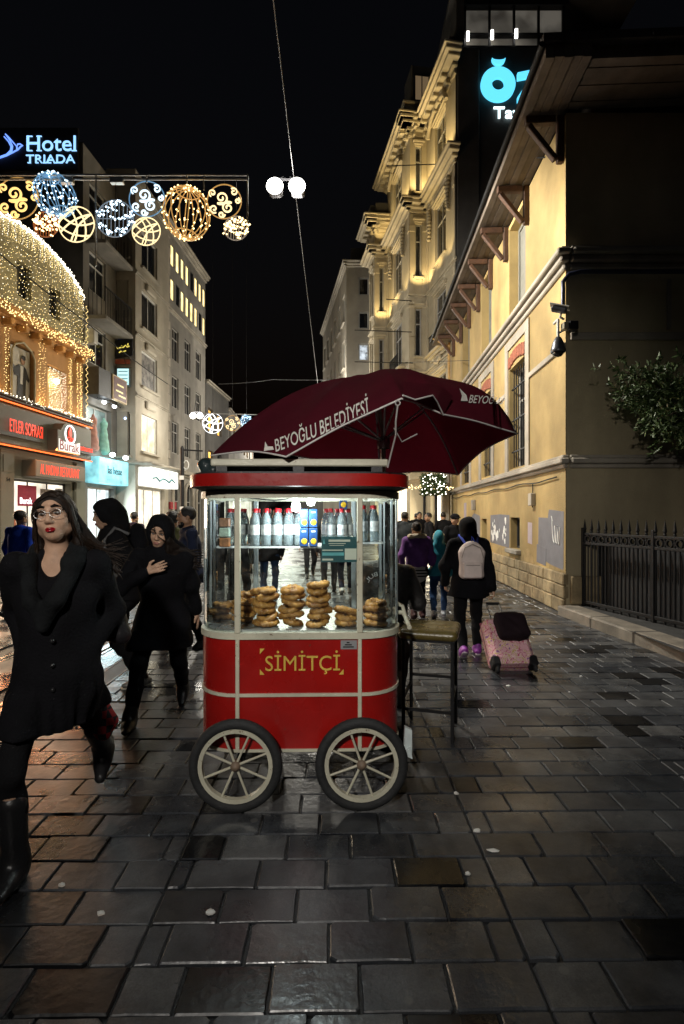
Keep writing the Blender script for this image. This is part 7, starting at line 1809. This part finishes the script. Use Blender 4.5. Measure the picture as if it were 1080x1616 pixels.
mb = MB(); mb.tube([c - p.f * .108 - UP * .06 + p.r * .075, c - p.f * .110 - UP * .062, c - p.f * .108 - UP * .06 - p.r * .075], .004, 5); mb.tube([c - p.f * .080 + UP * .02 + p.r * .12, c - p.f * .080 + UP * .13 + p.r * .085, c - p.f * .075 + UP * .17, c - p.f * .080 + UP * .13 - p.r * .085, c - p.f * .080 + UP * .02 - p.r * .12], .004, 5); mb.build('pocket_zip', pm('tan_zip', (.25, .2, .17), .6), bp); mb = MB(); mb.tube([c + UP * .17, c + UP * .25 - p.f * .02, c + UP * .17 + p.r * .05], .010, 6); mb.build('top_loop', cloth('blue_strap', (.03, .05, .3)), bp)
mb = MB()
for i in (0, 1): mb.tube([c + UP * .16 + (p.r if i == 0 else -p.r) * .06, p.sh[i] * .6 + p.neck * .4 + UP * .09, p.sh[i] * .7 + p.neck * .3 + p.f * .10, p.sh[i] + p.f * .08 - UP * .25], .016, 6)
mb.build('straps', MATS['blue_strap'], bp)

# suitcase
sb = gnd(812, 1062, 0.0); su = thing('pink_suitcase', 'pink patterned trolley suitcase with a black bag strapped on it', 'suitcase', loc=sb)
top = Vector(hnd) - sb; ax = Vector((top.x, top.y, top.z)).normalized(); sx = Vector((1, 0, 0)); sx = (sx - ax * sx.dot(ax)).normalized(); sy = ax.cross(sx)
if sy.y < 0: sy = -sy
MSu = Matrix(((sx.x, sy.x, ax.x, 0), (sx.y, sy.y, ax.y, 0), (sx.z, sy.z, ax.z, 0), (0, 0, 0, 1)))
def pinkpat():
    m = pm('pink_pattern', (.55, .25, .28), .5, .2); n = m.node_tree; L = n.links; b = n.nodes['Principled BSDF']; tc = n.nodes.new('ShaderNodeTexCoord'); v = n.nodes.new('ShaderNodeTexVoronoi'); v.inputs['Scale'].default_value = 26
    nz = n.nodes.new('ShaderNodeTexNoise'); nz.inputs['Scale'].default_value = 18; L.new(tc.outputs['Object'], nz.inputs['Vector'])
    r = n.nodes.new('ShaderNodeValToRGB'); cr = r.color_ramp; cr.interpolation = 'CONSTANT'; cr.elements[0].color = (.80, .46, .52, 1); cr.elements[1].position = .42; cr.elements[1].color = (.55, .12, .2, 1)
    for q, cc in ((.47, (.85, .58, .60, 1)), (.54, (.6, .45, .12, 1)), (.58, (.82, .50, .56, 1)), (.66, (.3, .12, .3, 1))): e = cr.elements.new(q); e.color = cc
    L.new(nz.outputs['Fac'], r.inputs['Fac']); L.new(r.outputs['Color'], b.inputs['Base Color']); return m
def bent(S, **k): return S
mb = MB(); mb.box(-.225, .225, -.13, .12, .06, .60, bev=.05, M=MSu); sbod = mb.build('shell', pinkpat(), su)
mb = MB(); mb.box(-.228, .228, -.012, .012, .058, .602, bev=.006, M=MSu); mb.build('zip_band', pm('dark_pink_zip', (.3, .08, .12), .5), su)
for q in (-1, 1):
    MB().tube([MSu @ Vector((q * .07, .06, .58)), MSu @ Vector((q * .07, .06, top.length * .985))], .010, 8).build('handle_tube', M_ALU, su)
    for yy in (-.09, .09): mb = MB(); mb.lathe([(.0, -.015), (.035, -.015), (.04, 0), (.035, .015), (0, .015)], 14, Matrix.Translation(MSu @ Vector((q * .19, yy, .0)) + Vector((0, 0, .04 - (MSu @ Vector((q * .19, yy, 0))).z if yy > 0 else .0))) @ Matrix.Rotation(R(90), 4, 'Y')); mb.build('wheel', M_TYRE, su)
    mb = MB(); mb.box(q * .19 - .04, q * .19 + .04, -.135, .0, .02, .13, bev=.015, M=MSu); mb.build('wheel_guard', M_IRON, su)
MB().tube([MSu @ Vector((-.075, .06, top.length * .985)), MSu @ Vector((.075, .06, top.length * .985))], .016, 8).build('grip', M_IRON, su)
RBs = np.array([[sx.x, sy.x, ax.x], [sx.y, sy.y, ax.y], [sx.z, sy.z, ax.z]])
blk = net_obj('strapped_bag', SDF(.011).rbox(np.array(sb + MSu @ Vector((.035, -.20, .42))), (.165, .07, .15), RBs, .055).rbox(np.array(sb + MSu @ Vector((.02, -.16, .56))), (.12, .06, .05), RBs, .04, .05).run(.006, 34), cloth('plum_black_cloth', (.016, .009, .012))); tag(blk, 'black soft bag resting on the pink suitcase', 'bag')

p = Person(1.17, 8.1, 184, 1.52, 'woman in purple jacket with fur trimmed hood walking away beside a child', ((.10, .06, 0), (-.09, -.20, .03)), 3, res=.015); p.hang(.04); p.body(M_SKIN, res=.012); p.coat(cloth('purple_padded', (.16, .06, .24), .6), .80, 1.12, .01, collar=False, wr=.010, name='jacket'); p.trousers(M_BLACK2, .95)
p.shoes(pm('maroon_boot', (.07, .02, .025), .6), 'boot', pitch=(0, 25)); p.hair(M_HAIRD, 'bun')
S = SDF(.013)
for a in np.linspace(0, 2 * math.pi, 13)[:-1]: S.ell(p.neck + p.r * .115 * math.cos(a) - p.f * .02 + p.f * .085 * math.sin(a) + UP * (.02 - .02 * math.sin(a)), (.042, .042, .042), k=.02)
p.part('fur_trim', S, cloth('pale_fur', (.42, .36, .26), .95, .3), wrinkle=.010, wfreq=110)
S = SDF(.012); S.cap(p.hip - UP * .03, p.hip - UP * .045, .172, .172, .03, (p.f, .75)); p.part('striped_hem', S, None or pm('striped_hem', (.5, .48, .46), .8, .1))
for k in range(2): S = SDF(.010); S.cap(p.hip - UP * (.01 + .045 * k), p.hip - UP * (.013 + .045 * k), .176, .176, .03, (p.f, .75)); 
mb = MB()
for k in range(3):
    zc = p.hip[2] - .10 + .045 * k; mb.lathe([(.172, -.009), (.175, 0), (.172, .009)], 24, Matrix.Translation((p.hip[0], p.hip[1], zc)) @ Matrix.Scale(.78, 4, Vector(p.f)))
mb.build('dark_stripe', M_BLACK2, p.root)

p = Person(1.53, 8.2, 172, 1.36, 'child in teal hooded jacket and jeans walking away', ((.08, .10, 0), (-.08, -.16, .03)), 3, res=.014); p.hang(.05); p.body(M_SKIN, res=.012); p.coat(cloth('teal_jacket', (.03, .26, .34), .55), .64, 1.12, .01, hood='up', wr=.008, name='jacket'); p.trousers(M_JEAN, 1.0); p.shoes(pm('pale_trainer', (.35, .38, .42), .5, .4, 30), 'shoe', sole=pm('pale_sole', (.5, .45, .5), .5), pitch=(0, 30))
S = SDF(.012); S.cap(p.neck - p.r * .10 - UP * .03, p.neck + p.r * .10 - UP * .03, .07, .07, .04); p.part('brown_yoke', S, cloth('brown_yoke', (.12, .08, .05)))
S = SDF(.011)
R3 = np.stack([p.hr, p.hf, p.hu], 1)
for a in np.linspace(0, 2 * math.pi, 15)[:-1]: S.ell(p.hp(.092 * math.cos(a), .045, .012 + .105 * math.sin(a)), (.022, .022, .022), k=.015)
p.part('fur_trim', S, MATS['pale_fur'], wrinkle=.008, wfreq=120)
# vendor in the lettered leather jacket behind the cart
p = Person(.36, 4.35, 165, 1.62, 'person in black leather jacket with arched white lettering behind the cart', ((.10, .05, 0), (-.10, -.05, 0)), 22, res=.013, hipshift=(0, -.12), drop=.16); p.arms(p.chest + p.f * .25 + p.r * .1 - UP * .1, p.chest + p.f * .25 - p.r * .1 - UP * .1); p.body(M_SKIN2, res=.013); p.coat(pm('black_leather_jacket', (.014, .013, .013), .38, .3, 6, .35, 40), .74, 1.25, .0, collar=True, wr=.008, name='leather_jacket'); p.trousers(cloth('brown_trousers', (.05, .035, .025)), 1.05); p.shoes(M_BOOT); p.hair(M_HAIRB, 'short')
mb = MB(); v, f, _ = TEXT['ISTANBUL', 1]; pts = []
cc = p.chest - p.f * .20 + UP * .02
for a, b in v: t_ = math.pi * (.86 - .72 * a); rr_ = .115 + .035 * b; q = cc + (-p.r) * (-rr_ * math.cos(t_)) * -1 + p.up * (rr_ * math.sin(t_) - .02); pts.append(q - p.f * .0)
mb.add([tuple(q) for q in pts], f); mb.build('jacket_lettering', M_CHALK, p.root)

# ---- passers-by farther off
far_person(-5.12, 8.2, 168, 1.70, 'person in bright blue jacket walking away at the left edge', cloth('royal_blue', (.012, .05, .42)), M_BLACK2)
p = far_person(-1.82, 6.3, -62, 1.72, 'bearded man in navy jacket just left of the cart', M_NAVY, M_BLACK2, res=.013, feet=((.10, .06, 0), (-.09, -.10, 0)))
S = SDF(.008); S.cap(p.hp(-.045, .055, -.085), p.hp(.045, .055, -.085), .026 * p.hs, .026 * p.hs, .03); S.cap(p.hp(0, .075, -.10), p.hp(0, .07, -.105), .03 * p.hs, .03 * p.hs, .02); p.part('beard', S, M_HAIRB, wrinkle=.002, wfreq=120)
far_person(-2.28, 7.1, -120, 1.68, 'man in olive jacket with black hair behind the bearded man', cloth('olive_jacket', (.07, .075, .03)), M_BLACK2)
far_person(-2.95, 8.8, 150, 1.70, 'dark haired person in dark coat behind the hooded woman', M_BLACK2, M_BLACK2, hem=.7)
far_person(-3.75, 10.6, 120, 1.66, 'brown haired far person in dark coat above the hooded woman', cloth('brown_black', (.03, .025, .022)), M_BLACK2, hair=M_HAIRD, kind='nape')
far_person(-4.75, 11.8, 170, 1.70, 'person in dark purple coat before the lit white shop', cloth('dark_purple', (.03, .02, .035)), M_BLACK2, hem=.6)
far_person(-1.40, 10.0, 184, 1.72, 'person in dark jacket and jeans seen through the cart glass', M_BLACK2, M_JEAN, hem=.72)
far_person(-1.72, 8.6, 175, 1.70, 'person in all dark clothes seen through the left of the cart glass', M_BLACK2, M_BLACK2, hem=.62)
far_person(-.82, 13.4, 8, 1.70, 'person in black trousers striding far behind the cart', M_BLACK2, M_BLACK2, feet=((.10, .26, 0), (-.09, -.28, .06)))
far_person(-.27, 10.8, 180, 1.72, 'person in grey trousers seen under the teal card', cloth('grey_cloth', (.05, .05, .052)), cloth('grey_trousers', (.035, .035, .036)))
far_person(.08, 10.6, 184, 1.70, 'person in navy trousers and white shoes seen through the cart glass', M_NAVY, M_NAVY, shoe=pm('white_shoe', (.6, .6, .58), .5))
far_person(1.46, 12.0, 178, 1.72, 'man in dark jacket walking away right of the cart', cloth('dark_slate', (.03, .034, .036)), M_BLACK2)
far_person(2.66, 18.0, 5, 1.74, 'far man facing the camera before the lit shop', M_BLACK2, M_BLACK2)
far_person(2.44, 14.2, -80, 1.70, 'dark haired man in profile beyond the purple jacket woman', M_BLACK2, M_BLACK2)
far_person(3.12, 16.0, 175, 1.72, 'dark figure walking away by the stone pillar', M_BLACK2, M_BLACK2, hem=.6)
p = far_person(2.42, 11.2, 8, 1.66, 'person in dark cap facing the camera near the yellow wall', M_BLACK2, M_BLACK2)
mb = MB(); Mh = Matrix(np.stack([p.hr, p.hf, p.hu], 1).tolist()); mb.ball(p.hp(0, -.01, .05), (.10 * p.hs, .115 * p.hs, .075 * p.hs), 14, 8, M=Mh); mb.ball(p.hp(0, .11, .05), (.075 * p.hs, .07 * p.hs, .01), 12, 6, M=Mh); mb.build('cap', M_BLACK, p.root)
far_person(2.95, 20.5, 185, 1.70, 'farthest figure in front of the white shop window', M_BLACK2, M_BLACK2, hem=.6)
far_person(2.05, 16.8, 182, 1.72, 'distant dark coated figure left of the man facing the camera', M_BLACK2, M_BLACK2, hem=.7)

# ---- litter on the wet slabs
M_PAP = pm('white_paper', (.65, .65, .62), .7, .15)
for i, (px, py, s_, lab) in enumerate([(333, 1441, .020, 'crumpled white scrap below the left cart wheel'), (159, 1443, .014, 'pale oval scrap at the lower left slabs'), (720, 1253, .014, 'white scrap right of the right wheel'), (779, 1344, .018, 'thin white paper strip on the slabs at lower right'), (739, 1380, .012, 'tiny white fleck below the paper strip'), (803, 1083, .024, 'white tissue on the slabs behind the suitcase'), (917, 1068, .016, 'small white scrap right of the suitcase'), (753, 1312, .018, 'grey metal disc by the long joint'), (98, 1398, .014, 'white speck near the boot of the nearest woman')]):
    g = gnd(px, py); mb = MB()
    pts = [(s_ * random.uniform(.7, 1.3) * math.cos(a) * (1.8 if i == 3 else 1), s_ * random.uniform(.5, .9) * math.sin(a), random.uniform(.003, .010)) for a in np.linspace(0, 2 * math.pi, 8)[:-1]]
    mb.add(pts + [(0, 0, .016)], [(k, (k + 1) % 7, 7) for k in range(7)]); mb.add([(x, y, .001) for x, y, z in pts], [tuple(range(7))[::-1]])
    tag(mb.build('paper_scrap', M_PAP, loc=g), lab, 'litter', 'litter on the pavement')

# ---- added lamp post, unseen behind the viewpoint, to light cart front and people
front_fill = thing('lamp_post', 'black lamp post added unseen behind the viewpoint to light the cart front', 'lamp post', loc=(-.9, -2.75, 0))
MB().lathe([(.11, 0), (.11, .25), (.06, .3), (.05, 3.9), (0, 3.92)], 10).build('post', M_IRON, front_fill); MB().box(-.12, .12, -.05, .25, 3.75, 4.0, bev=.04).build('lamp_head', M_HOUS, front_fill)
MB().box(-.1, .1, .252, .26, 3.78, 3.97).build('lens', M_LAMPW, front_fill)
spot_light('added_front_light', (-.9, -2.42, 3.85), (.25, 4.7, 1.40), 880, 64, (1.0, .94, .86), 1.0, .12)  # added spot, cone shaped to leave end wall and near slabs dark
# bits too small to pick apart stay joined
for o in bpy.data.objects:
    st_ = o.name.split('.')[0]
    if o.parent is not None and st_ in ('bulbs', 'light_string', 'edge_string', 'cornice_string', 'ledge_string', 'corner_string', 'torn_bills', 'card_print', 'print_lines', 'sign_print', 'plate_print', 'window_bars', 'balcony_rail', 'brick_lintel', 'graffiti', 'script', 'dark_stripe', 'carved_garland', 'bar_wires', 'lattice_light'): o['kind'] = 'stuff'
